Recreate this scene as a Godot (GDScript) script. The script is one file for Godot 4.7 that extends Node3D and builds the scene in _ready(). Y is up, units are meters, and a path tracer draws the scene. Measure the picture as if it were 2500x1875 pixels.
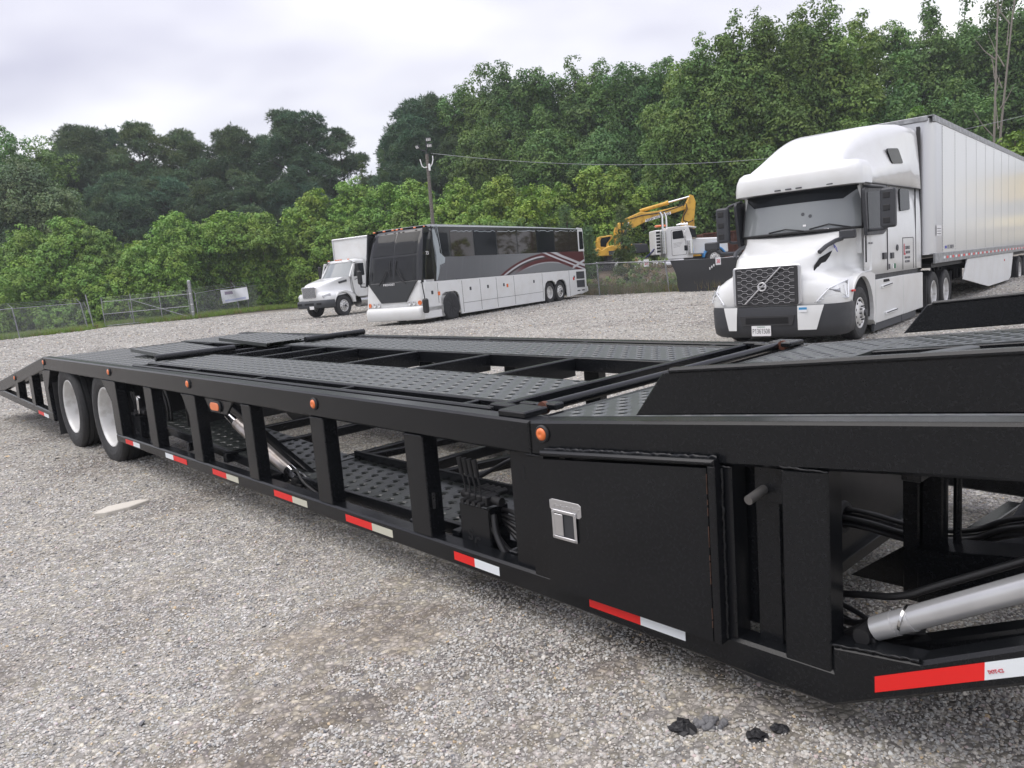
extends Node3D
# A gravel truck yard: a black low-deck car hauling trailer in front, a white semi truck, a coach, a box truck,
# an excavator and a work truck behind a chain link fence, and woods all round.

const FLAT := 0xFFFFFFFF
var used := {}
var M := {}
var rng := RandomNumberGenerator.new()

# ---------------------------------------------------------------- mesh helpers
class Mb:
	var st := SurfaceTool.new()
	var tf := Transform3D.IDENTITY
	var sm: int = 0xFFFFFFFF
	var uvs := false
	var n := 0
	func _init(with_uv := false) -> void:
		uvs = with_uv
		st.begin(Mesh.PRIMITIVE_TRIANGLES)
	func v(p: Vector3, uv := Vector2.ZERO) -> void:
		st.set_smooth_group(sm)
		if uvs: st.set_uv(uv)
		st.add_vertex(tf * p)
		n += 1
	func tri(a: Vector3, b: Vector3, c: Vector3) -> void: # a, b, c counter-clockwise seen from the front
		if tf.basis.determinant() < 0.0:
			v(a); v(b); v(c)
		else:
			v(a); v(c); v(b)
	func quad(a: Vector3, b: Vector3, c: Vector3, d: Vector3) -> void:
		tri(a, b, c); tri(a, c, d)
	func quad_uv(a: Vector3, b: Vector3, c: Vector3, d: Vector3, u0 := Vector2.ZERO, u1 := Vector2.ONE) -> void:
		var ua := Vector2(u0.x, u1.y); var ub := Vector2(u1.x, u1.y); var uc := Vector2(u1.x, u0.y); var ud := Vector2(u0.x, u0.y)
		v(a, ua); v(c, uc); v(b, ub); v(a, ua); v(d, ud); v(c, uc)
	func tri_out(a: Vector3, b: Vector3, c: Vector3, o: Vector3) -> void:
		if (b - a).cross(c - a).dot((a + b + c) / 3.0 - o) < 0.0: tri(a, c, b)
		else: tri(a, b, c)
	func quad_out(a: Vector3, b: Vector3, c: Vector3, d: Vector3, o: Vector3) -> void:
		if (b - a).cross(c - a).dot((a + b + c + d) / 4.0 - o) < 0.0: quad(a, d, c, b)
		else: quad(a, b, c, d)
	func box(c: Vector3, s: Vector3, ch := 0.0) -> Mb:
		var h := s * 0.5
		ch = minf(ch, minf(h.x, minf(h.y, h.z)) * 0.9)
		if ch <= 0.0:
			for ax in 3:
				for sg in [-1.0, 1.0]:
					var e := [Vector3(h.x, 0, 0), Vector3(0, h.y, 0), Vector3(0, 0, h.z)]
					var nn: Vector3 = e[ax] * sg; var p: Vector3 = e[(ax + 1) % 3]; var q: Vector3 = e[(ax + 2) % 3]
					quad_out(c + nn - p - q, c + nn + p - q, c + nn + p + q, c + nn - p + q, c)
			return self
		var vx := {}
		for x in [-1, 1]:
			for y in [-1, 1]:
				for z in [-1, 1]:
					vx[Vector3i(x, y, z)] = [c + Vector3(x * h.x, y * (h.y - ch), z * (h.z - ch)), c + Vector3(x * (h.x - ch), y * h.y, z * (h.z - ch)), c + Vector3(x * (h.x - ch), y * (h.y - ch), z * h.z)]
					var t: Array = vx[Vector3i(x, y, z)]
					tri_out(t[0], t[1], t[2], c)
		for ax in 3:
			var b1 := (ax + 1) % 3; var b2 := (ax + 2) % 3
			for sg in [-1, 1]:
				var k := []
				for uv in [[-1, -1], [1, -1], [1, 1], [-1, 1]]:
					var i := Vector3i.ZERO
					i[ax] = sg; i[b1] = uv[0]; i[b2] = uv[1]
					k.append(vx[i][ax])
				quad_out(k[0], k[1], k[2], k[3], c)
			for s1 in [-1, 1]:
				for s2 in [-1, 1]:
					var i0 := Vector3i.ZERO
					i0[ax] = -1; i0[b1] = s1; i0[b2] = s2
					var i1 := i0
					i1[ax] = 1
					quad_out(vx[i0][b1], vx[i1][b1], vx[i1][b2], vx[i0][b2], c)
		return self
	func beam(a: Vector3, b: Vector3, w: float, h: float, ch := 0.0, up := Vector3.UP) -> Mb: # a bar from a to b, w wide, h high
		var x := (b - a).normalized()
		var z := x.cross(up).normalized()
		var y := z.cross(x)
		var old := tf
		tf = tf * Transform3D(Basis(x, y, z), (a + b) * 0.5)
		box(Vector3.ZERO, Vector3((b - a).length(), h, w), ch)
		tf = old
		return self
	func prism(pts: Array, z0: float, z1: float, ch := 0.0) -> Mb: # a polygon in x, y pushed from z0 to z1 (z0 < z1)
		var p := PackedVector2Array()
		for q in pts: p.append(q if q is Vector2 else Vector2(q[0], q[1]))
		if Geometry2D.is_polygon_clockwise(p): p.reverse()
		var inn := p.duplicate()
		var m := p.size()
		if ch > 0.0:
			for i in m:
				var e1 := (p[i] - p[(i + m - 1) % m]).normalized(); var e2 := (p[(i + 1) % m] - p[i]).normalized()
				var n1 := Vector2(-e1.y, e1.x); var n2 := Vector2(-e2.y, e2.x)
				inn[i] = p[i] + (n1 + n2) / maxf(0.35, 1.0 + n1.dot(n2)) * ch
		var idx := Geometry2D.triangulate_polygon(inn)
		if idx.is_empty():
			push_warning("an outline could not be filled")
			inn = p.duplicate()
			idx = Geometry2D.triangulate_polygon(inn)
		for k in range(0, idx.size(), 3):
			var a := inn[idx[k]]; var b := inn[idx[k + 1]]; var c := inn[idx[k + 2]]
			if (b - a).cross(c - a) < 0.0:
				var t := b; b = c; c = t
			tri(Vector3(a.x, a.y, z1), Vector3(b.x, b.y, z1), Vector3(c.x, c.y, z1))
			tri(Vector3(a.x, a.y, z0), Vector3(c.x, c.y, z0), Vector3(b.x, b.y, z0))
		for i in m:
			var j := (i + 1) % m
			quad(Vector3(p[i].x, p[i].y, z0 + ch), Vector3(p[j].x, p[j].y, z0 + ch), Vector3(p[j].x, p[j].y, z1 - ch), Vector3(p[i].x, p[i].y, z1 - ch))
			if ch > 0.0:
				quad(Vector3(p[i].x, p[i].y, z1 - ch), Vector3(p[j].x, p[j].y, z1 - ch), Vector3(inn[j].x, inn[j].y, z1), Vector3(inn[i].x, inn[i].y, z1))
				quad(Vector3(inn[i].x, inn[i].y, z0), Vector3(inn[j].x, inn[j].y, z0), Vector3(p[j].x, p[j].y, z0 + ch), Vector3(p[i].x, p[i].y, z0 + ch))
		return self
	func tube(path: Array, r: float, k := 8, caps := true, r1 := -1.0) -> Mb:
		if r1 < 0.0: r1 = r
		var rings := []
		var t: Vector3 = (path[1] - path[0]).normalized()
		var u := t.cross(Vector3.UP if absf(t.y) < 0.9 else Vector3.RIGHT).normalized()
		var m := path.size()
		for i in m:
			var d: Vector3
			if i == 0: d = path[1] - path[0]
			elif i == m - 1: d = path[i] - path[i - 1]
			else: d = (path[i] - path[i - 1]).normalized() + (path[i + 1] - path[i]).normalized()
			d = d.normalized()
			u = (u - d * u.dot(d)).normalized()
			var w := d.cross(u)
			var rr := lerpf(r, r1, float(i) / (m - 1))
			var ring := []
			for j in k:
				var a := TAU * j / k
				ring.append(path[i] + (u * cos(a) + w * sin(a)) * rr)
			rings.append(ring)
		loft(rings, true, 7)
		if caps:
			cap(rings[0], true); cap(rings[m - 1], false)
		return self
	func cap(ring: Array, flip: bool) -> void:
		var c := Vector3.ZERO
		for p in ring: c += p
		c /= ring.size()
		var old := sm
		sm = 0xFFFFFFFF
		for i in ring.size():
			var a: Vector3 = ring[i]; var b: Vector3 = ring[(i + 1) % ring.size()]
			if flip: tri(c, b, a)
			else: tri(c, a, b)
		sm = old
	func loft(rings: Array, closed := true, group := 7) -> Mb: # rings run counter-clockwise seen against the direction of travel
		var old := sm
		sm = group
		for i in rings.size() - 1:
			var A: Array = rings[i]; var B: Array = rings[i + 1]
			var k := A.size()
			for j in (k if closed else k - 1):
				var l := (j + 1) % k
				quad(A[j], A[l], B[l], B[j])
		sm = old
		return self
	func cyl(a: Vector3, b: Vector3, r: float, k := 16, r1 := -1.0) -> Mb:
		return tube([a, b], r, k, true, r1)
	func lathe(prof: Array, o: Vector3, axis: Vector3, k := 32, smooth_all := false) -> Mb: # prof: [radius, height along the axis]
		var ax := axis.normalized()
		var u := ax.cross(Vector3.UP if absf(ax.y) < 0.9 else Vector3.RIGHT).normalized(); var w := ax.cross(u)
		var old := sm
		for i in prof.size() - 1:
			sm = 9 if smooth_all else 10 + i
			var r0: float = prof[i][0]; var r1: float = prof[i + 1][0]
			var h0: Vector3 = o + ax * prof[i][1]; var h1: Vector3 = o + ax * prof[i + 1][1]
			for j in k:
				var a0 := TAU * j / k; var a1 := TAU * (j + 1) / k
				var d0 := u * cos(a0) + w * sin(a0); var d1 := u * cos(a1) + w * sin(a1)
				if r0 > 1e-5: tri(h0 + d0 * r0, h0 + d1 * r0, h1 + d1 * r1)
				if r1 > 1e-5: tri(h0 + d0 * r0, h1 + d1 * r1, h1 + d0 * r1)
		sm = old
		return self
	func mesh() -> ArrayMesh:
		st.generate_normals()
		return st.commit()

func numbered(called: String) -> String:
	if not used.has(called):
		used[called] = 0
		return called
	used[called] += 1
	return "%s_%03d" % [called, used[called]]

func tag(o: Node, label: String, category: String, group := "", kind := "") -> Node:
	if label: o.set_meta("label", label)
	if category: o.set_meta("category", category)
	if group: o.set_meta("group", group)
	if kind: o.set_meta("kind", kind)
	return o

func thing(called: String, label: String, category: String, group := "") -> Node3D:
	var o := Node3D.new()
	o.name = numbered(called)
	add_child(o)
	tag(o, label, category, group)
	return o

func put(called: String, mesh: Mesh, mat: Material, parent: Node = null, kind := "") -> MeshInstance3D:
	var o := MeshInstance3D.new()
	o.mesh = mesh
	o.material_override = mat
	if parent == null or parent == self:
		o.name = numbered(called)
		add_child(o)
	else:
		o.name = called
		parent.add_child(o, true)
	if kind: o.set_meta("kind", kind)
	return o

func part(called: String, mb: Mb, mat: Material, parent: Node = null, kind := "") -> MeshInstance3D:
	return put(called, mb.mesh(), mat, parent, kind)

func multi(called: String, mesh: Mesh, xf: Array, cols: Array, mat: Material, parent: Node = null, kind := "stuff") -> MultiMeshInstance3D:
	var mm := MultiMesh.new()
	mm.transform_format = MultiMesh.TRANSFORM_3D
	mm.use_colors = not cols.is_empty()
	mm.mesh = mesh
	mm.instance_count = xf.size()
	for i in xf.size():
		mm.set_instance_transform(i, xf[i])
		if mm.use_colors: mm.set_instance_color(i, cols[i])
	return multi_of(called, mm, mat, parent, kind)

func multi_of(called: String, mm: MultiMesh, mat: Material, parent: Node = null, kind := "stuff") -> MultiMeshInstance3D:
	var o := MultiMeshInstance3D.new()
	o.multimesh = mm
	o.material_override = mat
	if parent == null:
		o.name = numbered(called)
		add_child(o)
	else:
		o.name = called
		parent.add_child(o, true)
	if kind: o.set_meta("kind", kind)
	return o

func text_part(called: String, s: String, height: float, mat: Material, parent: Node, xf: Transform3D, width := 0.0, font := "Droid Sans", bold := true) -> MeshInstance3D:
	var t := TextMesh.new()
	var f := SystemFont.new()
	f.font_names = PackedStringArray([font])
	if bold: f.font_weight = 700
	t.font = f
	t.font_size = 64
	t.text = s
	t.pixel_size = 0.01
	t.depth = 0.02
	t.curve_step = 2.0
	var box := t.get_aabb()
	var o := put(called, t, mat, parent)
	var ky := height / maxf(box.size.y, 0.001)
	var kx := ky if width <= 0.0 else width / maxf(box.size.x, 0.001)
	o.transform = xf * Transform3D(Basis.from_scale(Vector3(kx, ky, 0.15)), Vector3(-box.get_center().x * kx, -box.get_center().y * ky, 0))
	return o

func lin(r: float, g: float, b: float) -> Color:
	return Color(r, g, b).linear_to_srgb()

func mat(r: float, g: float, b: float, rough := 0.6, metal := 0.0) -> StandardMaterial3D:
	var m := StandardMaterial3D.new()
	m.albedo_color = lin(r, g, b)
	m.roughness = rough
	m.metallic = metal
	return m

func noise(seed_: int, freq: float, type := FastNoiseLite.TYPE_SIMPLEX, oct := 4) -> FastNoiseLite:
	var n := FastNoiseLite.new()
	n.seed = seed_; n.frequency = freq; n.noise_type = type
	n.fractal_octaves = oct
	n.fractal_type = FastNoiseLite.FRACTAL_FBM if oct > 1 else FastNoiseLite.FRACTAL_NONE
	return n

func ntex(n: FastNoiseLite, size: int, ramp: Array, as_normal := false, bump := 4.0) -> Texture2D: # ramp: [offset, colour] pairs
	var t := NoiseTexture2D.new()
	t.width = size; t.height = size; t.seamless = true; t.noise = n
	t.generate_mipmaps = false
	if as_normal:
		t.as_normal_map = true; t.bump_strength = bump
	elif ramp.size():
		var g := Gradient.new()
		g.offsets = PackedFloat32Array(ramp.map(func(x): return x[0]))
		g.colors = PackedColorArray(ramp.map(func(x): return x[1]))
		t.color_ramp = g
	return t

func grey(v: float) -> Color:
	return Color(v, v, v)

func triplanar(m: StandardMaterial3D, scale: float) -> StandardMaterial3D:
	m.uv1_triplanar = true
	m.uv1_scale = Vector3.ONE * scale
	return m

func hsv_vary(c: Color, dv: float, dh := 0.02) -> Color:
	var k := 1.0 + rng.randf_range(-dv, dv)
	var t := rng.randf_range(-dh, dh)
	return Color(maxf(0.0, c.r * k * (1.0 + t * 4.0)), c.g * k, maxf(0.0, c.b * k * (1.0 - t * 4.0)))

# ---------------------------------------------------------------- the scene
func _ready() -> void:
	rng.seed = 7
	make_camera_and_light()
	make_materials()
	make_ground()
	make_woods()
	make_fences()
	make_trailer()
	make_semi()
	make_coach()
	make_box_truck()
	make_yellow_truck()
	make_excavator()
	make_work_truck()
	make_small_things()

func make_camera_and_light() -> void:
	var cam := Camera3D.new()
	cam.name = "camera"
	cam.fov = 52.56
	cam.near = 0.05
	cam.far = 1500.0
	cam.transform = Transform3D(Basis(Vector3.RIGHT, deg_to_rad(-8.2977)) * Basis(Vector3.BACK, deg_to_rad(-5.0679)), Vector3(0, 1.57, 0))
	add_child(cam)
	cam.current = true
	var e := Environment.new()
	e.background_mode = Environment.BG_SKY
	e.sky = Sky.new()
	var pm := PanoramaSkyMaterial.new()
	pm.panorama = ImageTexture.create_from_image(sky_image())
	pm.energy_multiplier = 1.0
	e.sky.sky_material = pm
	e.tonemap_mode = Environment.TONE_MAPPER_LINEAR
	e.tonemap_exposure = 1.38
	e.fog_enabled = true
	e.fog_density = 0.0006
	e.fog_light_color = Color(0.90, 0.92, 0.95)
	e.sdfgi_enabled = true
	e.ssao_enabled = true
	e.ssil_enabled = true
	var w := WorldEnvironment.new()
	w.name = "world_environment"
	w.environment = e
	add_child(w)
	var sun := DirectionalLight3D.new()
	sun.name = "sun"
	sun.light_energy = 0.5
	sun.light_color = Color(1.0, 0.97, 0.92)
	sun.light_angular_distance = 60.0
	sun.shadow_enabled = true
	sun.look_at_from_position(Vector3(-5.0, 12.0, 0.5), Vector3.ZERO, Vector3.UP)
	add_child(sun)

func sky_image() -> Image:
	var w := 1024; var h := 512
	var im := Image.create(w, h, false, Image.FORMAT_RGBF)
	var n1 := noise(3, 0.55, FastNoiseLite.TYPE_SIMPLEX, 5)
	var n2 := noise(11, 1.6, FastNoiseLite.TYPE_SIMPLEX, 4)
	var glow := Vector3(-0.75, 0.42, -0.75).normalized()
	for y in h:
		var el := (0.5 - (y + 0.5) / h) * PI
		var se := sin(el); var ce := cos(el)
		for x in w:
			var az := ((x + 0.5) / w - 0.5) * TAU
			var d := Vector3(sin(az) * ce, se, -cos(az) * ce)
			if se < 0.0:
				im.set_pixel(x, y, Color(0.3, 0.3, 0.3))
				continue
			var k := 1.0 / (se + 0.28)
			var p := Vector3(d.x * k, d.z * k * 1.6, 0.0)
			var c := n1.get_noise_3d(p.x, p.y, 1.0) * 0.75 + n2.get_noise_3d(p.x, p.y, 5.0) * 0.3
			c *= smoothstep(0.0, 0.22, se) * 0.85 + 0.15
			var g := pow(maxf(0.0, d.dot(glow)), 3.0)
			var lum := 0.74 + 0.14 * g + c * 0.36 + 0.55 * smoothstep(0.45, 1.0, se)
			var blue := clampf(0.050 - c * 0.12 - g * 0.03 + 0.05 * smoothstep(0.1, 0.6, se), 0.0, 0.16)
			var low := 1.0 - smoothstep(0.0, 0.35, se)
			im.set_pixel(x, y, Color(lum * (1.0 - blue * 0.85 - low * 0.012), lum * (1.0 - blue * 0.8 + low * 0.012), lum * (1.0 + blue * 0.75)))
	return im

func make_materials() -> void:
	# black brushed paint of the trailer: slightly uneven gloss and a faint waviness
	var p := mat(0.0070, 0.0080, 0.0098, 0.27)
	p.albedo_color = lin(0.030, 0.0335, 0.040)
	var dust := noise(24, 0.035, FastNoiseLite.TYPE_SIMPLEX, 6)
	dust.fractal_gain = 0.7
	p.albedo_texture = ntex(dust, 1024, [[0.0, grey(0.50)], [0.60, grey(0.525)], [0.72, grey(0.58)], [0.82, Color(0.70, 0.67, 0.64)], [1.0, Color(0.95, 0.9, 0.85)]])
	p.roughness_texture = ntex(noise(21, 0.012, FastNoiseLite.TYPE_SIMPLEX, 5), 512, [[0.0, grey(0.86)], [1.0, grey(1.0)]])
	p.normal_enabled = true
	p.normal_texture = ntex(noise(22, 0.03, FastNoiseLite.TYPE_SIMPLEX, 3), 512, [], true, 1.2)
	p.normal_scale = 0.015
	p.metallic_specular = 0.40
	triplanar(p, 1.3)
	M.paint = p
	var dk := p.duplicate()
	dk.albedo_texture = ntex(noise(25, 0.02, FastNoiseLite.TYPE_SIMPLEX, 6), 512, [[0.0, grey(0.7)], [0.5, grey(0.9)], [1.0, grey(1.0)]])
	dk.metallic_specular = 0.75
	dk.albedo_color = lin(0.050, 0.058, 0.054)
	dk.roughness = 0.36
	dk.normal_scale = 0.25
	M.deck = dk
	M.black = mat(0.010, 0.010, 0.011, 0.6)
	M.hose = mat(0.012, 0.012, 0.013, 0.45)
	M.rubber = mat(0.022, 0.022, 0.023, 0.78)
	M.rubber.roughness_texture = ntex(noise(31, 0.02), 256, [[0.0, grey(0.75)], [1.0, grey(1.0)]])
	triplanar(M.rubber, 2.0)
	M.dark_void = mat(0.006, 0.006, 0.007, 0.9)
	M.steel = mat(0.55, 0.55, 0.55, 0.28, 1.0)
	M.steel.roughness_texture = ntex(noise(41, 0.03), 256, [[0.0, grey(0.5)], [1.0, grey(1.0)]])
	triplanar(M.steel, 3.0)
	M.cylinder = mat(0.52, 0.50, 0.48, 0.38, 0.85)
	M.cylinder.albedo_texture = ntex(noise(43, 0.008, FastNoiseLite.TYPE_SIMPLEX, 5), 512, [[0.0, Color(0.72, 0.66, 0.62)], [0.45, Color(0.95, 0.93, 0.92)], [1.0, Color(1, 1, 1)]])
	triplanar(M.cylinder, 1.6)
	M.worn_steel = mat(0.16, 0.155, 0.15, 0.4, 0.6)
	M.cylinder_clean = mat(0.58, 0.585, 0.59, 0.26, 0.5)
	M.cylinder_clean.albedo_texture = ntex(noise(45, 0.006, FastNoiseLite.TYPE_SIMPLEX, 4), 256, [[0.0, grey(0.90)], [1.0, grey(1.0)]])
	triplanar(M.cylinder_clean, 2.2)
	M.white_rim = mat(0.72, 0.72, 0.71, 0.45, 0.15)
	M.white_rim.albedo_texture = ntex(noise(44, 0.01, FastNoiseLite.TYPE_SIMPLEX, 5), 256, [[0.0, Color(0.8, 0.79, 0.77)], [0.5, Color(0.97, 0.97, 0.97)], [1.0, Color(1, 1, 1)]])
	triplanar(M.white_rim, 2.0)
	M.chrome = mat(0.75, 0.75, 0.76, 0.12, 1.0)
	M.alu = mat(0.62, 0.62, 0.63, 0.32, 0.9)
	M.tape_red = mat(0.74, 0.016, 0.014, 0.35)
	M.tape_white = mat(0.74, 0.78, 0.80, 0.35)
	M.tape_old = mat(0.55, 0.54, 0.44, 0.5)
	M.amber = mat(0.75, 0.16, 0.02, 0.18)
	M.amber.clearcoat_enabled = true
	M.red_lens = mat(0.55, 0.02, 0.015, 0.2)
	M.rust = mat(0.10, 0.035, 0.02, 0.85)
	M.rust_bright = mat(0.09, 0.045, 0.028, 0.85)
	M.white = mat(0.70, 0.71, 0.71, 0.28)
	M.white.clearcoat_enabled = true
	M.white.clearcoat = 0.6
	M.white.clearcoat_roughness = 0.12
	M.white.albedo_texture = ntex(noise(51, 0.006, FastNoiseLite.TYPE_SIMPLEX, 5), 512, [[0.0, Color(0.965, 0.96, 0.95)], [0.5, Color(0.99, 0.99, 0.985)], [1.0, Color(1, 1, 1)]])
	triplanar(M.white, 0.5)
	M.trailer_side = mat(0.68, 0.69, 0.67, 0.2)
	M.white2 = mat(0.70, 0.71, 0.71, 0.45)
	M.white2.albedo_texture = M.white.albedo_texture
	triplanar(M.white2, 0.4)
	M.plastic = mat(0.035, 0.037, 0.042, 0.62)
	M.plastic.roughness_texture = ntex(noise(52, 0.02), 256, [[0.0, grey(0.7)], [1.0, grey(1.0)]])
	triplanar(M.plastic, 1.0)
	M.plastic2 = mat(0.055, 0.058, 0.064, 0.65)
	M.gap = mat(0.03, 0.03, 0.032, 0.8)
	M.glass_dark = mat(0.012, 0.014, 0.016, 0.06)
	M.glass_dark.metallic_specular = 0.2
	var gl := mat(0.10, 0.12, 0.13, 0.03)
	gl.transparency = BaseMaterial3D.TRANSPARENCY_ALPHA
	gl.albedo_color.a = 0.28
	M.glass = gl
	var lens := mat(0.85, 0.87, 0.9, 0.04)
	lens.transparency = BaseMaterial3D.TRANSPARENCY_ALPHA
	lens.albedo_color.a = 0.07
	M.lens = lens
	M.yellow = mat(0.68, 0.40, 0.045, 0.45)
	M.yellow.albedo_texture = ntex(noise(61, 0.01, FastNoiseLite.TYPE_SIMPLEX, 5), 256, [[0.0, Color(0.72, 0.66, 0.6)], [0.45, Color(0.95, 0.94, 0.92)], [1.0, Color(1, 1, 1)]])
	triplanar(M.yellow, 0.5)
	M.galv = mat(0.42, 0.43, 0.44, 0.5, 0.6)
	M.galv.albedo_texture = ntex(noise(62, 0.02), 256, [[0.0, Color(0.75, 0.75, 0.75)], [1.0, Color(1, 1, 1)]])
	triplanar(M.galv, 1.0)
	M.wood = mat(0.21, 0.195, 0.175, 0.9)
	M.wood.albedo_texture = ntex(noise(63, 0.03), 256, [[0.0, Color(0.6, 0.58, 0.55)], [1.0, Color(1, 1, 1)]])
	triplanar(M.wood, 1.0)
	M.bark = mat(0.085, 0.07, 0.055, 0.95)
	M.bark_pale = mat(0.22, 0.20, 0.17, 0.95)
	M.ink = mat(0.02, 0.02, 0.025, 0.6)
	M.ink_red = mat(0.55, 0.02, 0.05, 0.5)
	M.ink_blue = mat(0.03, 0.04, 0.35, 0.5)
	M.ink_green = mat(0.01, 0.16, 0.07, 0.5)
	M.ink_grey = mat(0.12, 0.12, 0.13, 0.5)
	M.sign_white = mat(0.75, 0.75, 0.75, 0.5)
	M.banner_cloth = mat(0.70, 0.71, 0.74, 0.6)
	M.banner_print = mat(0.22, 0.17, 0.25, 0.6)
	M.banner_blue = mat(0.45, 0.48, 0.66, 0.6)
	M.film = mat(0.36, 0.40, 0.42, 0.35)
	M.roof_rail = mat(0.5, 0.55, 0.55, 0.35, 0.3)
	M.coach_glass = mat(0.02, 0.021, 0.022, 0.06)
	M.coach_glass.metallic_specular = 0.35
	M.pane_brown = mat(0.03, 0.023, 0.018, 0.035)
	M.pane_brown.metallic_specular = 0.55
	M.coach_black = mat(0.018, 0.019, 0.02, 0.10)
	M.roof_grey = mat(0.14, 0.145, 0.15, 0.4)
	M.cloth_black = mat(0.028, 0.029, 0.031, 0.9)
	M.lamp_grey = mat(0.55, 0.56, 0.58, 0.15)
	M.windscreen_pale = mat(0.22, 0.24, 0.25, 0.06)
	M.interior = mat(0.06, 0.06, 0.06, 0.9)
	M.interior_pale = mat(0.28, 0.27, 0.26, 0.9)

# ---------------------------------------------------------------- ground
var dirt_noise: FastNoiseLite
var patch_noise: FastNoiseLite

func seg_dist(p: Vector2, a: Vector2, b: Vector2) -> float:
	var t := clampf((p - a).dot(b - a) / (b - a).length_squared(), 0.0, 1.0)
	return p.distance_to(a + (b - a) * t)

func ground_height(x: float, z: float) -> float: # flat in the yard, a low bank behind the fences
	var fz := -38.9 + (x - 4.15) * 1.36
	if x > 9.0: fz = minf(-29.0, -32.3 + (x - 9.0) * 0.75)
	elif x < 4.15: fz = -38.9 + (x - 4.15) * 1.1
	var back := smoothstep(0.5, 14.0, fz - z)
	var left := smoothstep(56.0, 62.0, -z) * (1.0 - smoothstep(-20.0, -12.0, x))
	return back * 0.9 * smoothstep(-10.0, 3.0, x) + left * 0.15 + patch_noise.get_noise_2d(x * 0.6, z * 0.6) * 0.02 * smoothstep(6.0, 14.0, absf(z))

func dirt_at(x: float, z: float) -> float: # 0 clean gravel .. 1 bare trodden earth
	var p := Vector2(x, z)
	var q := p + Vector2(dirt_noise.get_noise_2d(x * 3.0, z * 3.0), dirt_noise.get_noise_2d(x * 3.0 + 40.0, z * 3.0)) * 0.5
	var d := 9.0
	var track := [Vector2(-1.16, -2.1), Vector2(-1.0, -2.7), Vector2(-0.88, -3.0), Vector2(-0.76, -3.35), Vector2(-0.55, -3.85)]
	for i in 4: d = minf(d, seg_dist(q, track[i], track[i + 1]) - 0.10)
	d = minf(d, q.distance_to(Vector2(0.62, -2.62)) - 0.16)
	d = minf(d, q.distance_to(Vector2(0.75, -2.9)) - 0.1)
	var m := 1.0 - smoothstep(-0.1, 0.26, d)
	m = maxf(m, smoothstep(0.40, 0.7, dirt_noise.get_noise_2d(x * 0.9 + 9.0, z * 0.9)) * 0.4)
	return clampf(m, 0.0, 1.0)

func gravel_texture() -> Array: # [colour, bump] of one tile of crushed stone
	var s := 1024
	var cell := noise(101, 0.075, FastNoiseLite.TYPE_CELLULAR, 1)
	cell.cellular_return_type = FastNoiseLite.RETURN_CELL_VALUE
	cell.cellular_jitter = 1.0
	var edge := noise(101, 0.075, FastNoiseLite.TYPE_CELLULAR, 1)
	edge.cellular_return_type = FastNoiseLite.RETURN_DISTANCE2_SUB
	edge.cellular_jitter = 1.0
	var big := noise(103, 0.02, FastNoiseLite.TYPE_CELLULAR, 1)
	big.cellular_return_type = FastNoiseLite.RETURN_CELL_VALUE
	var a := cell.get_seamless_image(s, s).get_data()
	var b := edge.get_seamless_image(s, s).get_data()
	var c := noise(104, 0.2, FastNoiseLite.TYPE_SIMPLEX, 2).get_seamless_image(s, s).get_data()
	var g := noise(105, 0.012, FastNoiseLite.TYPE_SIMPLEX, 3).get_seamless_image(s, s).get_data()
	var col := PackedByteArray(); col.resize(s * s * 3)
	var bmp := PackedByteArray(); bmp.resize(s * s)
	for i in s * s:
		var e := minf(1.0, b[i] / 150.0)
		var v := a[i] / 255.0
		var tone := 166.0 + 62.0 * v * v + (c[i] - 128) * 0.16 + (g[i] - 128) * 0.12
		tone *= 0.74 + 0.26 * e
		var warm := fmod(v * 7.31, 1.0)
		col[i * 3] = int(clampf(tone * (0.98 + 0.03 * warm), 0, 255))
		col[i * 3 + 1] = int(clampf(tone * (0.97 + 0.02 * warm), 0, 255))
		col[i * 3 + 2] = int(clampf(tone * (0.968 - 0.05 * warm), 0, 255))
		bmp[i] = int(clampf(e * 170.0 + v * 70.0, 0, 255))
	return [Image.create_from_data(s, s, false, Image.FORMAT_RGB8, col), Image.create_from_data(s, s, false, Image.FORMAT_L8, bmp)]

func axis_steps(fine0: float, fine1: float, step: float, far0: float, far1: float) -> Array:
	var r := []
	var x := fine0
	while x <= fine1 + 1e-4:
		r.append(x); x += step
	var k := step
	x = fine1
	while x < far1:
		k = minf(k * 1.18, 30.0); x += k; r.append(x)
	k = step
	x = fine0
	while x > far0:
		k = minf(k * 1.18, 30.0); x -= k; r.push_front(x)
	return r

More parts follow.
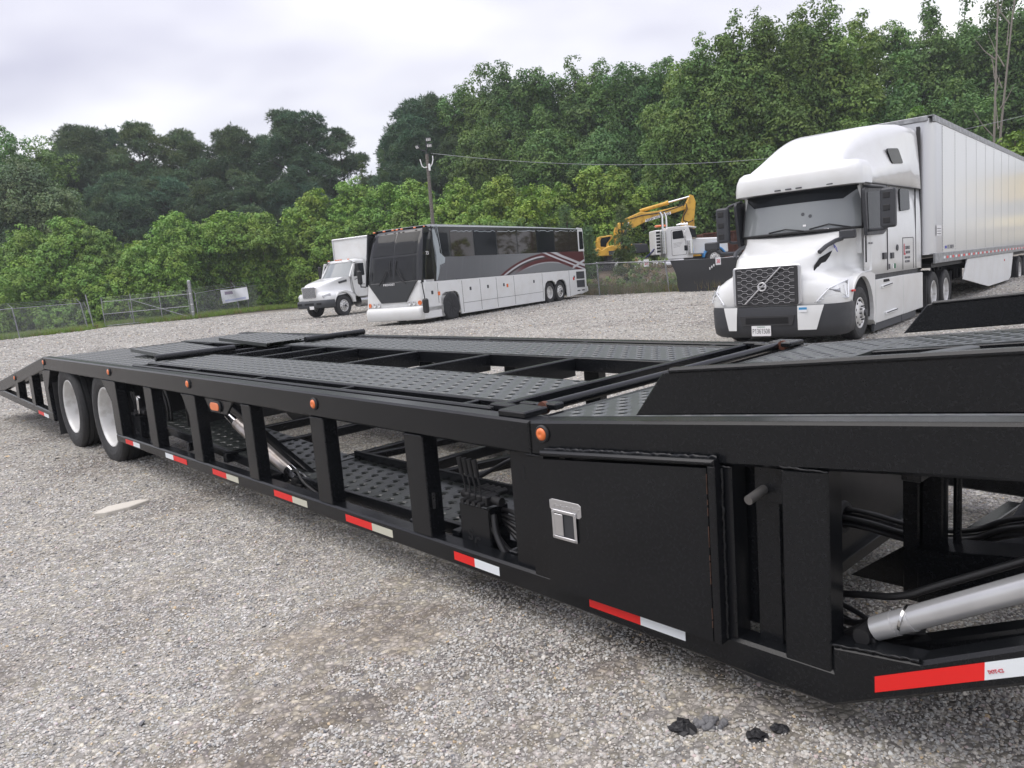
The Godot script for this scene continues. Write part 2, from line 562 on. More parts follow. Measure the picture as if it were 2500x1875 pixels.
func make_ground() -> void:
	dirt_noise = noise(71, 0.8, FastNoiseLite.TYPE_SIMPLEX, 4)
	patch_noise = noise(72, 0.09, FastNoiseLite.TYPE_SIMPLEX, 4)
	var pics := gravel_texture()
	var gm := StandardMaterial3D.new()
	gm.albedo_texture = ImageTexture.create_from_image(pics[0])
	gm.vertex_color_use_as_albedo = true
	gm.roughness = 0.92
	var nm: Image = pics[1].duplicate()
	nm.convert(Image.FORMAT_RGBA8)
	nm.bump_map_to_normal_map(5.0)
	gm.normal_enabled = true
	gm.normal_texture = ImageTexture.create_from_image(nm)
	gm.normal_scale = 0.8
	gm.detail_enabled = true
	gm.detail_blend_mode = BaseMaterial3D.BLEND_MODE_MUL
	gm.detail_uv_layer = BaseMaterial3D.DETAIL_UV_2
	var dn := noise(73, 0.009, FastNoiseLite.TYPE_SIMPLEX, 6)
	dn.fractal_gain = 0.74
	gm.detail_albedo = ntex(dn, 1024, [[0.0, Color(0.68, 0.66, 0.65)], [0.38, Color(0.90, 0.885, 0.875)], [0.55, Color(0.98, 0.97, 0.955)], [1.0, Color(1, 1, 1)]])
	var xs := axis_steps(-8.0, 3.0, 0.14, -420.0, 420.0)
	var zs := axis_steps(-9.0, -0.6, 0.14, -520.0, 160.0)
	var V := PackedVector3Array(); var U := PackedVector2Array(); var U2 := PackedVector2Array(); var C := PackedColorArray(); var I := PackedInt32Array(); var N := PackedVector3Array()
	var nx := xs.size()
	for z in zs:
		for x in xs:
			var y := ground_height(x, z)
			V.append(Vector3(x, y, z))
			var e := 0.5
			N.append(Vector3(ground_height(x - e, z) - ground_height(x + e, z), 2.0 * e, ground_height(x, z - e) - ground_height(x, z + e)).normalized())
			U.append(Vector2(x, z) / 2.3)
			U2.append(Vector2(x * 0.8 + z * 0.2, z - x * 0.15) / 26.0)
			var d := dirt_at(x, z) if (x > -10.0 and x < 5.0 and z > -11.0 and z < 0.5) else 0.0
			var c := Color(0.92, 0.92, 0.91).lerp(Color(0.76, 0.69, 0.61), d * 0.7)
			# bare soil and leaf litter beyond the yard
			var soil := smoothstep(0.12, 0.4, y) if x > -14.0 else smoothstep(62.0, 66.0, -z)
			c = c.lerp(Color(0.26, 0.20, 0.13), soil)
			C.append(c)
	for j in zs.size() - 1:
		for i in nx - 1:
			var a := j * nx + i
			I.append_array([a, a + 1, a + nx, a + 1, a + nx + 1, a + nx])
	var arr := []
	arr.resize(Mesh.ARRAY_MAX)
	arr[Mesh.ARRAY_VERTEX] = V; arr[Mesh.ARRAY_NORMAL] = N; arr[Mesh.ARRAY_TEX_UV] = U; arr[Mesh.ARRAY_TEX_UV2] = U2; arr[Mesh.ARRAY_COLOR] = C; arr[Mesh.ARRAY_INDEX] = I
	var am := ArrayMesh.new()
	am.add_surface_from_arrays(Mesh.PRIMITIVE_TRIANGLES, arr)
	var g := put("gravel_ground", am, gm)
	tag(g, "grey crushed gravel ground of the truck yard with brown bare patches", "ground", "", "structure")
	make_stones()

func stone_mesh(s: int) -> ArrayMesh:
	var r := RandomNumberGenerator.new()
	r.seed = s
	var t := (1.0 + sqrt(5.0)) / 2.0
	var v := []
	for p in [[-1, t, 0], [1, t, 0], [-1, -t, 0], [1, -t, 0], [0, -1, t], [0, 1, t], [0, -1, -t], [0, 1, -t], [t, 0, -1], [t, 0, 1], [-t, 0, -1], [-t, 0, 1]]:
		v.append(Vector3(p[0], p[1], p[2]).normalized() * r.randf_range(0.60, 1.15) * Vector3(1.0, 0.50, 0.78) * 0.5)
	var m := Mb.new()
	for f in [[0, 11, 5], [0, 5, 1], [0, 1, 7], [0, 7, 10], [0, 10, 11], [1, 5, 9], [5, 11, 4], [11, 10, 2], [10, 7, 6], [7, 1, 8], [3, 9, 4], [3, 4, 2], [3, 2, 6], [3, 6, 8], [3, 8, 9], [4, 9, 5], [2, 4, 11], [6, 2, 10], [8, 6, 7], [9, 8, 1]]:
		m.tri(v[f[0]], v[f[1]], v[f[2]])
	return m.mesh()

func stone_colour() -> Color:
	var k := rng.randf()
	var c: Color
	if k < 0.50: c = Color(0.425, 0.412, 0.385)
	elif k < 0.66: c = Color(0.53, 0.515, 0.48)
	elif k < 0.82: c = Color(0.335, 0.325, 0.305)
	elif k < 0.86: c = Color(0.16, 0.16, 0.165)
	elif k < 0.95: c = Color(0.44, 0.40, 0.345)
	elif k < 0.985: c = Color(0.43, 0.37, 0.365)
	else: c = Color(0.50, 0.39, 0.25)
	return hsv_vary(c, 0.17, 0.01)

func make_stones() -> void:
	var sm := mat(1, 1, 1, 0.85)
	sm.vertex_color_use_as_albedo = true
	var xf := [[], [], [], []]; var cl := [[], [], [], []]
	# thinner and coarser with distance
	for i in 540000:
		var d := 1.3 * pow(64.0 / 1.3, rng.randf())
		if d < 3.2 and rng.randf() > pow(d / 3.2, 2.0): continue
		var a := rng.randf_range(-0.72, 0.72)
		var x := sin(a) * d; var z := -cos(a) * d
		if d > 30.0 and (ground_height(x, z) > 0.1 or z < -58.0): continue
		var soil := dirt_at(x, z) if d < 9.0 else 0.0
		if rng.randf() < soil * 0.74: continue
		var s := lerpf(0.0075, 0.0225, pow(rng.randf(), 2.4)) * (1.0 - 0.35 * soil) * pow(maxf(1.0, d / 4.5), 0.78)
		if rng.randf() < 0.010: s *= 1.7
		var b := Basis(Vector3.UP, rng.randf() * TAU) * Basis(Vector3.RIGHT, rng.randf_range(-0.5, 0.5)) * Basis(Vector3.BACK, rng.randf_range(-0.5, 0.5))
		var k := rng.randi() % 4
		xf[k].append(Transform3D(b.scaled(Vector3(s, s * (1.0 if d < 9.0 else 0.6), s)), Vector3(x, ground_height(x, z) + s * rng.randf_range(0.0, 0.2), z)))
		cl[k].append(stone_colour().lerp(Color(0.40, 0.35, 0.30), soil * 0.5))
	for k in 4:
		var o := multi("gravel_stones", stone_mesh(200 + k), xf[k], cl[k], sm)
		tag(o, ["loose angular grey stones scattered over the gravel yard", "loose pale chips scattered over the gravel yard", "loose rounded pebbles scattered over the gravel yard", "loose mixed crushed stones scattered over the gravel yard"][k], "gravel")

# ---------------------------------------------------------------- woods
var leaf_meshes := []
var needle_meshes := []

func leaf_clump(s: int, leaves: int, size: float, radius: float) -> ArrayMesh: # a spray of single leaves on a dome
	var r := RandomNumberGenerator.new()
	r.seed = s
	var m := Mb.new()
	for k in leaves:
		var d := Vector3(r.randfn(0, 1), r.randfn(0.35, 0.75), r.randfn(0, 1)).normalized()
		var p := d * radius * pow(r.randf(), 0.35) * Vector3(1, 0.7, 1)
		var nn := (d * 0.7 + Vector3(r.randf_range(-0.6, 0.6), r.randf_range(0.2, 1.0), r.randf_range(-0.6, 0.6))).normalized()
		var u := nn.cross(Vector3(r.randf() - 0.5, r.randf() - 0.5, r.randf() - 0.5)).normalized()
		var w := nn.cross(u)
		var a := size * r.randf_range(0.7, 1.25)
		m.quad(p - u * a * 0.5, p - w * a * 0.36 + nn * a * 0.06, p + u * a * 0.5, p + w * a * 0.36 + nn * a * 0.06)
	return m.mesh()

func needle_tuft(s: int) -> ArrayMesh:
	var r := RandomNumberGenerator.new()
	r.seed = s
	var m := Mb.new()
	for k in 9: # twigs, each a brush of needles
		var d := Vector3(r.randfn(0, 1), r.randf_range(0.1, 1.2), r.randfn(0, 1)).normalized()
		var tip := d * r.randf_range(0.25, 0.5)
		for j in 9:
			var o := tip * r.randf_range(0.35, 1.0)
			var q := (d * 0.7 + Vector3(r.randfn(0, 0.6), r.randfn(0.1, 0.6), r.randfn(0, 0.6))).normalized()
			var u := q.cross(Vector3(r.randf() - 0.5, r.randf() - 0.5, r.randf() - 0.5)).normalized() * 0.024
			m.tri(o - u, o + u, o + q * r.randf_range(0.16, 0.27))
	return m.mesh()

func along(up: Vector3, turn: float) -> Basis:
	var u := up.cross(Vector3(0.31, 0.2, 0.93)).normalized()
	return Basis(u, up, u.cross(up)) * Basis(Vector3.UP, turn)

func make_tree(kind: String, p: Vector3, h: float, r: float) -> Node3D:
	r *= {"d": 1.95, "b": 1.7, "p": 1.5, "l": 1.1, "m": 1.2, "s": 1.75, "y": 1.1}[kind]
	var info: Array = {
		"d": ["tall_tree", "tree", Color(0.104, 0.188, 0.050), 0.06, M.bark],
		"b": ["tulip_tree", "tree", Color(0.130, 0.218, 0.054), 0.08, M.bark],
		"l": ["grey_green_tree", "tree", Color(0.115, 0.175, 0.080), 0.06, M.bark],
		"m": ["maple_tree", "tree", Color(0.125, 0.215, 0.050), 0.04, M.bark],
		"s": ["young_tree", "tree", Color(0.175, 0.285, 0.050), 0.0, M.bark],
		"p": ["pine_tree", "tree", Color(0.092, 0.150, 0.074), 0.12, M.bark],
		"y": ["young_pine", "tree", Color(0.115, 0.175, 0.070), 0.02, M.bark],
	}[kind]
	var t := thing(info[0], "", info[1])
	t.position = p
	var pine := kind == "p" or kind == "y"
	var base: float = h * info[3]
	var col: Color = hsv_vary(info[2], 0.16, 0.025)
	var tr := Mb.new()
	var bend := Vector3(rng.randf_range(-0.4, 0.4), 0, rng.randf_range(-0.4, 0.4)) * minf(1.0, h / 15.0)
	var tip := Vector3(0, h * 0.93, 0) + bend
	var rt := h * 0.011 + 0.04
	tr.tube([Vector3(0, -0.4, 0), Vector3(0, h * 0.3, 0) + bend * 0.1, Vector3(0, h * 0.65, 0) + bend * 0.6, tip], rt, 7, false, 0.03)
	var xf := [[], []]; var cl := [[], []]
	# lobes of the crown: [centre, radius, flatness]
	var lobes := []
	var n := int(clampf((h - base) * r * 0.80, 8, 84))
	if kind == "y":
		n = int(clampf(h * 3.2, 6, 30))
		for k in n:
			var f := (k + 0.5) / n
			var a := k * 2.4
			var rr := r * (1.0 - f) * rng.randf_range(0.5, 1.0)
			lobes.append([Vector3(cos(a) * rr, base + (h - base) * f, sin(a) * rr), maxf(0.10, r * 0.34 * (1.15 - f)), 0.8])
	else:
		for k in n:
			var f := (k + rng.randf()) / n
			var prof := 1.0
			match kind:
				"p": prof = sin(PI * pow(clampf(0.10 + 0.86 * f, 0.0, 1.0), 1.25)) * 0.95 + 0.12
				"d": prof = sqrt(maxf(0.02, 1.0 - pow(absf(f - 0.30) / 0.74, 2.4)))
				"s", "m": prof = sqrt(maxf(0.05, 1.0 - pow(f, 2.2)))
				_: prof = sqrt(maxf(0.04, 1.0 - pow(absf(f - 0.38) / 0.66, 2.0)))
			var a := k * 2.4 + rng.randf_range(-0.5, 0.5)
			var lr := r * rng.randf_range(0.18, 0.44) * (0.60 + 0.40 * prof) * (0.85 if kind == "p" else 1.0)
			var rr := maxf(0.0, r * prof * rng.randf_range(0.45, 1.02) - lr * 0.55)
			var c := Vector3(cos(a) * rr, base + (h * (0.84 if kind == "d" or kind == "b" else 1.0) - base - lr * 0.5) * f, sin(a) * rr) + bend * f
			lobes.append([c, lr, 0.55 if kind == "p" else rng.randf_range(0.75, 1.0)])
			if kind == "p" or (k % 3 == 0 and h > 10.0):
				var s := Vector3(0, c.y - lr * 0.6 - rr * 0.25, 0) + bend * f * 0.8
				tr.tube([s, s.lerp(c, 0.6) + Vector3(0, rr * 0.05, 0), c], rt * 0.28, 4, false, 0.015)
	if kind == "d" or kind == "b": # leading shoots that break the outline
		for k in 13:
			var a := rng.randf() * TAU
			var rr := r * rng.randf_range(0.0, 0.75)
			var yy := h * rng.randf_range(0.84, 0.97) - rr * 0.9
			lobes.append([Vector3(cos(a) * rr, yy, sin(a) * rr) + bend, rng.randf_range(0.38, 0.75), rng.randf_range(1.6, 2.6)])
	for l in lobes:
		var c: Vector3 = l[0]; var lr: float = l[1]
		var cnt := int(clampf(lr * lr * ({"p": 46.0, "y": 420.0, "s": 44.0, "m": 44.0}.get(kind, 34.0) as float), 5, 150))
		var lc := hsv_vary(col, 0.15, 0.02)
		for k in cnt:
			var d := Vector3(rng.randfn(0, 1), rng.randfn(0.25, 0.9), rng.randfn(0, 1)).normalized()
			var q := c + d * lr * Vector3(1, l[2], 1) * (0.40 + 0.85 * pow(rng.randf(), 0.8))
			if q.y < 0.1: continue
			var wx := p.x + q.x; var wz := p.z + q.z
			if wx < -24.5 and wx > -34.0 and wz > -61.0: continue
			if wx > -24.5 and wx < -17.5 and wz > -65.3 and q.y < 5.0: continue
			var up := (d * 0.75 + Vector3(0, 0.75, 0) + Vector3(rng.randfn(0, 0.3), 0, rng.randfn(0, 0.3))).normalized()
			var s := rng.randf_range(0.75, 1.3)
			if kind == "y": s *= 0.70
			elif kind == "s" or kind == "m": s *= 0.85
			elif kind == "p": s *= 1.1
			var v := rng.randi() % 2
			xf[v].append(Transform3D(along(up, rng.randf() * TAU).scaled(Vector3.ONE * s), q))
			var cc := hsv_vary(lc, 0.14, 0.025)
			cl[v].append(cc)
	part("trunk", tr, info[4], t)
	for v in 2:
		var mesh: ArrayMesh = needle_meshes[v] if pine else leaf_meshes[v + (2 if kind == "s" or kind == "m" else 0)]
		multi("crown", mesh, xf[v], cl[v], M.needles if pine else M.leaves, t)
	return t

func bare_tree(p: Vector3, h: float, lean: float) -> void: # a thin dead trunk with a few pale limbs
	var t := thing("bare_tree", "", "tree")
	t.position = p
	var tr := Mb.new()
	var top := Vector3(lean, h, 0)
	tr.tube([Vector3.ZERO, Vector3(lean * 0.2, h * 0.35, 0), Vector3(lean * 0.5, h * 0.7, 0.1), top], 0.10, 7, false, 0.02)
	part("trunk", tr, M.bark_pale, t)
	for k in 9:
		var f := 0.35 + 0.065 * k
		var a := Vector3(lean * f * f, h * f, 0)
		var d := Vector3(rng.randf_range(-1, 1), rng.randf_range(0.6, 1.4), rng.randf_range(-0.6, 0.6)).normalized() * rng.randf_range(1.0, 2.6)
		var lb := Mb.new()
		lb.tube([a, a + d * 0.5 + Vector3(0, 0.1, 0), a + d + Vector3(0, 0.5, 0)], 0.045, 5, false, 0.012)
		part("limb", lb, M.bark_pale, t)

func make_woods() -> void:
	rng.seed = 19
	var lm := mat(1, 1, 1, 0.55)
	lm.vertex_color_use_as_albedo = true
	lm.backlight_enabled = true
	lm.backlight = Color(0.55, 0.62, 0.35)
	lm.metallic_specular = 0.35
	M.leaves = lm
	var nm := mat(1, 1, 1, 0.6)
	nm.vertex_color_use_as_albedo = true
	nm.metallic_specular = 0.3
	M.needles = nm
	leaf_meshes = [leaf_clump(1, 28, 0.21, 0.48), leaf_clump(2, 28, 0.21, 0.48), leaf_clump(3, 24, 0.22, 0.38), leaf_clump(4, 24, 0.22, 0.38)]
	needle_meshes = [needle_tuft(5), needle_tuft(6)]
	var list := [
		["d", -49.6, -84.0, 21.1, 1.9], ["d", -46.8, -84.0, 20.4, 1.7], ["l", -43.3, -74.0, 15.1, 4.5], ["l", -38.4, -70.0, 11.7, 2.5], ["p", -46.6, -92.0, 21.8, 4.4],
		["p", -44.6, -95.0, 21.9, 2.4], ["p", -38.4, -90.0, 21.3, 2.8], ["p", -34.4, -92.0, 20.3, 3.1], ["p", -28.9, -90.0, 20.1, 2.8], ["p", -26.1, -93.0, 19.4, 2.4],
		["p", -22.4, -89.0, 20.8, 3.0], ["p", -19.8, -90.0, 20.7, 2.4], ["p", -16.7, -91.0, 19.0, 2.4], ["p", -39.4, -86.0, 15.5, 3.1], ["p", -30.8, -86.0, 13.9, 3.1],
		["p", -25.7, -85.0, 13.8, 2.6], ["p", -20.9, -85.0, 13.8, 2.8], ["p", -40.9, -84.0, 13.3, 2.6], ["p", -35.1, -86.0, 14.7, 2.6], ["y", -11.0, -80.0, 14.5, 1.7],
		["y", -13.3, -82.0, 14.4, 1.3], ["p", -8.0, -84.0, 19.5, 3.3], ["p", -4.9, -86.0, 20.0, 2.6], ["p", -4.0, -82.0, 15.6, 2.5], ["d", -0.8, -82.0, 22.6, 2.3],
		["d", 1.9, -80.0, 22.9, 2.2], ["d", 4.3, -78.0, 21.6, 2.0], ["d", 6.5, -78.0, 20.9, 1.9], ["d", 8.4, -76.0, 20.8, 1.9], ["d", 11.1, -76.0, 21.1, 2.0],
		["d", 13.6, -74.0, 20.7, 2.0], ["d", 16.1, -74.0, 20.7, 1.9], ["d", 0.0, -76.0, 16.9, 2.3], ["d", 5.1, -73.0, 15.5, 2.4], ["d", 10.4, -71.0, 14.7, 2.5],
		["b", 16.3, -62.0, 18.1, 2.5], ["b", 18.5, -60.0, 18.7, 2.2], ["b", 20.9, -60.0, 18.8, 2.2], ["b", 23.6, -61.0, 19.5, 2.1], ["b", 25.7, -60.0, 18.9, 2.2],
		["b", 28.6, -62.0, 18.2, 1.6], ["b", 14.7, -64.0, 15.4, 1.9], ["d", 30.2, -64.0, 15.6, 1.6], ["d", 33.9, -66.0, 18.9, 1.8], ["d", 36.4, -66.0, 19.7, 2.1],
		["d", 40.1, -68.0, 20.7, 2.0], ["d", 41.9, -64.0, 20.8, 1.9], ["d", 29.1, -58.0, 11.9, 1.8], ["d", 35.9, -62.0, 13.1, 2.2], ["m", 15.2, -61.0, 10.3, 2.9],
		["m", 18.4, -61.0, 9.6, 2.3], ["m", 13.1, -61.0, 8.6, 1.8], ["m", 24.7, -46.0, 8.7, 1.2], ["m", 26.5, -47.0, 8.6, 1.0], ["m", 18.0, -52.0, 6.9, 1.9],
		["m", 22.1, -54.0, 8.7, 2.2], ["m", 24.2, -52.0, 9.0, 1.9], ["s", -39.0, -66.0, 8.4, 2.4], ["s", -35.4, -66.0, 8.7, 2.5], ["s", -33.1, -66.0, 7.9, 2.0],
		["s", -30.1, -66.0, 6.6, 1.9], ["s", -26.5, -65.0, 8.1, 2.5], ["s", -22.7, -66.0, 8.2, 2.5], ["s", -19.6, -66.0, 7.9, 2.2], ["s", -16.8, -67.0, 8.6, 1.9],
		["s", -15.6, -68.0, 9.5, 2.1], ["s", -12.5, -68.0, 10.1, 2.3], ["s", -9.3, -66.0, 9.5, 2.0], ["s", -6.2, -64.0, 9.1, 2.1], ["s", -2.8, -62.0, 8.4, 1.9],
		["s", 0.3, -60.0, 8.3, 2.0], ["s", 2.5, -58.0, 7.7, 1.6], ["s", 7.3, -60.0, 8.6, 1.9], ["s", 9.1, -60.0, 8.5, 1.7], ["s", 5.0, -60.0, 7.6, 1.7],
		["s", 11.0, -60.0, 7.0, 1.6], ["s", -36.9, -64.0, 6.2, 2.3], ["s", -30.5, -64.0, 4.6, 2.0], ["s", -26.3, -69.0, 5.7, 2.5], ["s", -18.8, -69.0, 5.8, 2.2],
		["s", -22.5, -69.0, 5.0, 2.1], ["s", -41.9, -66.0, 7.3, 2.0], ["s", 24.7, -38.0, 6.0, 1.0], ["s", 25.9, -38.0, 5.7, 1.0], ["s", 25.0, -40.0, 4.3, 0.8],
		["y", 3.6, -42.0, 4.6, 0.5], ["y", 4.6, -40.5, 3.2, 0.4], ["y", 6.5, -41.5, 4.3, 0.6], ["y", 4.1, -40.5, 2.5, 0.3],
		["d", -2.6, -84.0, 21.0, 2.2], ["d", -5.2, -86.0, 18.5, 2.0], ["p", -6.6, -85.0, 20.5, 2.4],
		["s", -37.5, -63.5, 5.6, 2.2], ["s", -33.6, -63.5, 5.2, 2.1], ["s", -27.4, -63.0, 5.0, 2.0], ["s", -14.2, -66.0, 7.0, 2.2], ["s", -10.8, -65.0, 7.2, 2.1], ["s", -7.6, -63.0, 6.8, 2.0], ["s", -4.4, -61.0, 6.6, 2.0], ["s", -1.2, -59.0, 6.4, 1.9], ["s", 1.6, -57.5, 6.2, 1.8],
	]
	var labels := tree_labels(list)
	for i in list.size():
		var q: Array = list[i]
		var y := ground_height(q[1], q[2])
		var t := make_tree(q[0], Vector3(q[1], y, q[2]), q[3] - y, q[4])
		tag(t, labels[i], "tree", {"d": "tall broadleaf trees behind the yard", "b": "bright tulip trees behind the excavator", "l": "grey green trees at the left edge", "m": "lower maples in front of the tall trees", "s": "bright young trees along the edge of the wood", "p": "tall dark pines behind the left fence", "y": "young pines"}[q[0]])
	for q in [[32.6, -52.0, 18.5, 0.4], [33.0, -52.5, 20.0, 2.2]]:
		bare_tree(Vector3(q[0], ground_height(q[0], q[1]), q[1]), q[2], q[3])
	var n := 0
	for o in get_children():
		if String(o.name).begins_with("bare_tree"):
			tag(o, ["thin pale bare tree trunk at the right edge, nearer the semi trailer", "thin pale leaning bare tree at the right edge of the wood"][n], "tree", "bare trunks at the right edge")
			n += 1
	# the dark thicket under and behind the trees, and low growth along the fences
	var xf := []; var cl := []
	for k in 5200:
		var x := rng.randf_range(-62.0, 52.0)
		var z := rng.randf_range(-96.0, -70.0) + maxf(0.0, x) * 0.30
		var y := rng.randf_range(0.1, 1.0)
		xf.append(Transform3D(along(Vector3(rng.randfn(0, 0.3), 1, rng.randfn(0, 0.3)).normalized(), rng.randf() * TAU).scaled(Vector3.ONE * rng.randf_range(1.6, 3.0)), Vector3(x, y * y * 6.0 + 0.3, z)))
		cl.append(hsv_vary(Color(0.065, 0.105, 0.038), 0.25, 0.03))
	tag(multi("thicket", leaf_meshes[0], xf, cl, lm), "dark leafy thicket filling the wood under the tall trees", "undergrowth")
	xf = []; cl = []
	for k in 3600:
		var x := rng.randf_range(-48.0, -8.0)
		var z := -62.5 - rng.randf() * 5.0 - maxf(0.0, x + 20.0) * 0.25
		if x > -24.0 and z > -66.0: z -= 4.5
		var y := pow(rng.randf(), 1.4) * 3.4
		xf.append(Transform3D(along(Vector3(rng.randfn(0, 0.4), 1, 0.4 + rng.randfn(0, 0.4)).normalized(), rng.randf() * TAU).scaled(Vector3.ONE * rng.randf_range(0.7, 1.2)), Vector3(x, y + 0.15, z)))
		cl.append(hsv_vary(Color(0.095, 0.17, 0.035), 0.3, 0.03))
	tag(multi("hedge_growth", leaf_meshes[2], xf, cl, lm), "tangle of green bushes growing behind the left chain link fence", "undergrowth")
	xf = []; cl = []
	for k in 2000:
		var x := rng.randf_range(-8.0, 22.0)
		var z := -62.0 + rng.randf() * 12.0
		if x > 2.0 and z > -58.0: z -= 8.0
		var y := pow(rng.randf(), 1.5) * 4.2
		xf.append(Transform3D(along(Vector3(rng.randfn(0, 0.4), 1, 0.4 + rng.randfn(0, 0.4)).normalized(), rng.randf() * TAU).scaled(Vector3.ONE * rng.randf_range(0.8, 1.3)), Vector3(x, y + 0.6, z)))
		cl.append(hsv_vary(Color(0.085, 0.155, 0.032), 0.3, 0.03))
	tag(multi("hedge_growth", leaf_meshes[3], xf, cl, lm), "tangle of green bushes behind the coach and the excavator", "undergrowth")
	xf = []; cl = []
	for k in 700: # scrub right behind the right fence
		var x := rng.randf_range(3.0, 9.2)
		var z := -39.0 + (x - 4.15) * 1.35 - rng.randf_range(0.3, 2.2)
		var y := pow(rng.randf(), 1.6) * (1.5 if absf(x - 6.6) < 0.7 else 0.7)
		xf.append(Transform3D(along(Vector3(rng.randfn(0, 0.4), 1, 0.4).normalized(), rng.randf() * TAU).scaled(Vector3.ONE * rng.randf_range(0.25, 0.55)), Vector3(x, y + 0.05, z)))
		cl.append(hsv_vary(Color(0.13, 0.20, 0.05) if rng.randf() < 0.55 else Color(0.20, 0.16, 0.10), 0.25, 0.03))
	tag(multi("scrub", leaf_meshes[2], xf, cl, lm), "weeds and dry scrub behind the right chain link fence", "undergrowth")
	# grass
	var gm := Mb.new()
	var r := RandomNumberGenerator.new()
	r.seed = 5
	for k in 16:
		var a := r.randf() * TAU
		var d := Vector3(cos(a), 0, sin(a))
		var o := d * r.randf() * 0.16
		var tip := o + d * r.randf_range(0.03, 0.16) + Vector3(0, r.randf_range(0.16, 0.38), 0)
		var w := Vector3(-d.z, 0, d.x) * 0.012
		gm.tri(o - w, o + w, tip)
	xf = []; cl = []
	for k in 9000:
		var x := rng.randf_range(-46.0, -9.0)
		var edge := -50.6 - maxf(0.0, x + 33.0) * 1.6 if x < -29.5 else -58.9 - maxf(0.0, x + 23.0) * 0.75
		var z := edge - pow(rng.randf(), 1.3) * 8.0 + 0.5
		if x < -29.5: z = -49.6 - (x + 33.0) * 1.3 - pow(rng.randf(), 1.2) * 8.0
		xf.append(Transform3D(Basis(Vector3.UP, rng.randf() * TAU).scaled(Vector3.ONE * rng.randf_range(0.6, 1.3)), Vector3(x, ground_height(x, z), z)))
		cl.append(hsv_vary(Color(0.21, 0.30, 0.065) if rng.randf() < 0.85 else Color(0.27, 0.23, 0.11), 0.25, 0.03))
	tag(multi("grass", gm.mesh(), xf, cl, lm), "rough green grass under and behind the left chain link fence", "grass")
	xf = []; cl = []
	for k in 2500:
		var x := rng.randf_range(2.5, 9.5)
		var z := -39.0 + (x - 4.15) * 1.35 - rng.randf_range(-0.15, 2.5)
		xf.append(Transform3D(Basis(Vector3.UP, rng.randf() * TAU).scaled(Vector3.ONE * rng.randf_range(0.6, 1.5)), Vector3(x, ground_height(x, z), z)))
		cl.append(hsv_vary(Color(0.26, 0.21, 0.13) if rng.randf() < 0.7 else Color(0.14, 0.19, 0.05), 0.25, 0.03))
	tag(multi("dry_grass", gm.mesh(), xf, cl, lm), "dry brown grass along the foot of the right fence", "grass")
	rng.seed = 77

func tree_labels(list: Array) -> Array: # look, depth and what the tree stands above; the order from the left only where that is not enough
	var base := []; var az := []; var same := {}
	for q in list:
		var a := rad_to_deg(atan2(q[1], -q[2]))
		az.append(a)
		var where := "above the long box trailer"
		for w in [[-31.0, "at the left edge"], [-26.0, "above the left fence"], [-21.5, "above the gate"], [-17.5, "above the banner"], [-12.0, "left of the box truck"], [-6.0, "above the coach's front"], [-1.5, "beside the light pole"], [5.0, "above the coach's middle"], [10.0, "above the coach's rear"], [15.0, "above the excavator"], [22.0, "left of the semi's roof"], [29.0, "above the semi's roof"]]:
			if a < w[0]:
				where = w[1]
				break
		var look: String = {"d": "dark broadleaf tree", "b": "bright topped tulip tree", "l": "grey green tree", "m": "mid green maple", "s": "bright young tree", "p": "dark pine", "y": "light green young pine"}[q[0]]
		var size := "very tall" if q[3] > 20.5 else ("tall" if q[3] > 15.0 else ("medium" if q[3] > 9.0 else ("low" if q[3] > 5.5 else "small")))
		var s := "%s %s %s" % [size, look, where]
		base.append(s)
		same[s] = same.get(s, []) + [a]
	var out := []
	for i in list.size():
		var l: Array = same[base[i]]
		if l.size() == 1:
			out.append(base[i])
			continue
		l.sort()
		out.append("%s, %s from the left" % [base[i], ["first", "second", "third", "fourth", "fifth", "sixth", "seventh"][l.find(az[i])]])
	return out

# ---------------------------------------------------------------- fences, gate, pole
func wire_net(t: Node3D, pts: Array, h0: Array, pitch: float, r: float) -> void: # a diamond net hung between posts; pts are base points, h0 heights
	var mb := Mb.new()
	for i in pts.size() - 1:
		var a: Vector3 = pts[i]; var b: Vector3 = pts[i + 1]
		var d := b - a; d.y = 0.0
		var l := d.length()
		var u := d / l
		var nrm := Vector3(-u.z, 0, u.x)
		var h := minf(h0[i], h0[i + 1])
		for s in [-1.0, 1.0]:
			var k := -h
			while k < l + h:
				# from (k, 0) rising at 60 degrees
				var x0: float = k; var x1: float = k + s * h * 0.62
				var t0 := 0.0; var t1 := 1.0
				var dx := x1 - x0
				var lo := (0.0 - x0) / dx; var hi := (l - x0) / dx
				t0 = maxf(0.0, minf(lo, hi)); t1 = minf(1.0, maxf(lo, hi))
				if t1 - t0 > 0.02:
					var p := a + u * (x0 + dx * t0); p.y = lerpf(a.y, b.y, clampf((x0 + dx * t0) / l, 0, 1)) + h * t0 + 0.03
					var q := a + u * (x0 + dx * t1); q.y = lerpf(a.y, b.y, clampf((x0 + dx * t1) / l, 0, 1)) + h * t1 + 0.0
					var w := (q - p).normalized().cross(nrm).normalized() * r
					var nn: Vector3 = nrm * r * s
					mb.quad(p - w, p + nn, q + nn, q - w)
					mb.quad(p + nn, p + w, q + w, q + nn)
				k += pitch
	part("wire_net", mb, M.wire, t, "stuff")

func pipe(t: Node3D, called: String, a: Vector3, b: Vector3, r: float, m: Material = null) -> void:
	var mb := Mb.new()
	mb.cyl(a, b, r, 10)
	part(called, mb, m if m else M.galv, t)

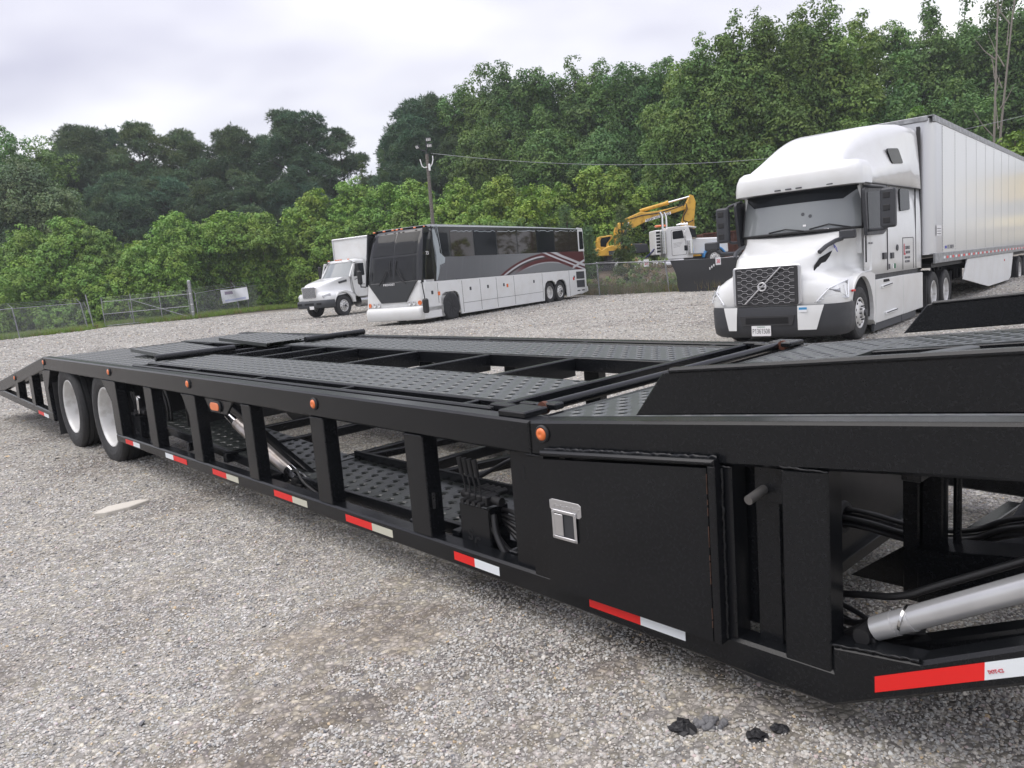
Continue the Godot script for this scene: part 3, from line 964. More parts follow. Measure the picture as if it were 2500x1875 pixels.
func fence_run(label: String, posts: Array, arms: bool, group: String) -> Node3D: # posts: [base, top]
	var t := thing("chain_link_fence", label, "fence", group)
	t.position = posts[0][0]
	var o: Vector3 = posts[0][0]
	var base := []; var hh := []
	for q in posts:
		var b: Vector3 = q[0] - o; var tp: Vector3 = q[1] - o
		base.append(b); hh.append(tp.y - b.y)
		pipe(t, "post", b + Vector3(0, -0.2, 0), tp, 0.035)
		var cp := Mb.new()
		cp.lathe([[0.042, -0.04], [0.044, 0.0], [0.03, 0.03], [0.0, 0.04]], tp, Vector3.UP, 10)
		part("post_cap", cp, M.galv, t)
		if arms: pipe(t, "barb_arm", tp, tp + Vector3(-0.22, 0.30, 0.05), 0.018)
	for i in posts.size() - 1:
		pipe(t, "top_rail", posts[i][1] - o + Vector3(0, -0.03, 0), posts[i + 1][1] - o + Vector3(0, -0.03, 0), 0.026)
		if arms:
			for k in 3:
				var d := Vector3(-0.22, 0.30, 0.05) * (k + 1) / 3.0
				pipe(t, "barbed_wire", posts[i][1] - o + d, posts[i + 1][1] - o + d, 0.007)
	wire_net(t, base, hh, 0.075, 0.0032)
	return t

func make_fences() -> void:
	M.wire = mat(0.33, 0.34, 0.35, 0.5, 0.5)
	var g := "chain link fences round the yard"
	fence_run("chain link fence with barbed wire arms at the left edge, left of the gate", [[Vector3(-46.0, -0.1, -38.0), Vector3(-46.2, 1.9, -38.0)], [Vector3(-37.5, -0.05, -45.5), Vector3(-37.7, 1.94, -45.5)], [Vector3(-31.68, 0.0, -51.0), Vector3(-31.85, 1.98, -51.0)], [Vector3(-29.82, 0.0, -56.0), Vector3(-30.12, 1.97, -56.0)]], true, g)
	fence_run("chain link fence behind the white banner, right of the thick gate post", [[Vector3(-23.19, 0.1, -59.2), Vector3(-23.17, 1.95, -59.2)], [Vector3(-21.30, 0.15, -63.0), Vector3(-21.42, 2.25, -63.0)], [Vector3(-20.86, 0.16, -64.0), Vector3(-20.83, 2.2, -64.0)], [Vector3(-19.6, 0.15, -68.0), Vector3(-19.9, 2.2, -68.0)], [Vector3(-15.0, 0.15, -70.0), Vector3(-15.1, 2.2, -70.0)]], true, g)
	fence_run("chain link fence between the coach and the semi with numbered signs", [[Vector3(1.5, 0.0, -41.0), Vector3(1.5, 1.62, -41.0)], [Vector3(4.59, 0.0, -37.6), Vector3(4.55, 1.56, -37.6)], [Vector3(7.32, -0.02, -34.5), Vector3(7.16, 1.40, -34.5)], [Vector3(8.75, -0.05, -32.6), Vector3(8.87, 1.32, -32.6)], [Vector3(12.6, -0.05, -29.5), Vector3(12.6, 1.45, -29.5)], [Vector3(22.0, 0.0, -29.0), Vector3(22.0, 1.5, -29.0)]], false, g)
	# the gate
	var t := thing("swing_gate", "wide pipe framed chain link gate standing closed before green grass", "gate")
	t.position = Vector3(-29.62, 0.03, -58.0)
	var L := Vector3(-29.62, 0.03, -58.0)
	var dir := Vector3(-23.64, 0.06, -59.0) - L
	var at := func(u: float, y: float) -> Vector3: return Vector3(dir.x * u, dir.y * u + y, dir.z * u)
	for u in [0.0, 1.0 / 3.0, 2.0 / 3.0, 1.0]: pipe(t, "upright", at.call(u, 0.08), at.call(u, 2.28 if u > 0.0 and u < 1.0 else 2.2), 0.032)
	for y in [0.10, 0.96, 1.86]: pipe(t, "bar", at.call(0.0, y), at.call(1.0, y), 0.028)
	pipe(t, "diagonal_brace", at.call(1.0 / 3.0, 1.84), at.call(1.0, 0.12), 0.026)
	for k in 3: pipe(t, "barbed_wire", at.call(0.0, 1.95 + k * 0.11), at.call(1.0, 1.95 + k * 0.11), 0.006)
	wire_net(t, [at.call(0.0, 0.1), at.call(1.0, 0.1)], [1.75, 1.75], 0.075, 0.0032)
	t = thing("gate_post", "thick pale steel gate post with a rounded cap beside the closed gate", "post")
	t.position = Vector3(-23.35, 0.0, -58.8)
	var gp := Mb.new()
	gp.lathe([[0.135, -0.1], [0.135, 2.82], [0.12, 2.89], [0.07, 2.94], [0.0, 2.955]], Vector3.ZERO, Vector3.UP, 20)
	part("tube", gp, M.galv, t)
	for y in [0.55, 1.1, 1.9]:
		var bd := Mb.new()
		bd.cyl(Vector3(0, y, 0), Vector3(0, y + 0.09, 0), 0.142, 20)
		part("hinge_band", bd, M.alu, t)
	t = thing("gate_post", "slim leaning latch post with a black lock box left of the closed gate", "post")
	t.position = Vector3(-29.95, 0.02, -57.0)
	pipe(t, "tube", Vector3(0, -0.1, 0), Vector3(-0.23, 2.5, 0), 0.045)
	pipe(t, "brace", Vector3(-0.05, 0.8, 0), Vector3(-0.30, 2.0, 0.3), 0.025)
	var lk := Mb.new()
	lk.box(Vector3(0.16, 0.13, 0.05), Vector3(0.26, 0.22, 0.2), 0.02)
	part("lock_box", lk, M.black, t)
	t = thing("brace_post", "slim grey fence brace post standing behind the closed gate", "post")
	t.position = Vector3(-29.0, 0.1, -61.0)
	pipe(t, "tube", Vector3.ZERO, Vector3(-0.1, 1.7, 0), 0.03)
	# the banner, a slightly slack cloth
	var b := thing("banner", "white vinyl banner with a small picture tied to the fence left of the box truck", "banner")
	b.position = Vector3(-21.45, 0.0, -62.9)
	var c := [Vector3(-1.05, 0.95, 0.0), Vector3(1.08, 1.12, 0.0), Vector3(1.02, 2.11, 0.0), Vector3(-1.10, 2.04, 0.0)]
	var cloth := func(u: float, v: float) -> Vector3:
		var p: Vector3 = c[0].lerp(c[1], u).lerp(c[3].lerp(c[2], u), v)
		return p + Vector3(0, -0.04 * sin(u * PI) * v, 0.05 * sin(u * 9.0 + v * 3.0) + 0.04)
	var bm := Mb.new()
	grid(bm, 24, 10, cloth)
	part("cloth", bm, M.banner_cloth, b)
	var pm := Mb.new()
	grid(pm, 6, 4, func(u, v): return cloth.call(0.14 + u * 0.30, 0.62 + v * 0.24) + Vector3(0, 0, 0.008))
	part("printed_picture", pm, M.banner_print, b)
	pm = Mb.new()
	grid(pm, 12, 2, func(u, v): return cloth.call(0.12 + u * 0.78, 0.10 + v * 0.14) + Vector3(0, 0, 0.008))
	part("printed_stripe", pm, M.banner_blue, b)
	# number signs and the shade cloth
	for q in [["31", Vector3(6.515, 1.355, -35.42), "small white sign with red 31 wired to the fence", 0.27], ["30", Vector3(8.75, 1.20, -31.75), "small white sign with red 30 on the fence by the black cloth", 0.25]]:
		var s := thing("number_sign", q[2], "sign", "red number signs on the fence")
		s.position = q[1]
		s.rotation.y = 0.35
		var sm := Mb.new()
		sm.box(Vector3.ZERO, Vector3(q[3], q[3] * 1.2, 0.012), 0.003)
		part("plate", sm, M.sign_white, s)
		text_part("numerals", q[0], q[3] * 0.62, M.ink_red, s, Transform3D(Basis.IDENTITY, Vector3(0, 0, 0.008)), q[3] * 0.66)
	var sc := thing("shade_cloth", "black shade cloth sagging from the fence left of the white semi", "cloth")
	sc.position = Vector3(7.27, 0.0, -34.2)
	var q0 := Vector3(0.0, 1.38, 0.08); var q1 := Vector3(2.6, 1.27, 2.75); var q2 := Vector3(2.7, -0.02, 3.05); var q3 := Vector3(0.30, -0.02, 0.35)
	var scm := Mb.new()
	grid(scm, 26, 18, func(u, v):
		var p: Vector3 = q3.lerp(q2, u).lerp(q0.lerp(q1, u), pow(v, 1.15))
		return p + Vector3(0.3, 0.0, 0.5).normalized() * (0.06 + 0.07 * sin(u * 7.0 + v * 2.4) * (0.3 + v * 0.7) + 0.05 * sin(u * 3.0 - v * 8.0)) + Vector3(0, 0.0, 0))
	part("cloth", scm, M.cloth_black, sc)
	for k in 3: # tied tatters showing pale
		var tm := Mb.new()
		tm.box(Vector3(1.35 + k * 0.07, 0.92 + k * 0.06, 1.62 + k * 0.06), Vector3(0.05, 0.10, 0.02), 0.01)
		part("tie", tm, M.sign_white, sc)
	# light pole with floodlights and the cable
	t = thing("light_pole", "weathered wooden pole with floodlights and white conduit behind the coach", "light pole")
	t.position = Vector3(-4.12, 0.0, -50.0)
	var pl := Mb.new()
	pl.tube([Vector3(0, -0.2, 0), Vector3(0.05, 5.0, 0), Vector3(0.10, 9.15, 0)], 0.14, 12, true, 0.10)
	part("pole", pl, M.wood, t)
	for q in [[Vector3(0.30, 9.98, 0.22), 0.1], [Vector3(0.32, 9.62, 0.22), 0.1], [Vector3(-0.42, 9.60, 0.15), -0.9]]:
		var fl := Mb.new()
		fl.tf = Transform3D(Basis(Vector3.UP, q[1]) * Basis(Vector3.RIGHT, 0.5), q[0])
		fl.box(Vector3.ZERO, Vector3(0.34, 0.23, 0.07), 0.02)
		fl.box(Vector3(0, 0.0, -0.09), Vector3(0.14, 0.12, 0.12), 0.01)
		var f := part("floodlight", fl, M.plastic, t)
		var fg := Mb.new()
		fg.tf = fl.tf
		for k in 3: fg.box(Vector3(-0.098 + k * 0.098, 0, 0.038), Vector3(0.075, 0.16, 0.006), 0.002)
		part("lens_panel", fg, M.sign_white, f)
	pipe(t, "bracket", Vector3(0.1, 8.9, 0.05), Vector3(0.14, 10.0, 0.12), 0.03, M.plastic)
	pipe(t, "bracket", Vector3(0.1, 9.3, 0.05), Vector3(-0.42, 9.5, 0.10), 0.03, M.plastic)
	for q in [[Vector3(0.06, 8.35, 0.14), Vector3(-0.14, 8.33, 0.14), Vector3(-0.26, 8.45, 0.14), Vector3(-0.34, 8.85, 0.12)], [Vector3(0.22, 8.3, 0.14), Vector3(0.38, 8.5, 0.14), Vector3(0.46, 8.75, 0.14), Vector3(0.46, 9.0, 0.12)]]:
		var cn := Mb.new()
		cn.tube(q, 0.032, 8)
		part("conduit", cn, M.sign_white, t)
	var jb := Mb.new()
	jb.box(Vector3(0.20, 8.32, 0.16), Vector3(0.13, 0.42, 0.10), 0.02)
	part("junction_box", jb, M.sign_white, t)
	var cb := Mb.new()
	var path := []
	for k in 41:
		var u := k / 40.0
		path.append(Vector3(45.0 * u, 7.05 + 0.0048 * pow(45.0 * u - 21.05, 2.0), 0.0))
	cb.tube(path, 0.015, 6)
	var ca := part("overhead_cable", cb, M.wire)
	ca.position = Vector3(-3.75, 0.0, -50.0)
	tag(ca, "grey overhead cable sagging from the light pole towards the right", "cable")
	# a rusty skip behind the work truck
	var rs := thing("rusty_container", "rust brown open steel container behind the white work truck's hood", "container")
	rs.position = Vector3(14.9, 0.8, -55.0)
	var rm := Mb.new()
	rm.box(Vector3(1.4, 1.0, -1.0), Vector3(4.2, 2.2, 2.0), 0.03)
	for k in 7: rm.box(Vector3(-0.55 + k * 0.65, 1.0, 0.04), Vector3(0.10, 2.1, 0.08), 0.01)
	rm.box(Vector3(1.4, 2.08, 0.03), Vector3(4.3, 0.12, 0.14), 0.02)
	part("shell", rm, M.rust, rs)

func make_small_things() -> void:
	rng.seed = 3
	var chunk := Mb.new()
	chunk.prism(round_poly([[-0.20, -0.06], [-0.08, 0.09], [0.15, 0.08], [0.21, 0.0], [0.05, -0.10], [-0.12, -0.12]], 0.012), 0.0, 0.035, 0.006)
	var ch := part("concrete_slab_piece", chunk, mat(0.52, 0.49, 0.43, 0.9))
	ch.rotation_degrees = Vector3(-91, 32, 2)
	ch.position = Vector3(-3.12, -0.006, -5.9)
	tag(ch, "pale flat broken slab of concrete lying on the gravel left of the trailer wheels", "concrete")
	var k := 0
	for q in [[0.47, -2.41, 0.040, "largest black tarry lump on the gravel below the trailer's front corner"], [0.69, -2.335, 0.030, "middle black tarry lump on bare earth by the trailer's front corner"], [0.775, -2.36, 0.026, "smallest black tarry lump, rightmost by the trailer's front corner"]]:
		var lump := Mb.new()
		var rings := []
		for j in 6:
			var ring := []
			for i in 14:
				var a := TAU * i / 14.0
				var r: float = q[2] * [1.15, 1.1, 0.9, 0.65, 0.35, 0.02][j] * rng.randf_range(0.6, 1.25)
				ring.append(Vector3(r * cos(a), q[2] * [-0.1, 0.12, 0.34, 0.46, 0.56, 0.6][j] * rng.randf_range(0.7, 1.2), -r * sin(a)))
			rings.append(ring)
		lump.loft(rings, true, 0xFFFFFFFF)
		var o := part("tar_lump", lump, mat(0.012, 0.012, 0.014, 0.55))
		o.position = Vector3(q[0], 0.004, q[1])
		tag(o, q[3], "tar lump", "black lumps on the ground")
		k += 1
	var gr := Mb.new()
	for j in 26:
		var a := rng.randf() * TAU
		var d := sqrt(rng.randf())
		gr.tf = Transform3D(Basis(Vector3(rng.randf(), rng.randf(), rng.randf()).normalized(), rng.randf() * 3.0), Vector3(cos(a) * d * 0.05, 0.004 + 0.014 * (1.0 - d), sin(a) * d * 0.032))
		gr.box(Vector3.ZERO, Vector3(0.024, 0.016, 0.02) * rng.randf_range(0.7, 1.2), 0.004)
	var st := part("crumbled_asphalt", gr, mat(0.14, 0.14, 0.145, 0.85), null, "stuff")
	st.position = Vector3(0.565, 0.0, -2.42)
	tag(st, "crumbled grey asphalt heap beside the largest black tarry lump", "asphalt")

# ---------------------------------------------------------------- the black car hauling trailer
# its own axes: x forwards along the near side, y up, z towards the near side; near face at z = 0, far face at z = -2.59
const TW := 2.59
var TX := Vector3(0.6767657, -0.0115199, 0.7361083)

func perf(mb: Mb, s0: float, s1: float, z0: float, z1: float, flip := 1.0, open := false) -> void: # a plate with raised punched holes, at y = 0
	var ps := 0.125; var rows := int(round((z1 - z0) / 0.082)); var pz := (z1 - z0) / rows
	for j in rows:
		var za := z0 + j * pz; var zb := za + pz; var zc := (za + zb) * 0.5
		var s := s0 - (0.5 * ps if j % 2 else 0.0)
		while s < s1 - 1e-4:
			var a := maxf(s, s0); var b := minf(s + ps, s1)
			var sc := s + ps * 0.5
			if sc - s0 < 0.03 or s1 - sc < 0.03:
				mb.quad(Vector3(a, 0, zb), Vector3(b, 0, zb), Vector3(b, 0, za), Vector3(a, 0, za))
				s += ps
				continue
			var outer := [Vector3(b, 0, zc), Vector3(b, 0, za), Vector3(sc, 0, za), Vector3(a, 0, za), Vector3(a, 0, zc), Vector3(a, 0, zb), Vector3(sc, 0, zb), Vector3(b, 0, zb)]
			var r := [[], [], [], []]
			for k in 8:
				var t := -TAU * k / 8.0
				var d := Vector3(cos(t), 0, sin(t))
				var c := Vector3(sc, 0, zc)
				r[0].append(c + d * 0.036)
				r[1].append(c + d * 0.027 + Vector3.UP * 0.005 * flip)
				r[2].append(c + d * 0.020 + Vector3.UP * 0.0045 * flip)
				r[3].append(c + d * 0.019 - Vector3.UP * 0.014)
			for k in 8:
				var l := (k + 1) % 8
				# clockwise outlines: the order is turned for faces that look up
				mb.quad(outer[l], r[0][l], r[0][k], outer[k])
				mb.quad(r[0][l], r[1][l], r[1][k], r[0][k])
				mb.quad(r[1][l], r[2][l], r[2][k], r[1][k])
				mb.quad(r[2][l], r[3][l], r[3][k], r[2][k])
				if not open: mb.tri(r[3][l], Vector3(sc, -0.03, zc), r[3][k])
			s += ps

func plate_part(t: Node3D, s0: float, s1: float, z0: float, z1: float, y0: float, y1: float, flip := 1.0) -> MeshInstance3D: # a punched deck plate from (s0, y0) to (s1, y1)
	var mb := Mb.new()
	var a := atan2(y1 - y0, s1 - s0)
	mb.tf = Transform3D(Basis(Vector3.BACK, a), Vector3(s0, y0, 0))
	var l := Vector2(s1 - s0, y1 - y0).length()
	perf(mb, 0.0, l, z0, z1, flip, flip < 0.0)
	# folded edges
	mb.box(Vector3(l * 0.5, -0.016, z0 + 0.002), Vector3(l, 0.03, 0.004))
	mb.box(Vector3(l * 0.5, -0.016, z1 - 0.002), Vector3(l, 0.03, 0.004))
	mb.box(Vector3(0.002, -0.016, (z0 + z1) * 0.5), Vector3(0.004, 0.03, z1 - z0 - 0.01))
	mb.box(Vector3(l - 0.002, -0.016, (z0 + z1) * 0.5), Vector3(0.004, 0.03, z1 - z0 - 0.01))
	return part("deck_plate", mb, M.deck, t)

func marker_light(t: Node3D, s: float, y: float, z := 0.0, side := 1.0) -> void:
	var ring := Mb.new()
	ring.lathe([[0.0, 0.0], [0.038, 0.0], [0.038, 0.006], [0.034, 0.012], [0.029, 0.012], [0.028, 0.008], [0.0, 0.008]], Vector3(s, y, z), Vector3(0, 0, side), 24)
	var base := part("marker_light", ring, M.rubber, t)
	var lens := Mb.new()
	lens.lathe([[0.027, 0.0085], [0.026, 0.014], [0.018, 0.0185], [0.008, 0.020], [0.0065, 0.0185], [0.0, 0.0185]], Vector3(s, y, z), Vector3(0, 0, side), 24, true)
	part("lens", lens, M.amber, base)

func tape(t: Node3D, s0: float, s1: float, y0: float, y1: float, split: float, red_first: bool, white: Material, h := 0.043, z := 0.002) -> void: # a strip of red and white reflective tape whose lower edge runs from y0 to y1
	var sm := lerpf(s0, s1, split)
	var ym := lerpf(y0, y1, split)
	for k in 2:
		var a := s0 if k == 0 else sm; var b := sm if k == 0 else s1
		var ya := y0 if k == 0 else ym; var yb := ym if k == 0 else y1
		var red := (k == 0) == red_first
		var mb := Mb.new()
		mb.prism([[a, ya], [b, yb], [b, yb + h], [a, ya + h]], z - 0.001, z + 0.0006)
		part("red_tape" if red else "white_tape", mb, M.tape_red if red else white, t)

func side_frame(t: Node3D, z1: float, near: bool) -> void: # the welded side of the trailer, its outer face at z1 (near) or z1 - 0.1 (far)
	var z0 := z1 - 0.1
	var r := 0.011
	var rails := [
		["top_rail", [[1.10, 1.045], [1.10, 0.893], [9.48, 0.895], [9.48, 1.045]]],
		["ramp_rail", [[-2.45, 0.488], [-2.45, 0.40], [-1.62, 0.462], [1.0985, 0.893], [1.0985, 1.045]]],
		["ramp_lower_rail", [[-2.45, 0.398], [-2.45, 0.372], [1.17, 0.258], [1.17, 0.366], [0.96, 0.370], [-1.62, 0.459]]],
		["front_rail", [[9.4815, 1.045], [9.4815, 0.895], [13.3, 1.232], [13.3, 1.395]]],
		["lower_rail", [[3.60, 0.362], [3.60, 0.285], [5.6, 0.272], [9.5, 0.258], [10.77, 0.238], [11.29, 0.497], [12.6, 1.15], [12.6, 1.262], [11.29, 0.612], [11.03, 0.478], [10.771, 0.447], [10.77, 0.3625]]],
	]
	for q in rails:
		var mb := Mb.new()
		mb.prism(q[1], z0, z1, r)
		part(q[0], mb, M.paint, t)
	var posts := [
		[[-0.77, 0.418], [-0.59, 0.412], [-0.55, 0.645], [-0.73, 0.617]],
		[[0.14, 0.388], [0.32, 0.382], [0.35, 0.790], [0.16, 0.760]],
		[[0.95, 0.366], [0.95, 0.878], [1.36, 0.893], [1.125, 0.66], [1.15, 0.258]],
		[[3.605, 0.362], [3.605, 0.69], [3.37, 0.893], [3.80, 0.893], [3.80, 0.362]],
		[[4.63, 0.362], [4.63, 0.893], [4.80, 0.893], [4.79, 0.362]],
		[[5.60, 0.362], [5.60, 0.72], [5.50, 0.893], [5.77, 0.893], [5.77, 0.362]],
		[[6.60, 0.362], [6.60, 0.893], [6.745, 0.893], [6.745, 0.362]],
		[[7.565, 0.362], [7.565, 0.893], [7.725, 0.893], [7.725, 0.362]],
		[[8.54, 0.362], [8.54, 0.893], [8.70, 0.893], [8.70, 0.362]],
		[[9.445, 0.30], [9.445, 0.893], [9.555, 0.90], [9.555, 0.30]],
		[[10.385, 0.362], [10.385, 0.972], [10.438, 0.977], [10.438, 0.362]],
		[[10.615, 0.30], [10.615, 0.993], [10.77, 1.007], [10.77, 0.30]],
	]
	for q in posts:
		var mb := Mb.new()
		mb.prism(q, z0 + 0.003, z1 - 0.0025, 0.005)
		var po := part("post", mb, M.paint, t)
		if near and q[0][0] > 3.0:
			var lo := 1e9; var hi := -1e9; var yt := -1e9
			for k in q:
				if k[1] > 0.85:
					lo = minf(lo, k[0]); hi = maxf(hi, k[0]); yt = maxf(yt, k[1])
			weld(po, Vector3(lo, yt - 0.004, z1 - 0.001), Vector3(hi, yt - 0.001, z1 - 0.001))

func weld(p: Node, a: Vector3, b: Vector3, r := 0.0045) -> void: # an uneven bead of weld
	var mb := Mb.new()
	var path := []
	var n := int(ceil((b - a).length() / 0.012)) + 1
	for k in n + 1: path.append(a.lerp(b, float(k) / n) + Vector3(rng.randf_range(-1, 1), rng.randf_range(-1, 1), 0) * r * 0.35)
	var rings := []
	var d := (b - a).normalized()
	var u := d.cross(Vector3.BACK).normalized()
	for k in path.size():
		var rr := r * rng.randf_range(0.7, 1.25) * (1.0 if k % 2 else 0.8)
		var ring := []
		for j in 6:
			var ang := TAU * j / 6.0
			ring.append(path[k] + (u * cos(ang) + d.cross(u) * sin(ang)) * rr)
		rings.append(ring)
	mb.loft(rings, true, 7)
	part("weld_bead", mb, M.paint, p)

func tyre_and_rim(t: Node3D, c: Vector3, side: float) -> void: # a wide single tyre on a deep dished white rim; side +1 faces the near side
	var w := Node3D.new()
	w.name = "wheel"
	w.position = c
	t.add_child(w, true)
	var ax := Vector3(0, 0, side)
	var ty := Mb.new()
	var prof := [[0.30, -0.41], [0.40, -0.425], [0.455, -0.42], [0.478, -0.40], [0.485, -0.37]]
	var g := -0.37
	for k in 6:
		prof.append([0.486, g]); g += 0.040
		prof.append([0.486, g]); prof.append([0.474, g + 0.003]); prof.append([0.474, g + 0.012]); g += 0.015
		prof.append([0.486, g])
	prof.append_array([[0.486, -0.03], [0.478, -0.008], [0.462, 0.010], [0.43, 0.018], [0.385, 0.020], [0.345, 0.012], [0.322, 0.002], [0.312, -0.012], [0.30, -0.014]])
	ty.lathe(prof, Vector3.ZERO, ax, 64)
	part("tyre", ty, M.rubber, w)
	var rm := Mb.new()
	rm.lathe([[0.300, -0.03], [0.312, -0.010], [0.310, -0.002], [0.303, 0.001], [0.296, -0.004], [0.290, -0.016], [0.283, -0.04], [0.279, -0.11], [0.262, -0.16], [0.258, -0.23], [0.245, -0.262], [0.20, -0.275], [0.145, -0.272], [0.142, -0.25], [0.135, -0.245]], Vector3.ZERO, ax, 56, true)
	part("rim", rm, M.white_rim, w)
	var hub := Mb.new()
	hub.lathe([[0.136, -0.28], [0.136, -0.20], [0.12, -0.185], [0.085, -0.175], [0.08, -0.12], [0.06, -0.112], [0.0, -0.112]], Vector3.ZERO, ax, 28)
	part("hub", hub, M.black, w)
	var nuts := Mb.new()
	for k in 10:
		var a := TAU * k / 10.0
		var p := Vector3(cos(a), sin(a), 0) * 0.168
		nuts.cyl(p + ax * -0.275, p + ax * -0.245, 0.017, 6)
	part("lug_nuts", nuts, M.steel, w)

func valve_block(t: Node3D, p: Vector3, w: float, h: float, levers: int) -> void: # a bent plate with a bank of lever valves on top
	var mb := Mb.new()
	mb.box(p + Vector3(w * 0.5, h * 0.5, -0.004), Vector3(w, h, 0.008), 0.002)
	mb.box(p + Vector3(w - 0.004, h * 0.5, -0.07), Vector3(0.008, h, 0.124), 0.002)
	var plate := part("valve_bracket", mb, M.paint, t)
	text_part("cutout_letter", "S", h * 0.27, M.dark_void, plate, Transform3D(Basis(Vector3.BACK, -0.1), p + Vector3(w * 0.34, h * 0.30, 0.001)))
	text_part("cutout_letter", "C", h * 0.27, M.dark_void, plate, Transform3D(Basis(Vector3.BACK, -0.1), p + Vector3(w * 0.56, h * 0.15, 0.001)))
	var vb := Mb.new()
	for k in levers:
		var x := p.x + w * (0.12 + 0.8 * (k + 0.5) / levers)
		vb.box(Vector3(x, p.y + h + 0.03, p.z - 0.06), Vector3(w * 0.17, 0.055, 0.10), 0.008)
		vb.cyl(Vector3(x, p.y + h + 0.022, p.z - 0.01), Vector3(x, p.y + h + 0.022, p.z + 0.02), 0.013, 10)
		vb.cyl(Vector3(x, p.y + h + 0.05, p.z - 0.16), Vector3(x, p.y + h + 0.05, p.z - 0.09), 0.016, 10)
	vb.cyl(Vector3(p.x - 0.03, p.y + h + 0.03, p.z - 0.06), Vector3(p.x + w + 0.04, p.y + h + 0.03, p.z - 0.06), 0.022, 12)
	part("valve_bank", vb, M.black, t)
	for k in levers:
		var x := p.x + w * (0.02 + 0.72 * (k + 0.5) / levers)
		var l := Mb.new()
		var b := Vector3(x, p.y + h + 0.05, p.z - 0.03)
		l.tube([b, b + Vector3(-0.004, 0.05, 0.0), b + Vector3(-0.012, 0.10, 0.004)], 0.005, 6)
		l.tube([b + Vector3(-0.012, 0.095, 0.004), b + Vector3(-0.014, 0.105, 0.004), b + Vector3(-0.022, 0.18, 0.008)], 0.011, 10, true, 0.014)
		part("lever", l, M.black, t)

func hose(t: Node3D, pts: Array, r := 0.012, called := "hose", m: Material = null) -> void:
	var c := Curve3D.new()
	for i in pts.size():
		var tan: Vector3 = (pts[mini(i + 1, pts.size() - 1)] - pts[maxi(i - 1, 0)]) * 0.22
		c.add_point(pts[i], -tan, tan)
	c.bake_interval = 0.03
	var mb := Mb.new()
	mb.tube(Array(c.get_baked_points()), r, 8)
	part(called, mb, m if m else M.hose, t)

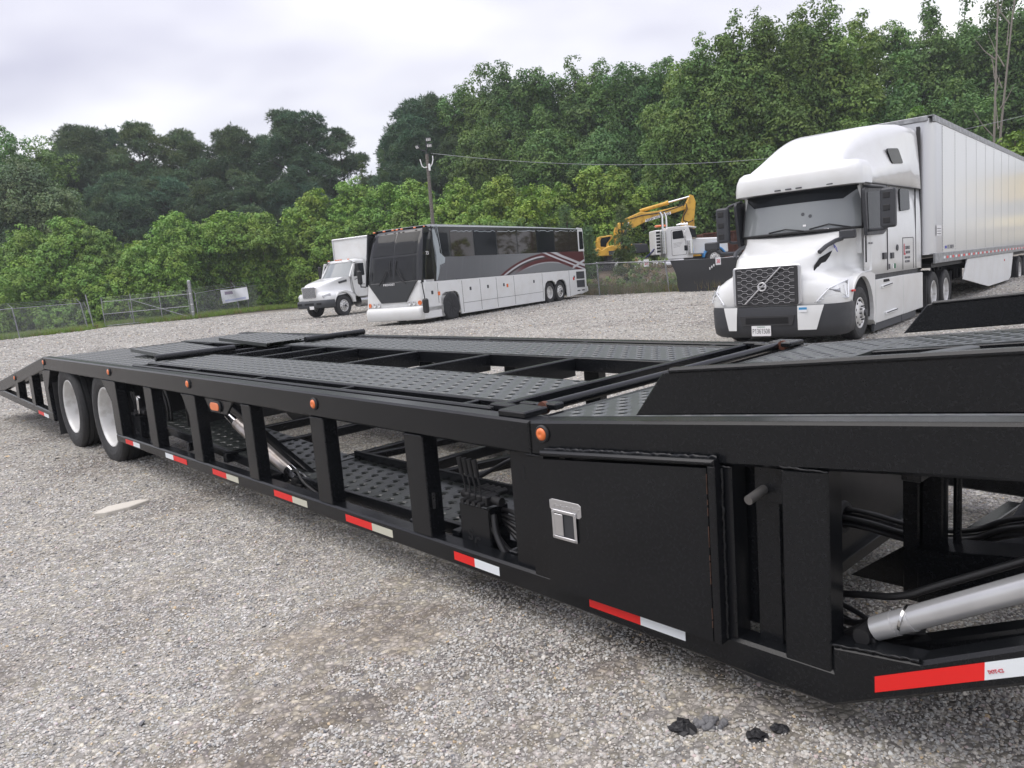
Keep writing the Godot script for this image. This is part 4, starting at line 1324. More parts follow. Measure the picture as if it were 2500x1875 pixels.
func make_trailer() -> void:
	var t := thing("car_hauler_trailer", "black low deck car hauling trailer with punched steel ramps standing on gravel in the foreground", "trailer")
	var x := TX.normalized(); var z := x.cross(Vector3.UP).normalized()
	t.transform = Transform3D(Basis(x, z.cross(x), z), Vector3(-6.3685, 0.0, -10.2150))
	side_frame(t, 0.0, true)
	side_frame(t, -TW + 0.1, false)
	# ---- tapes and marker lights on the near side
	tape(t, 0.42, 0.93, 0.292, 0.276, 0.56, true, M.tape_white)
	tape(t, 3.88, 4.28, 0.300, 0.298, 0.55, true, M.tape_white)
	tape(t, 4.94, 5.42, 0.298, 0.296, 0.38, false, M.tape_white)
	tape(t, 5.94, 6.40, 0.297, 0.293, 0.55, true, M.tape_old)
	tape(t, 6.96, 7.41, 0.294, 0.291, 0.57, true, M.tape_old)
	tape(t, 7.87, 8.35, 0.293, 0.290, 0.58, true, M.tape_old)
	tape(t, 8.88, 9.21, 0.291, 0.286, 0.47, true, M.tape_white)
	tape(t, 9.76, 10.225, 0.292, 0.288, 0.56, true, M.tape_white, 0.045)
	tape(t, 10.905, 11.42, 0.338, 0.594, 0.57, true, M.tape_white, 0.052)
	text_part("tape_print", "DOT-C2", 0.010, M.ink_red, t, Transform3D(Basis(Vector3.BACK, 0.46), Vector3(11.225, 0.520, 0.0035)), 0.040, "Droid Serif", false)
	for q in [[-0.64, 0.700], [1.155, 0.985], [3.70, 0.985], [5.70, 0.985], [7.655, 0.978], [9.56, 0.998]]:
		marker_light(t, q[0], q[1])
		marker_light(t, q[0], q[1], -TW, -1.0)
	# side turn lamp on its plate
	var bp := Mb.new()
	bp.prism([[5.95, 0.8925], [6.44, 0.8925], [6.32, 0.79], [6.04, 0.79], [5.99, 0.84]], -0.03, -0.012, 0.002)
	var bracket := part("lamp_plate", bp, M.paint, t)
	var og := Mb.new(); var ol := Mb.new()
	var o1 := []; var o2 := []
	for k in 24:
		var a := TAU * k / 24.0
		var dx := 0.045 * signf(cos(a)) if absf(cos(a)) > 0.05 else 0.0
		o1.append([6.16 + dx + 0.045 * cos(a), 0.842 + 0.042 * sin(a)])
		o2.append([6.16 + dx + 0.032 * cos(a), 0.842 + 0.030 * sin(a)])
	og.prism(o1, -0.012, 0.004, 0.004)
	ol.prism(o2, 0.004, 0.010, 0.003)
	part("lamp_grommet", og, M.rubber, bracket)
	part("lamp_lens", ol, M.amber, bracket)
	# ---- toolbox with its latch
	var cap := Mb.new()
	cap.prism([[9.572, 0.912], [10.40, 0.985], [10.40, 1.006], [9.572, 0.936]], -0.002, 0.046, 0.008)
	cap.prism([[10.372, 0.345], [10.402, 0.345], [10.402, 0.984], [10.372, 0.982]], -0.002, 0.043, 0.004)
	part("toolbox_frame", cap, M.paint, t)
	weld(t, Vector3(9.58, 0.938, 0.012), Vector3(10.40, 1.008, 0.012), 0.009)
	weld(t, Vector3(10.405, 0.36, 0.004), Vector3(10.405, 0.97, 0.004), 0.008)
	weld(t, Vector3(10.772, 0.449, -0.004), Vector3(11.03, 0.480, -0.004), 0.006)
	weld(t, Vector3(9.4805, 0.90, 0.0), Vector3(9.4805, 1.04, 0.0), 0.004)
	var door := Mb.new()
	# a shallow cross-broken door: four faces rising to the middle
	var dp := [Vector3(9.575, 0.345, 0.036), Vector3(10.366, 0.345, 0.036), Vector3(10.366, 0.972, 0.036), Vector3(9.575, 0.900, 0.036)]
	var dm := Vector3(9.94, 0.66, 0.044)
	for k in 4:
		door.tri(dp[k], dp[(k + 1) % 4], dm)
		var a: Vector3 = dp[k]; var b: Vector3 = dp[(k + 1) % 4]
		door.quad(a + Vector3(0, 0, -0.02), b + Vector3(0, 0, -0.02), b, a)
	door.box(Vector3(9.97, 0.62, 0.008), Vector3(0.76, 0.5, 0.014))
	var dr := part("toolbox_door", door, M.paint, t)
	var chips := Mb.new()
	for k in 16:
		var yy := rng.randf_range(0.38, 0.94)
		var len := rng.randf_range(0.008, 0.045)
		chips.box(Vector3(10.3665, yy, 0.0365), Vector3(0.0022, len, 0.0022))
	part("rust_chips", chips, M.rust_bright, dr, "stuff")
	var lt := Mb.new()
	lt.prism([[9.612, 0.735], [9.628, 0.742], [9.772, 0.742], [9.785, 0.733], [9.785, 0.690], [9.772, 0.680], [9.630, 0.690], [9.612, 0.700]], 0.041, 0.0435, 0.0008)
	for k in 9: # raised tread marks
		lt.beam(Vector3(9.630 + k * 0.0165, 0.703 + (k % 2) * 0.012, 0.0445), Vector3(9.644 + k * 0.0165, 0.722 + (k % 2) * -0.004, 0.0445), 0.003, 0.003)
	var latch := part("latch_plate", lt, M.alu, dr)
	var lf := Mb.new()
	for q in [[9.692, 0.694, 0.135, 0.014], [9.692, 0.582, 0.135, 0.014], [9.632, 0.638, 0.014, 0.126], [9.752, 0.638, 0.014, 0.126]]:
		lf.box(Vector3(q[0], q[1], 0.047), Vector3(q[2], q[3], 0.006), 0.002)
	lf.box(Vector3(9.664, 0.638, 0.049), Vector3(0.046, 0.092, 0.004), 0.0015)
	for q in [[9.632, 0.69], [9.752, 0.69], [9.632, 0.586], [9.752, 0.586]]: lf.cyl(Vector3(q[0], q[1], 0.05), Vector3(q[0], q[1], 0.053), 0.004, 10)
	part("latch_frame", lf, M.alu, dr)
	var lv := Mb.new()
	lv.box(Vector3(9.712, 0.638, 0.044), Vector3(0.066, 0.098, 0.002))
	part("latch_recess", lv, M.plastic, dr)
	# the box body behind the door, its side seen through the front opening
	var bb := Mb.new()
	bb.box(Vector3(10.015, 0.68, -0.86), Vector3(0.90, 0.60, 1.50), 0.006)
	bb.box(Vector3(10.475, 0.395, -0.88), Vector3(0.035, 0.05, 1.46), 0.003)
	part("toolbox_body", bb, M.paint, t)
	# slotted plate left of the toolbox
	var sp := Mb.new()
	sp.prism([[9.31, 0.362], [9.445, 0.362], [9.445, 0.893], [9.31, 0.893]], -0.045, -0.03, 0.002)
	var slotted := part("slotted_plate", sp, M.paint, t)
	var sl := Mb.new()
	sl.prism([[9.380, 0.775], [9.386, 0.766], [9.394, 0.766], [9.400, 0.775], [9.400, 0.830], [9.394, 0.838], [9.386, 0.838], [9.380, 0.830]], -0.0301, -0.0292)
	part("slot", sl, M.dark_void, slotted)
	# recessed column and pin in the narrow opening
	var rc := Mb.new()
	rc.box(Vector3(10.535, 0.64, -0.09), Vector3(0.09, 0.70, 0.06), 0.004)
	part("inner_column", rc, M.paint, t)
	var pin := Mb.new()
	pin.cyl(Vector3(10.53, 0.905, -0.07), Vector3(10.52, 0.885, 0.035), 0.016, 16)
	part("lock_pin", pin, M.worn_steel, t)
	var pp := Mb.new()
	pp.box(Vector3(10.545, 0.92, -0.055), Vector3(0.10, 0.12, 0.01), 0.002)
	part("pin_plate", pp, M.paint, t)
	# hinge knuckle on a post
	var hk := Mb.new()
	hk.cyl(Vector3(8.712, 0.515, -0.035), Vector3(8.712, 0.60, -0.035), 0.016, 12)
	hk.box(Vector3(8.70, 0.557, -0.05), Vector3(0.03, 0.085, 0.02), 0.003)
	part("hinge", hk, M.paint, t)
	# ---- wheels, mud flaps, wheel housing
	for s in [1.85, 3.225]:
		tyre_and_rim(t, Vector3(s, 0.485, -0.05), 1.0)
		tyre_and_rim(t, Vector3(s, 0.485, -TW + 0.05), -1.0)
		var axle := Mb.new()
		axle.cyl(Vector3(s, 0.485, -0.3), Vector3(s, 0.485, -TW + 0.3), 0.065, 16)
		part("axle", axle, M.black, t)
	for zz in [-0.04, -TW + 0.04 + 0.56]:
		var mf := Mb.new()
		mf.box(Vector3(1.19, 0.44, zz - 0.28), Vector3(0.012, 0.70, 0.56), 0.002)
		part("mud_flap", mf, M.rubber, t)
	var wh := Mb.new()
	wh.box(Vector3(1.24, 0.62, -0.5), Vector3(0.02, 0.50, 0.78))
	wh.box(Vector3(3.86, 0.66, -0.62), Vector3(0.02, 0.45, 0.72))
	wh.box(Vector3(4.72, 0.66, -1.3), Vector3(0.02, 0.44, 2.0))
	wh.box(Vector3(2.5, 0.93, -0.5), Vector3(2.6, 0.012, 0.76))
	wh.box(Vector3(2.5, 0.93, -TW + 0.5), Vector3(2.6, 0.012, 0.76))
	part("wheel_housing", wh, M.black, t)
	# ---- decks
	var y := 1.043
	for side in 2:
		var f := func(a: float, b: float) -> Array: return [minf(a, b), maxf(a, b)] if side == 0 else [minf(-TW - a, -TW - b), maxf(-TW - a, -TW - b)]
		var q: Array = f.call(-0.90, -0.30)
		plate_part(t, 4.05, 9.05, q[0], q[1], y, y)             # main runway
		q = f.call(-0.90, -0.105)
		plate_part(t, 1.12, 3.98, q[0], q[1], y - 0.012, y - 0.012)  # over the wheels
		plate_part(t, -2.40, 1.08, q[0], q[1], 0.47, y - 0.016)  # tail ramp
		q = f.call(-1.06, -0.105)
		plate_part(t, 9.50, 10.12, q[0], q[1], 1.046, 1.1023)      # front slope
		q = f.call(-0.64, -0.105)
		plate_part(t, 10.125, 13.2, q[0], q[1], 1.1028, 1.382)
		q = f.call(-0.645, -0.685)
		var fgi := Mb.new()
		fgi.beam(Vector3(10.13, 1.045, (q[0] + q[1]) * 0.5), Vector3(13.2, 1.324, (q[0] + q[1]) * 0.5), 0.04, 0.11, 0.004)
		part("inner_girder", fgi, M.paint, t)
		for w in [[10.30, 10.62], [10.85, 11.2], [11.7, 11.7], [12.5, 12.5]]:
			q = f.call(-0.69, -1.07)
			var z_in: float = q[0] if side == 0 else q[1]
			var z_out: float = q[1] if side == 0 else q[0]
			var db := Mb.new()
			db.beam(Vector3(w[0], 1.075 + (w[0] - 10.12) * 0.0908, z_in), Vector3(w[1], 1.075 + (w[1] - 10.12) * 0.0908, z_out), 0.07, 0.05, 0.006)
			part("cross_member", db, M.deck, t)
		var z0: float; var z1: float
		# long thin tubes along the edge with a slot between
		for w in [[-0.122, -0.155], [-0.262, -0.296]]:
			q = f.call(w[0], w[1])
			var tb := Mb.new()
			tb.box(Vector3(6.55, y - 0.012, (q[0] + q[1]) * 0.5), Vector3(5.1, 0.04, q[1] - q[0]), 0.008)
			part("edge_tube", tb, M.paint, t)
		for s in [4.35, 5.3, 6.5, 7.68, 8.85]:
			q = f.call(-0.155, -0.262)
			var lb := Mb.new()
			lb.box(Vector3(s, y - 0.014, (q[0] + q[1]) * 0.5), Vector3(0.03, 0.03, 0.106), 0.004)
			part("edge_link", lb, M.paint, t)
		# inner girder of the runway
		q = f.call(-0.895, -0.935)
		var ig := Mb.new()
		ig.box(Vector3(6.55, y - 0.049, (q[0] + q[1]) * 0.5), Vector3(5.0, 0.092, q[1] - q[0]), 0.004)
		part("inner_girder", ig, M.paint, t)
		var ig2 := Mb.new()
		ig2.box(Vector3(2.5, y - 0.088, (q[0] + q[1]) * 0.5), Vector3(2.8, 0.15, q[1] - q[0]), 0.004)
		part("inner_girder", ig2, M.paint, t)
		var ig3 := Mb.new()
		ig3.beam(Vector3(-2.4, 0.40, (q[0] + q[1]) * 0.5), Vector3(1.08, 0.95, (q[0] + q[1]) * 0.5), 0.04, 0.14, 0.004)
		part("inner_girder", ig3, M.paint, t)
		# folded flap with its long hinge tube
		q = f.call(-1.09, -0.52)
		var zz0: float = q[0]; var zz1: float = q[1]
		var fl := Mb.new()
		fl.tf = Transform3D(Basis(Vector3.BACK, -0.035), Vector3(2.72 if side == 0 else 2.75, y + 0.075, 0))
		perf(fl, 0.0, 1.22, zz0, zz1)
		fl.box(Vector3(0.61, -0.018, zz0), Vector3(1.22, 0.036, 0.006))
		fl.box(Vector3(0.61, -0.018, zz1), Vector3(1.22, 0.036, 0.006))
		part("ramp_flap", fl, M.deck, t)
		var ht := Mb.new()
		var za := -0.34 if side == 0 else -TW + 0.02
		var zb := -1.12 if side == 0 else -1.82
		ht.cyl(Vector3(4.0 + side * 0.2, y + 0.036, za), Vector3(4.03 + side * 0.2, y + 0.036, zb), 0.032, 16)
		part("hinge_tube", ht, M.paint, t)
		# guide plate standing along the front slope
		var zf := -0.035 if side == 0 else -TW + 0.006
		var gp := Mb.new()
		gp.prism([[10.045, 1.118], [10.175, 1.285], [10.21, 1.293], [13.3, 1.578], [13.3, 1.413], [10.9, 1.197]], zf, zf + 0.03, 0.006)
		part("guide_plate", gp, M.paint, t)
		var gt := Mb.new()
		gt.beam(Vector3(10.20, 1.290, zf + 0.015), Vector3(13.3, 1.574, zf + 0.015), 0.042, 0.022, 0.008)
		part("guide_edge", gt, M.paint, t)
	# cross members of the deck
	for s in [4.92, 5.50, 6.45, 7.36, 8.23]:
		var cm := Mb.new()
		cm.box(Vector3(s, y - 0.066, -TW * 0.5), Vector3(0.05, 0.124, 0.715), 0.006)
		part("cross_member", cm, M.paint, t)
	for s in [1.25, 2.15, 3.1, 3.7, 4.18]:
		var cm := Mb.new()
		cm.box(Vector3(s, y - 0.088, -TW * 0.5), Vector3(0.05, 0.148, 0.715), 0.006)
		part("cross_member", cm, M.paint, t)
	for s in [-1.9, -1.0, -0.1, 0.7]:
		var cm := Mb.new()
		cm.box(Vector3(s, 0.40 + (s + 2.4) * 0.158, -TW * 0.5), Vector3(0.05, 0.13, 0.715), 0.006)
		part("cross_member", cm, M.paint, t)
	# the joint between main deck and front slope: two bars across and the corner blocks
	var g1 := Mb.new()
	g1.beam(Vector3(9.09, y - 0.01, -0.13), Vector3(9.09, y - 0.01, -TW + 0.13), 0.045, 0.045, 0.006)
	part("gap_bar", g1, M.paint, t)
	var g2 := Mb.new()
	g2.cyl(Vector3(9.33, y + 0.005, -0.19), Vector3(9.33, y + 0.005, -TW + 0.19), 0.025, 14)
	part("gap_rod", g2, M.paint, t)
	var g3 := Mb.new()
	g3.beam(Vector3(9.47, y - 0.045, -0.11), Vector3(9.47, y - 0.045, -TW + 0.11), 0.04, 0.09, 0.004)
	part("gap_bar", g3, M.paint, t)
	for side in 2:
		var zc := func(a: float) -> float: return a if side == 0 else -TW - a
		var cb := Mb.new()
		cb.box(Vector3(9.345, y + 0.014, zc.call(-0.10)), Vector3(0.17, 0.03, 0.15), 0.006)
		cb.box(Vector3(9.15, y + 0.008, zc.call(-0.16)), Vector3(0.14, 0.03, 0.05), 0.006)
		cb.box(Vector3(9.26, y + 0.012, zc.call(-0.235)), Vector3(0.12, 0.024, 0.04), 0.005)
		cb.box(Vector3(9.42, y + 0.022, zc.call(-0.225)), Vector3(0.07, 0.03, 0.06), 0.006)
		part("corner_block", cb, M.paint, t)
		var wr := Mb.new()
		wr.cyl(Vector3(9.375, y + 0.012, zc.call(-0.19)), Vector3(9.375, y + 0.012, zc.call(-0.215)), 0.03, 14)
		part("worn_collar", wr, M.rust, t)
	# front slope: the frame seen inside
	for q in [[10.05, -1.10, 10.05, -1.48], [10.62, -1.10, 10.35, -1.48], [11.4, -1.08, 11.1, -1.48], [12.3, -1.08, 12.3, -1.48]]:
		var fb := Mb.new()
		var ya: float = 1.02 + (q[0] - 9.5) * 0.0908; var yb: float = 1.02 + (q[2] - 9.5) * 0.0908
		fb.beam(Vector3(q[0], ya, q[1]), Vector3(q[2], yb, q[3]), 0.06, 0.07, 0.006)
		part("cross_member", fb, M.paint, t)
	for zz in [-1.075, -TW + 1.075]:
		var fg := Mb.new()
		fg.beam(Vector3(9.5, 0.975, zz), Vector3(13.2, 1.311, zz), 0.035, 0.13, 0.004)
		part("inner_girder", fg, M.paint, t)
	# ---- lower deck between the side frames
	for side in 2:
		var q := [-0.72, -0.20] if side == 0 else [-TW + 0.20, -TW + 0.72]
		plate_part(t, 6.85, 9.30, q[0], q[1], 0.375, 0.375, -1.0)
		plate_part(t, 3.95, 6.84, q[0], q[1], 0.53, 0.38, -1.0)
		for zz in q:
			var lb := Mb.new()
			lb.beam(Vector3(3.95, 0.485, zz), Vector3(6.845, 0.333, zz), 0.03, 0.07, 0.003)
			lb.beam(Vector3(6.845, 0.345 if absf(zz + TW * 0.5) > 0.9 else 0.375, zz), Vector3(9.30, 0.345 if absf(zz + TW * 0.5) > 0.9 else 0.375, zz), 0.03, 0.07 if absf(zz + TW * 0.5) > 0.9 else 0.11, 0.003)
			part("lower_side_bar", lb, M.paint, t)
	for s in [4.3, 5.2, 5.95, 6.7, 7.45, 8.4, 9.2]:
		var lc := Mb.new()
		lc.beam(Vector3(s, 0.40 if s < 6 else 0.335, -0.10), Vector3(s, 0.40 if s < 6 else 0.335, -TW + 0.10), 0.06, 0.075, 0.005)
		part("lower_cross_member", lc, M.paint, t)
	for q in [[6.9, -0.70, 7.15, -1.88], [7.78, -0.70, 8.05, -1.88]]:
		var lc := Mb.new()
		lc.beam(Vector3(q[0], 0.375, q[1]), Vector3(q[2], 0.375, q[3]), 0.05, 0.05, 0.004)
		part("lower_brace", lc, M.paint, t)
	for k in 4: # hoses lying across the lower frame
		var o := k * 0.028
		hose(t, [Vector3(8.05 + o, 0.39, -0.80), Vector3(8.22 + o, 0.42 + o, -1.15), Vector3(8.28 + o * 1.5, 0.40, -1.5), Vector3(8.5 + o, 0.46, -2.0), Vector3(8.6 + o, 0.42, -2.4)], 0.013)
	# ---- hydraulic cylinder behind the side frame
	for side in 2:
		var zz := -0.22 if side == 0 else -TW + 0.22
		var top := Vector3(5.55, 0.80, zz); var low := Vector3(6.92, 0.335, zz)
		var d := (low - top).normalized()
		var cy := Mb.new()
		cy.tf = Transform3D.IDENTITY
		cy.cyl(top + d * 0.46, low - d * 0.04, 0.044, 24)
		part("cylinder_barrel", cy, M.cylinder, t)
		var rd := Mb.new()
		rd.cyl(top + d * 0.30, top + d * 0.47, 0.030, 18, 0.036)
		rd.cyl(low - d * 0.16, low - d * 0.03, 0.047, 24)
		part("cylinder_rod", rd, M.chrome, t)
		var ck := Mb.new()
		ck.cyl(low + Vector3(0.01, 0, -0.06), low + Vector3(0.01, 0, 0.06), 0.036, 16)
		ck.box(low + Vector3(0.03, -0.05, -0.05), Vector3(0.14, 0.1, 0.02), 0.003)
		ck.box(low + Vector3(0.03, -0.05, 0.05), Vector3(0.14, 0.1, 0.02), 0.003)
		part("cylinder_clevis", ck, M.black, t)
		var ar := Mb.new()
		ar.beam(Vector3(5.30, 0.83, zz - 0.10), Vector3(6.95, 0.30, zz - 0.10), 0.05, 0.12, 0.006)
		part("lift_arm", ar, M.paint, t)
		hose(t, [low + Vector3(-0.10, 0.06, 0.01), low + Vector3(0.02, 0.08, 0.03), low + Vector3(0.12, 0.02, 0.04), low + Vector3(0.32, -0.03, 0.05)], 0.011)
		hose(t, [low + Vector3(-0.02, 0.05, -0.02), low + Vector3(0.08, 0.04, 0.0), low + Vector3(0.30, -0.05, 0.02)], 0.008, "hose", M.steel)
	# ---- lever valves
	valve_block(t, Vector3(8.84, 0.335, -0.09), 0.215, 0.215, 4)
	valve_block(t, Vector3(3.84, 0.335, -0.10), 0.20, 0.22, 2)
	for k in 5:
		var o := k * 0.03
		hose(t, [Vector3(8.93 + o, 0.50 - o * 0.3, -0.20), Vector3(9.12 + o * 0.5, 0.53 - o * 1.2, -0.18), Vector3(9.27, 0.50 - o * 1.5, -0.16 - o), Vector3(9.42, 0.46 - o, -0.22)], 0.012)
	hose(t, [Vector3(9.06, 0.52, -0.12), Vector3(9.11, 0.40, -0.10), Vector3(9.22, 0.31, -0.10), Vector3(9.31, 0.42, -0.12), Vector3(9.34, 0.50, -0.14)], 0.016)
	hose(t, [Vector3(9.04, 0.46, -0.11), Vector3(9.14, 0.34, -0.14), Vector3(9.26, 0.30, -0.16), Vector3(9.40, 0.36, -0.18)], 0.014)
	hose(t, [Vector3(8.70, 0.42, -0.20), Vector3(8.82, 0.46, -0.22), Vector3(9.0, 0.48, -0.22)], 0.013)
	var tray := Mb.new()
	tray.box(Vector3(8.86, 0.325, -0.16), Vector3(0.36, 0.012, 0.14), 0.002)
	tray.box(Vector3(8.76, 0.355, -0.16), Vector3(0.06, 0.05, 0.10), 0.004)
	part("valve_tray", tray, M.paint, t)
	# hose loops and chrome hooks beside the rear valves
	for k in 4:
		var r := 0.16 + k * 0.022
		var loop := []
		for j in 18:
			var a := PI * (-0.15 + 1.25 * j / 17.0)
			loop.append(Vector3(4.12 + k * 0.02 + r * cos(a) * 0.9, 0.60 + r * sin(a), -0.24 - k * 0.015))
		hose(t, loop, 0.011)
	for k in 2:
		hose(t, [Vector3(3.98 + k * 0.03, 0.58, -0.12), Vector3(4.0 + k * 0.03, 0.70, -0.12), Vector3(3.995 + k * 0.03, 0.745, -0.12), Vector3(4.03 + k * 0.03, 0.755, -0.12), Vector3(4.07 + k * 0.03, 0.735, -0.12)], 0.006, "hook", M.chrome)
	var wpipe := Mb.new()
	wpipe.tube([Vector3(4.46, 0.88, -0.06), Vector3(4.49, 0.45, -0.06), Vector3(4.44, 0.42, -0.07)], 0.007, 8)
	part("air_line", wpipe, M.alu, t)
	var ip := Mb.new()
	ip.box(Vector3(4.55, 0.63, -0.06), Vector3(0.10, 0.53, 0.05), 0.004)
	part("inner_post", ip, M.paint, t)
	# ---- front: inner posts, lift arm and the large cylinder
	var fp := Mb.new()
	fp.box(Vector3(10.80, 0.72, -0.62), Vector3(0.055, 0.66, 0.09), 0.005)
	fp.box(Vector3(10.865, 0.82, -0.62), Vector3(0.07, 0.46, 0.06), 0.005)
	fp.prism([[10.83, 0.40], [11.6, 0.62], [11.6, 0.70], [10.83, 0.60]], -0.70, -0.55, 0.004)
	part("inner_post", fp, M.paint, t)
	var fp2 := Mb.new()
	fp2.box(Vector3(11.0, 0.80, -1.55), Vector3(0.10, 0.5, 0.10), 0.006)
	fp2.beam(Vector3(10.86, 0.93, -1.2), Vector3(10.55, 0.60, -1.9), 0.08, 0.09, 0.005)
	fp2.beam(Vector3(10.86, 0.95, -0.9), Vector3(11.0, 0.93, -1.6), 0.08, 0.08, 0.005)
	fp2.beam(Vector3(10.98, 0.42, -0.95), Vector3(11.06, 0.72, -1.75), 0.10, 0.10, 0.006)
	fp2.box(Vector3(11.2, 0.72, -1.3), Vector3(0.3, 0.16, 0.10), 0.006)
	part("inner_brace", fp2, M.paint, t)
	var rod := Mb.new()
	rod.cyl(Vector3(10.925, 1.0, -0.66), Vector3(10.925, 0.50, -0.66), 0.014, 12)
	part("release_rod", rod, M.paint, t)
	var collar := Mb.new()
	collar.lathe([[0.030, -0.01], [0.062, -0.008], [0.066, 0.0], [0.062, 0.014], [0.046, 0.016], [0.044, -0.01]], Vector3(10.482, 0.60, -0.74), Vector3.RIGHT, 24)
	part("hose_grommet", collar, M.rubber, t)
	for k in 5:
		var o := Vector3(0, (k % 3) * 0.026 - 0.026, (k / 3) * 0.03 - 0.015)
		hose(t, [Vector3(10.40, 0.60, -0.74) + o, Vector3(10.56, 0.595, -0.76) + o, Vector3(10.72, 0.555, -0.82) + o, Vector3(10.9, 0.56, -0.86) + o, Vector3(11.1, 0.66, -0.82) + o, Vector3(11.5, 0.74, -0.8) + o], 0.011)
	var arm := Mb.new()
	arm.prism([[10.80, 0.330], [10.95, 0.330], [11.02, 0.372], [12.6, 1.12], [12.6, 1.20], [10.90, 0.405], [10.82, 0.385]], -0.30, -0.20, 0.010)
	part("lift_arm", arm, M.paint, t)
	var low2 := Vector3(10.865, 0.492, -0.10)
	var d2 := Vector3(1.0, 0.60, 0.0).normalized()
	var cb2 := Mb.new()
	cb2.cyl(low2 + d2 * 0.05, low2 + d2 * 1.6, 0.037, 32)
	part("cylinder_barrel", cb2, M.cylinder_clean, t)
	var cc := Mb.new()
	cc.cyl(low2 + d2 * 0.004, low2 + d2 * 0.075, 0.0385, 32)
	cc.cyl(low2 + d2 * 0.120, low2 + d2 * 0.132, 0.0395, 32)
	part("cylinder_gland", cc, M.cylinder_clean, t)
	var cv := Mb.new()
	cv.cyl(low2 + Vector3(-0.022, -0.016, -0.05), low2 + Vector3(-0.022, -0.016, 0.05), 0.026, 20)
	cv.prism(round_poly([[10.805, 0.485], [10.815, 0.43], [10.85, 0.385], [10.90, 0.385], [10.885, 0.45], [10.85, 0.505]], 0.018), -0.085, -0.07, 0.004)
	cv.cyl(Vector3(10.845, 0.452, -0.072), Vector3(10.845, 0.452, -0.055), 0.021, 20)
	cv.prism(round_poly([[10.70, 0.40], [10.80, 0.47], [10.83, 0.45], [10.76, 0.36]], 0.01), -0.16, -0.12, 0.004)
	part("cylinder_clevis", cv, M.black, t)
	hose(t, [Vector3(10.60, 0.50, -0.22), Vector3(10.78, 0.545, -0.2), Vector3(10.92, 0.590, -0.17), Vector3(11.05, 0.665, -0.17), Vector3(11.5, 0.93, -0.18)], 0.012)
	hose(t, [Vector3(10.62, 0.42, -0.25), Vector3(10.76, 0.44, -0.2), Vector3(10.86, 0.50, -0.16), Vector3(10.95, 0.505, -0.14)], 0.012)
	hose(t, [Vector3(10.60, 0.37, -0.25), Vector3(10.72, 0.38, -0.22), Vector3(10.86, 0.35, -0.2)], 0.012)
	for k in 3: hose(t, [Vector3(10.60, 0.46 - k * 0.035, -0.30), Vector3(10.74, 0.45 - k * 0.03, -0.26 + k * 0.02), Vector3(10.84, 0.42 - k * 0.02, -0.24), Vector3(10.95, 0.43 + k * 0.01, -0.28)], 0.009)
	var gus := Mb.new()
	gus.prism([[10.55, 0.40], [10.82, 0.40], [10.82, 0.62]], -0.665, -0.655)
	gus.beam(Vector3(10.84, 0.50, -0.62), Vector3(10.84, 0.42, -1.7), 0.06, 0.08, 0.004)
	gus.beam(Vector3(10.90, 0.97, -0.3), Vector3(10.90, 0.97, -2.2), 0.06, 0.10, 0.004)
	part("gusset", gus, M.paint, t)
	var clampb := Mb.new()
	clampb.cyl(low2 + d2 * 0.098 + Vector3(0, 0.01, 0), low2 + d2 * 0.107 + Vector3(0, 0.004, 0), 0.044, 24)
	part("hose_clamp", clampb, M.steel, t)
	# torn mud guard strip below the front corner
	var torn := Mb.new()
	torn.prism([[10.25, 0.252], [10.66, 0.238], [10.60, 0.212], [10.48, 0.200], [10.34, 0.222]], -0.06, -0.05)
	part("torn_strip", torn, M.rubber, t)

# ---------------------------------------------------------------- vehicles: shared pieces
func grid(mb: Mb, nu: int, nv: int, f: Callable, group := 5) -> void: # a surface; u to the right and v up as seen from its front
	var old := mb.sm
	mb.sm = group
	for i in nu:
		for j in nv:
			var u0 := float(i) / nu; var u1 := float(i + 1) / nu; var v0 := float(j) / nv; var v1 := float(j + 1) / nv
			mb.quad(f.call(u0, v0), f.call(u1, v0), f.call(u1, v1), f.call(u0, v1))
	mb.sm = old

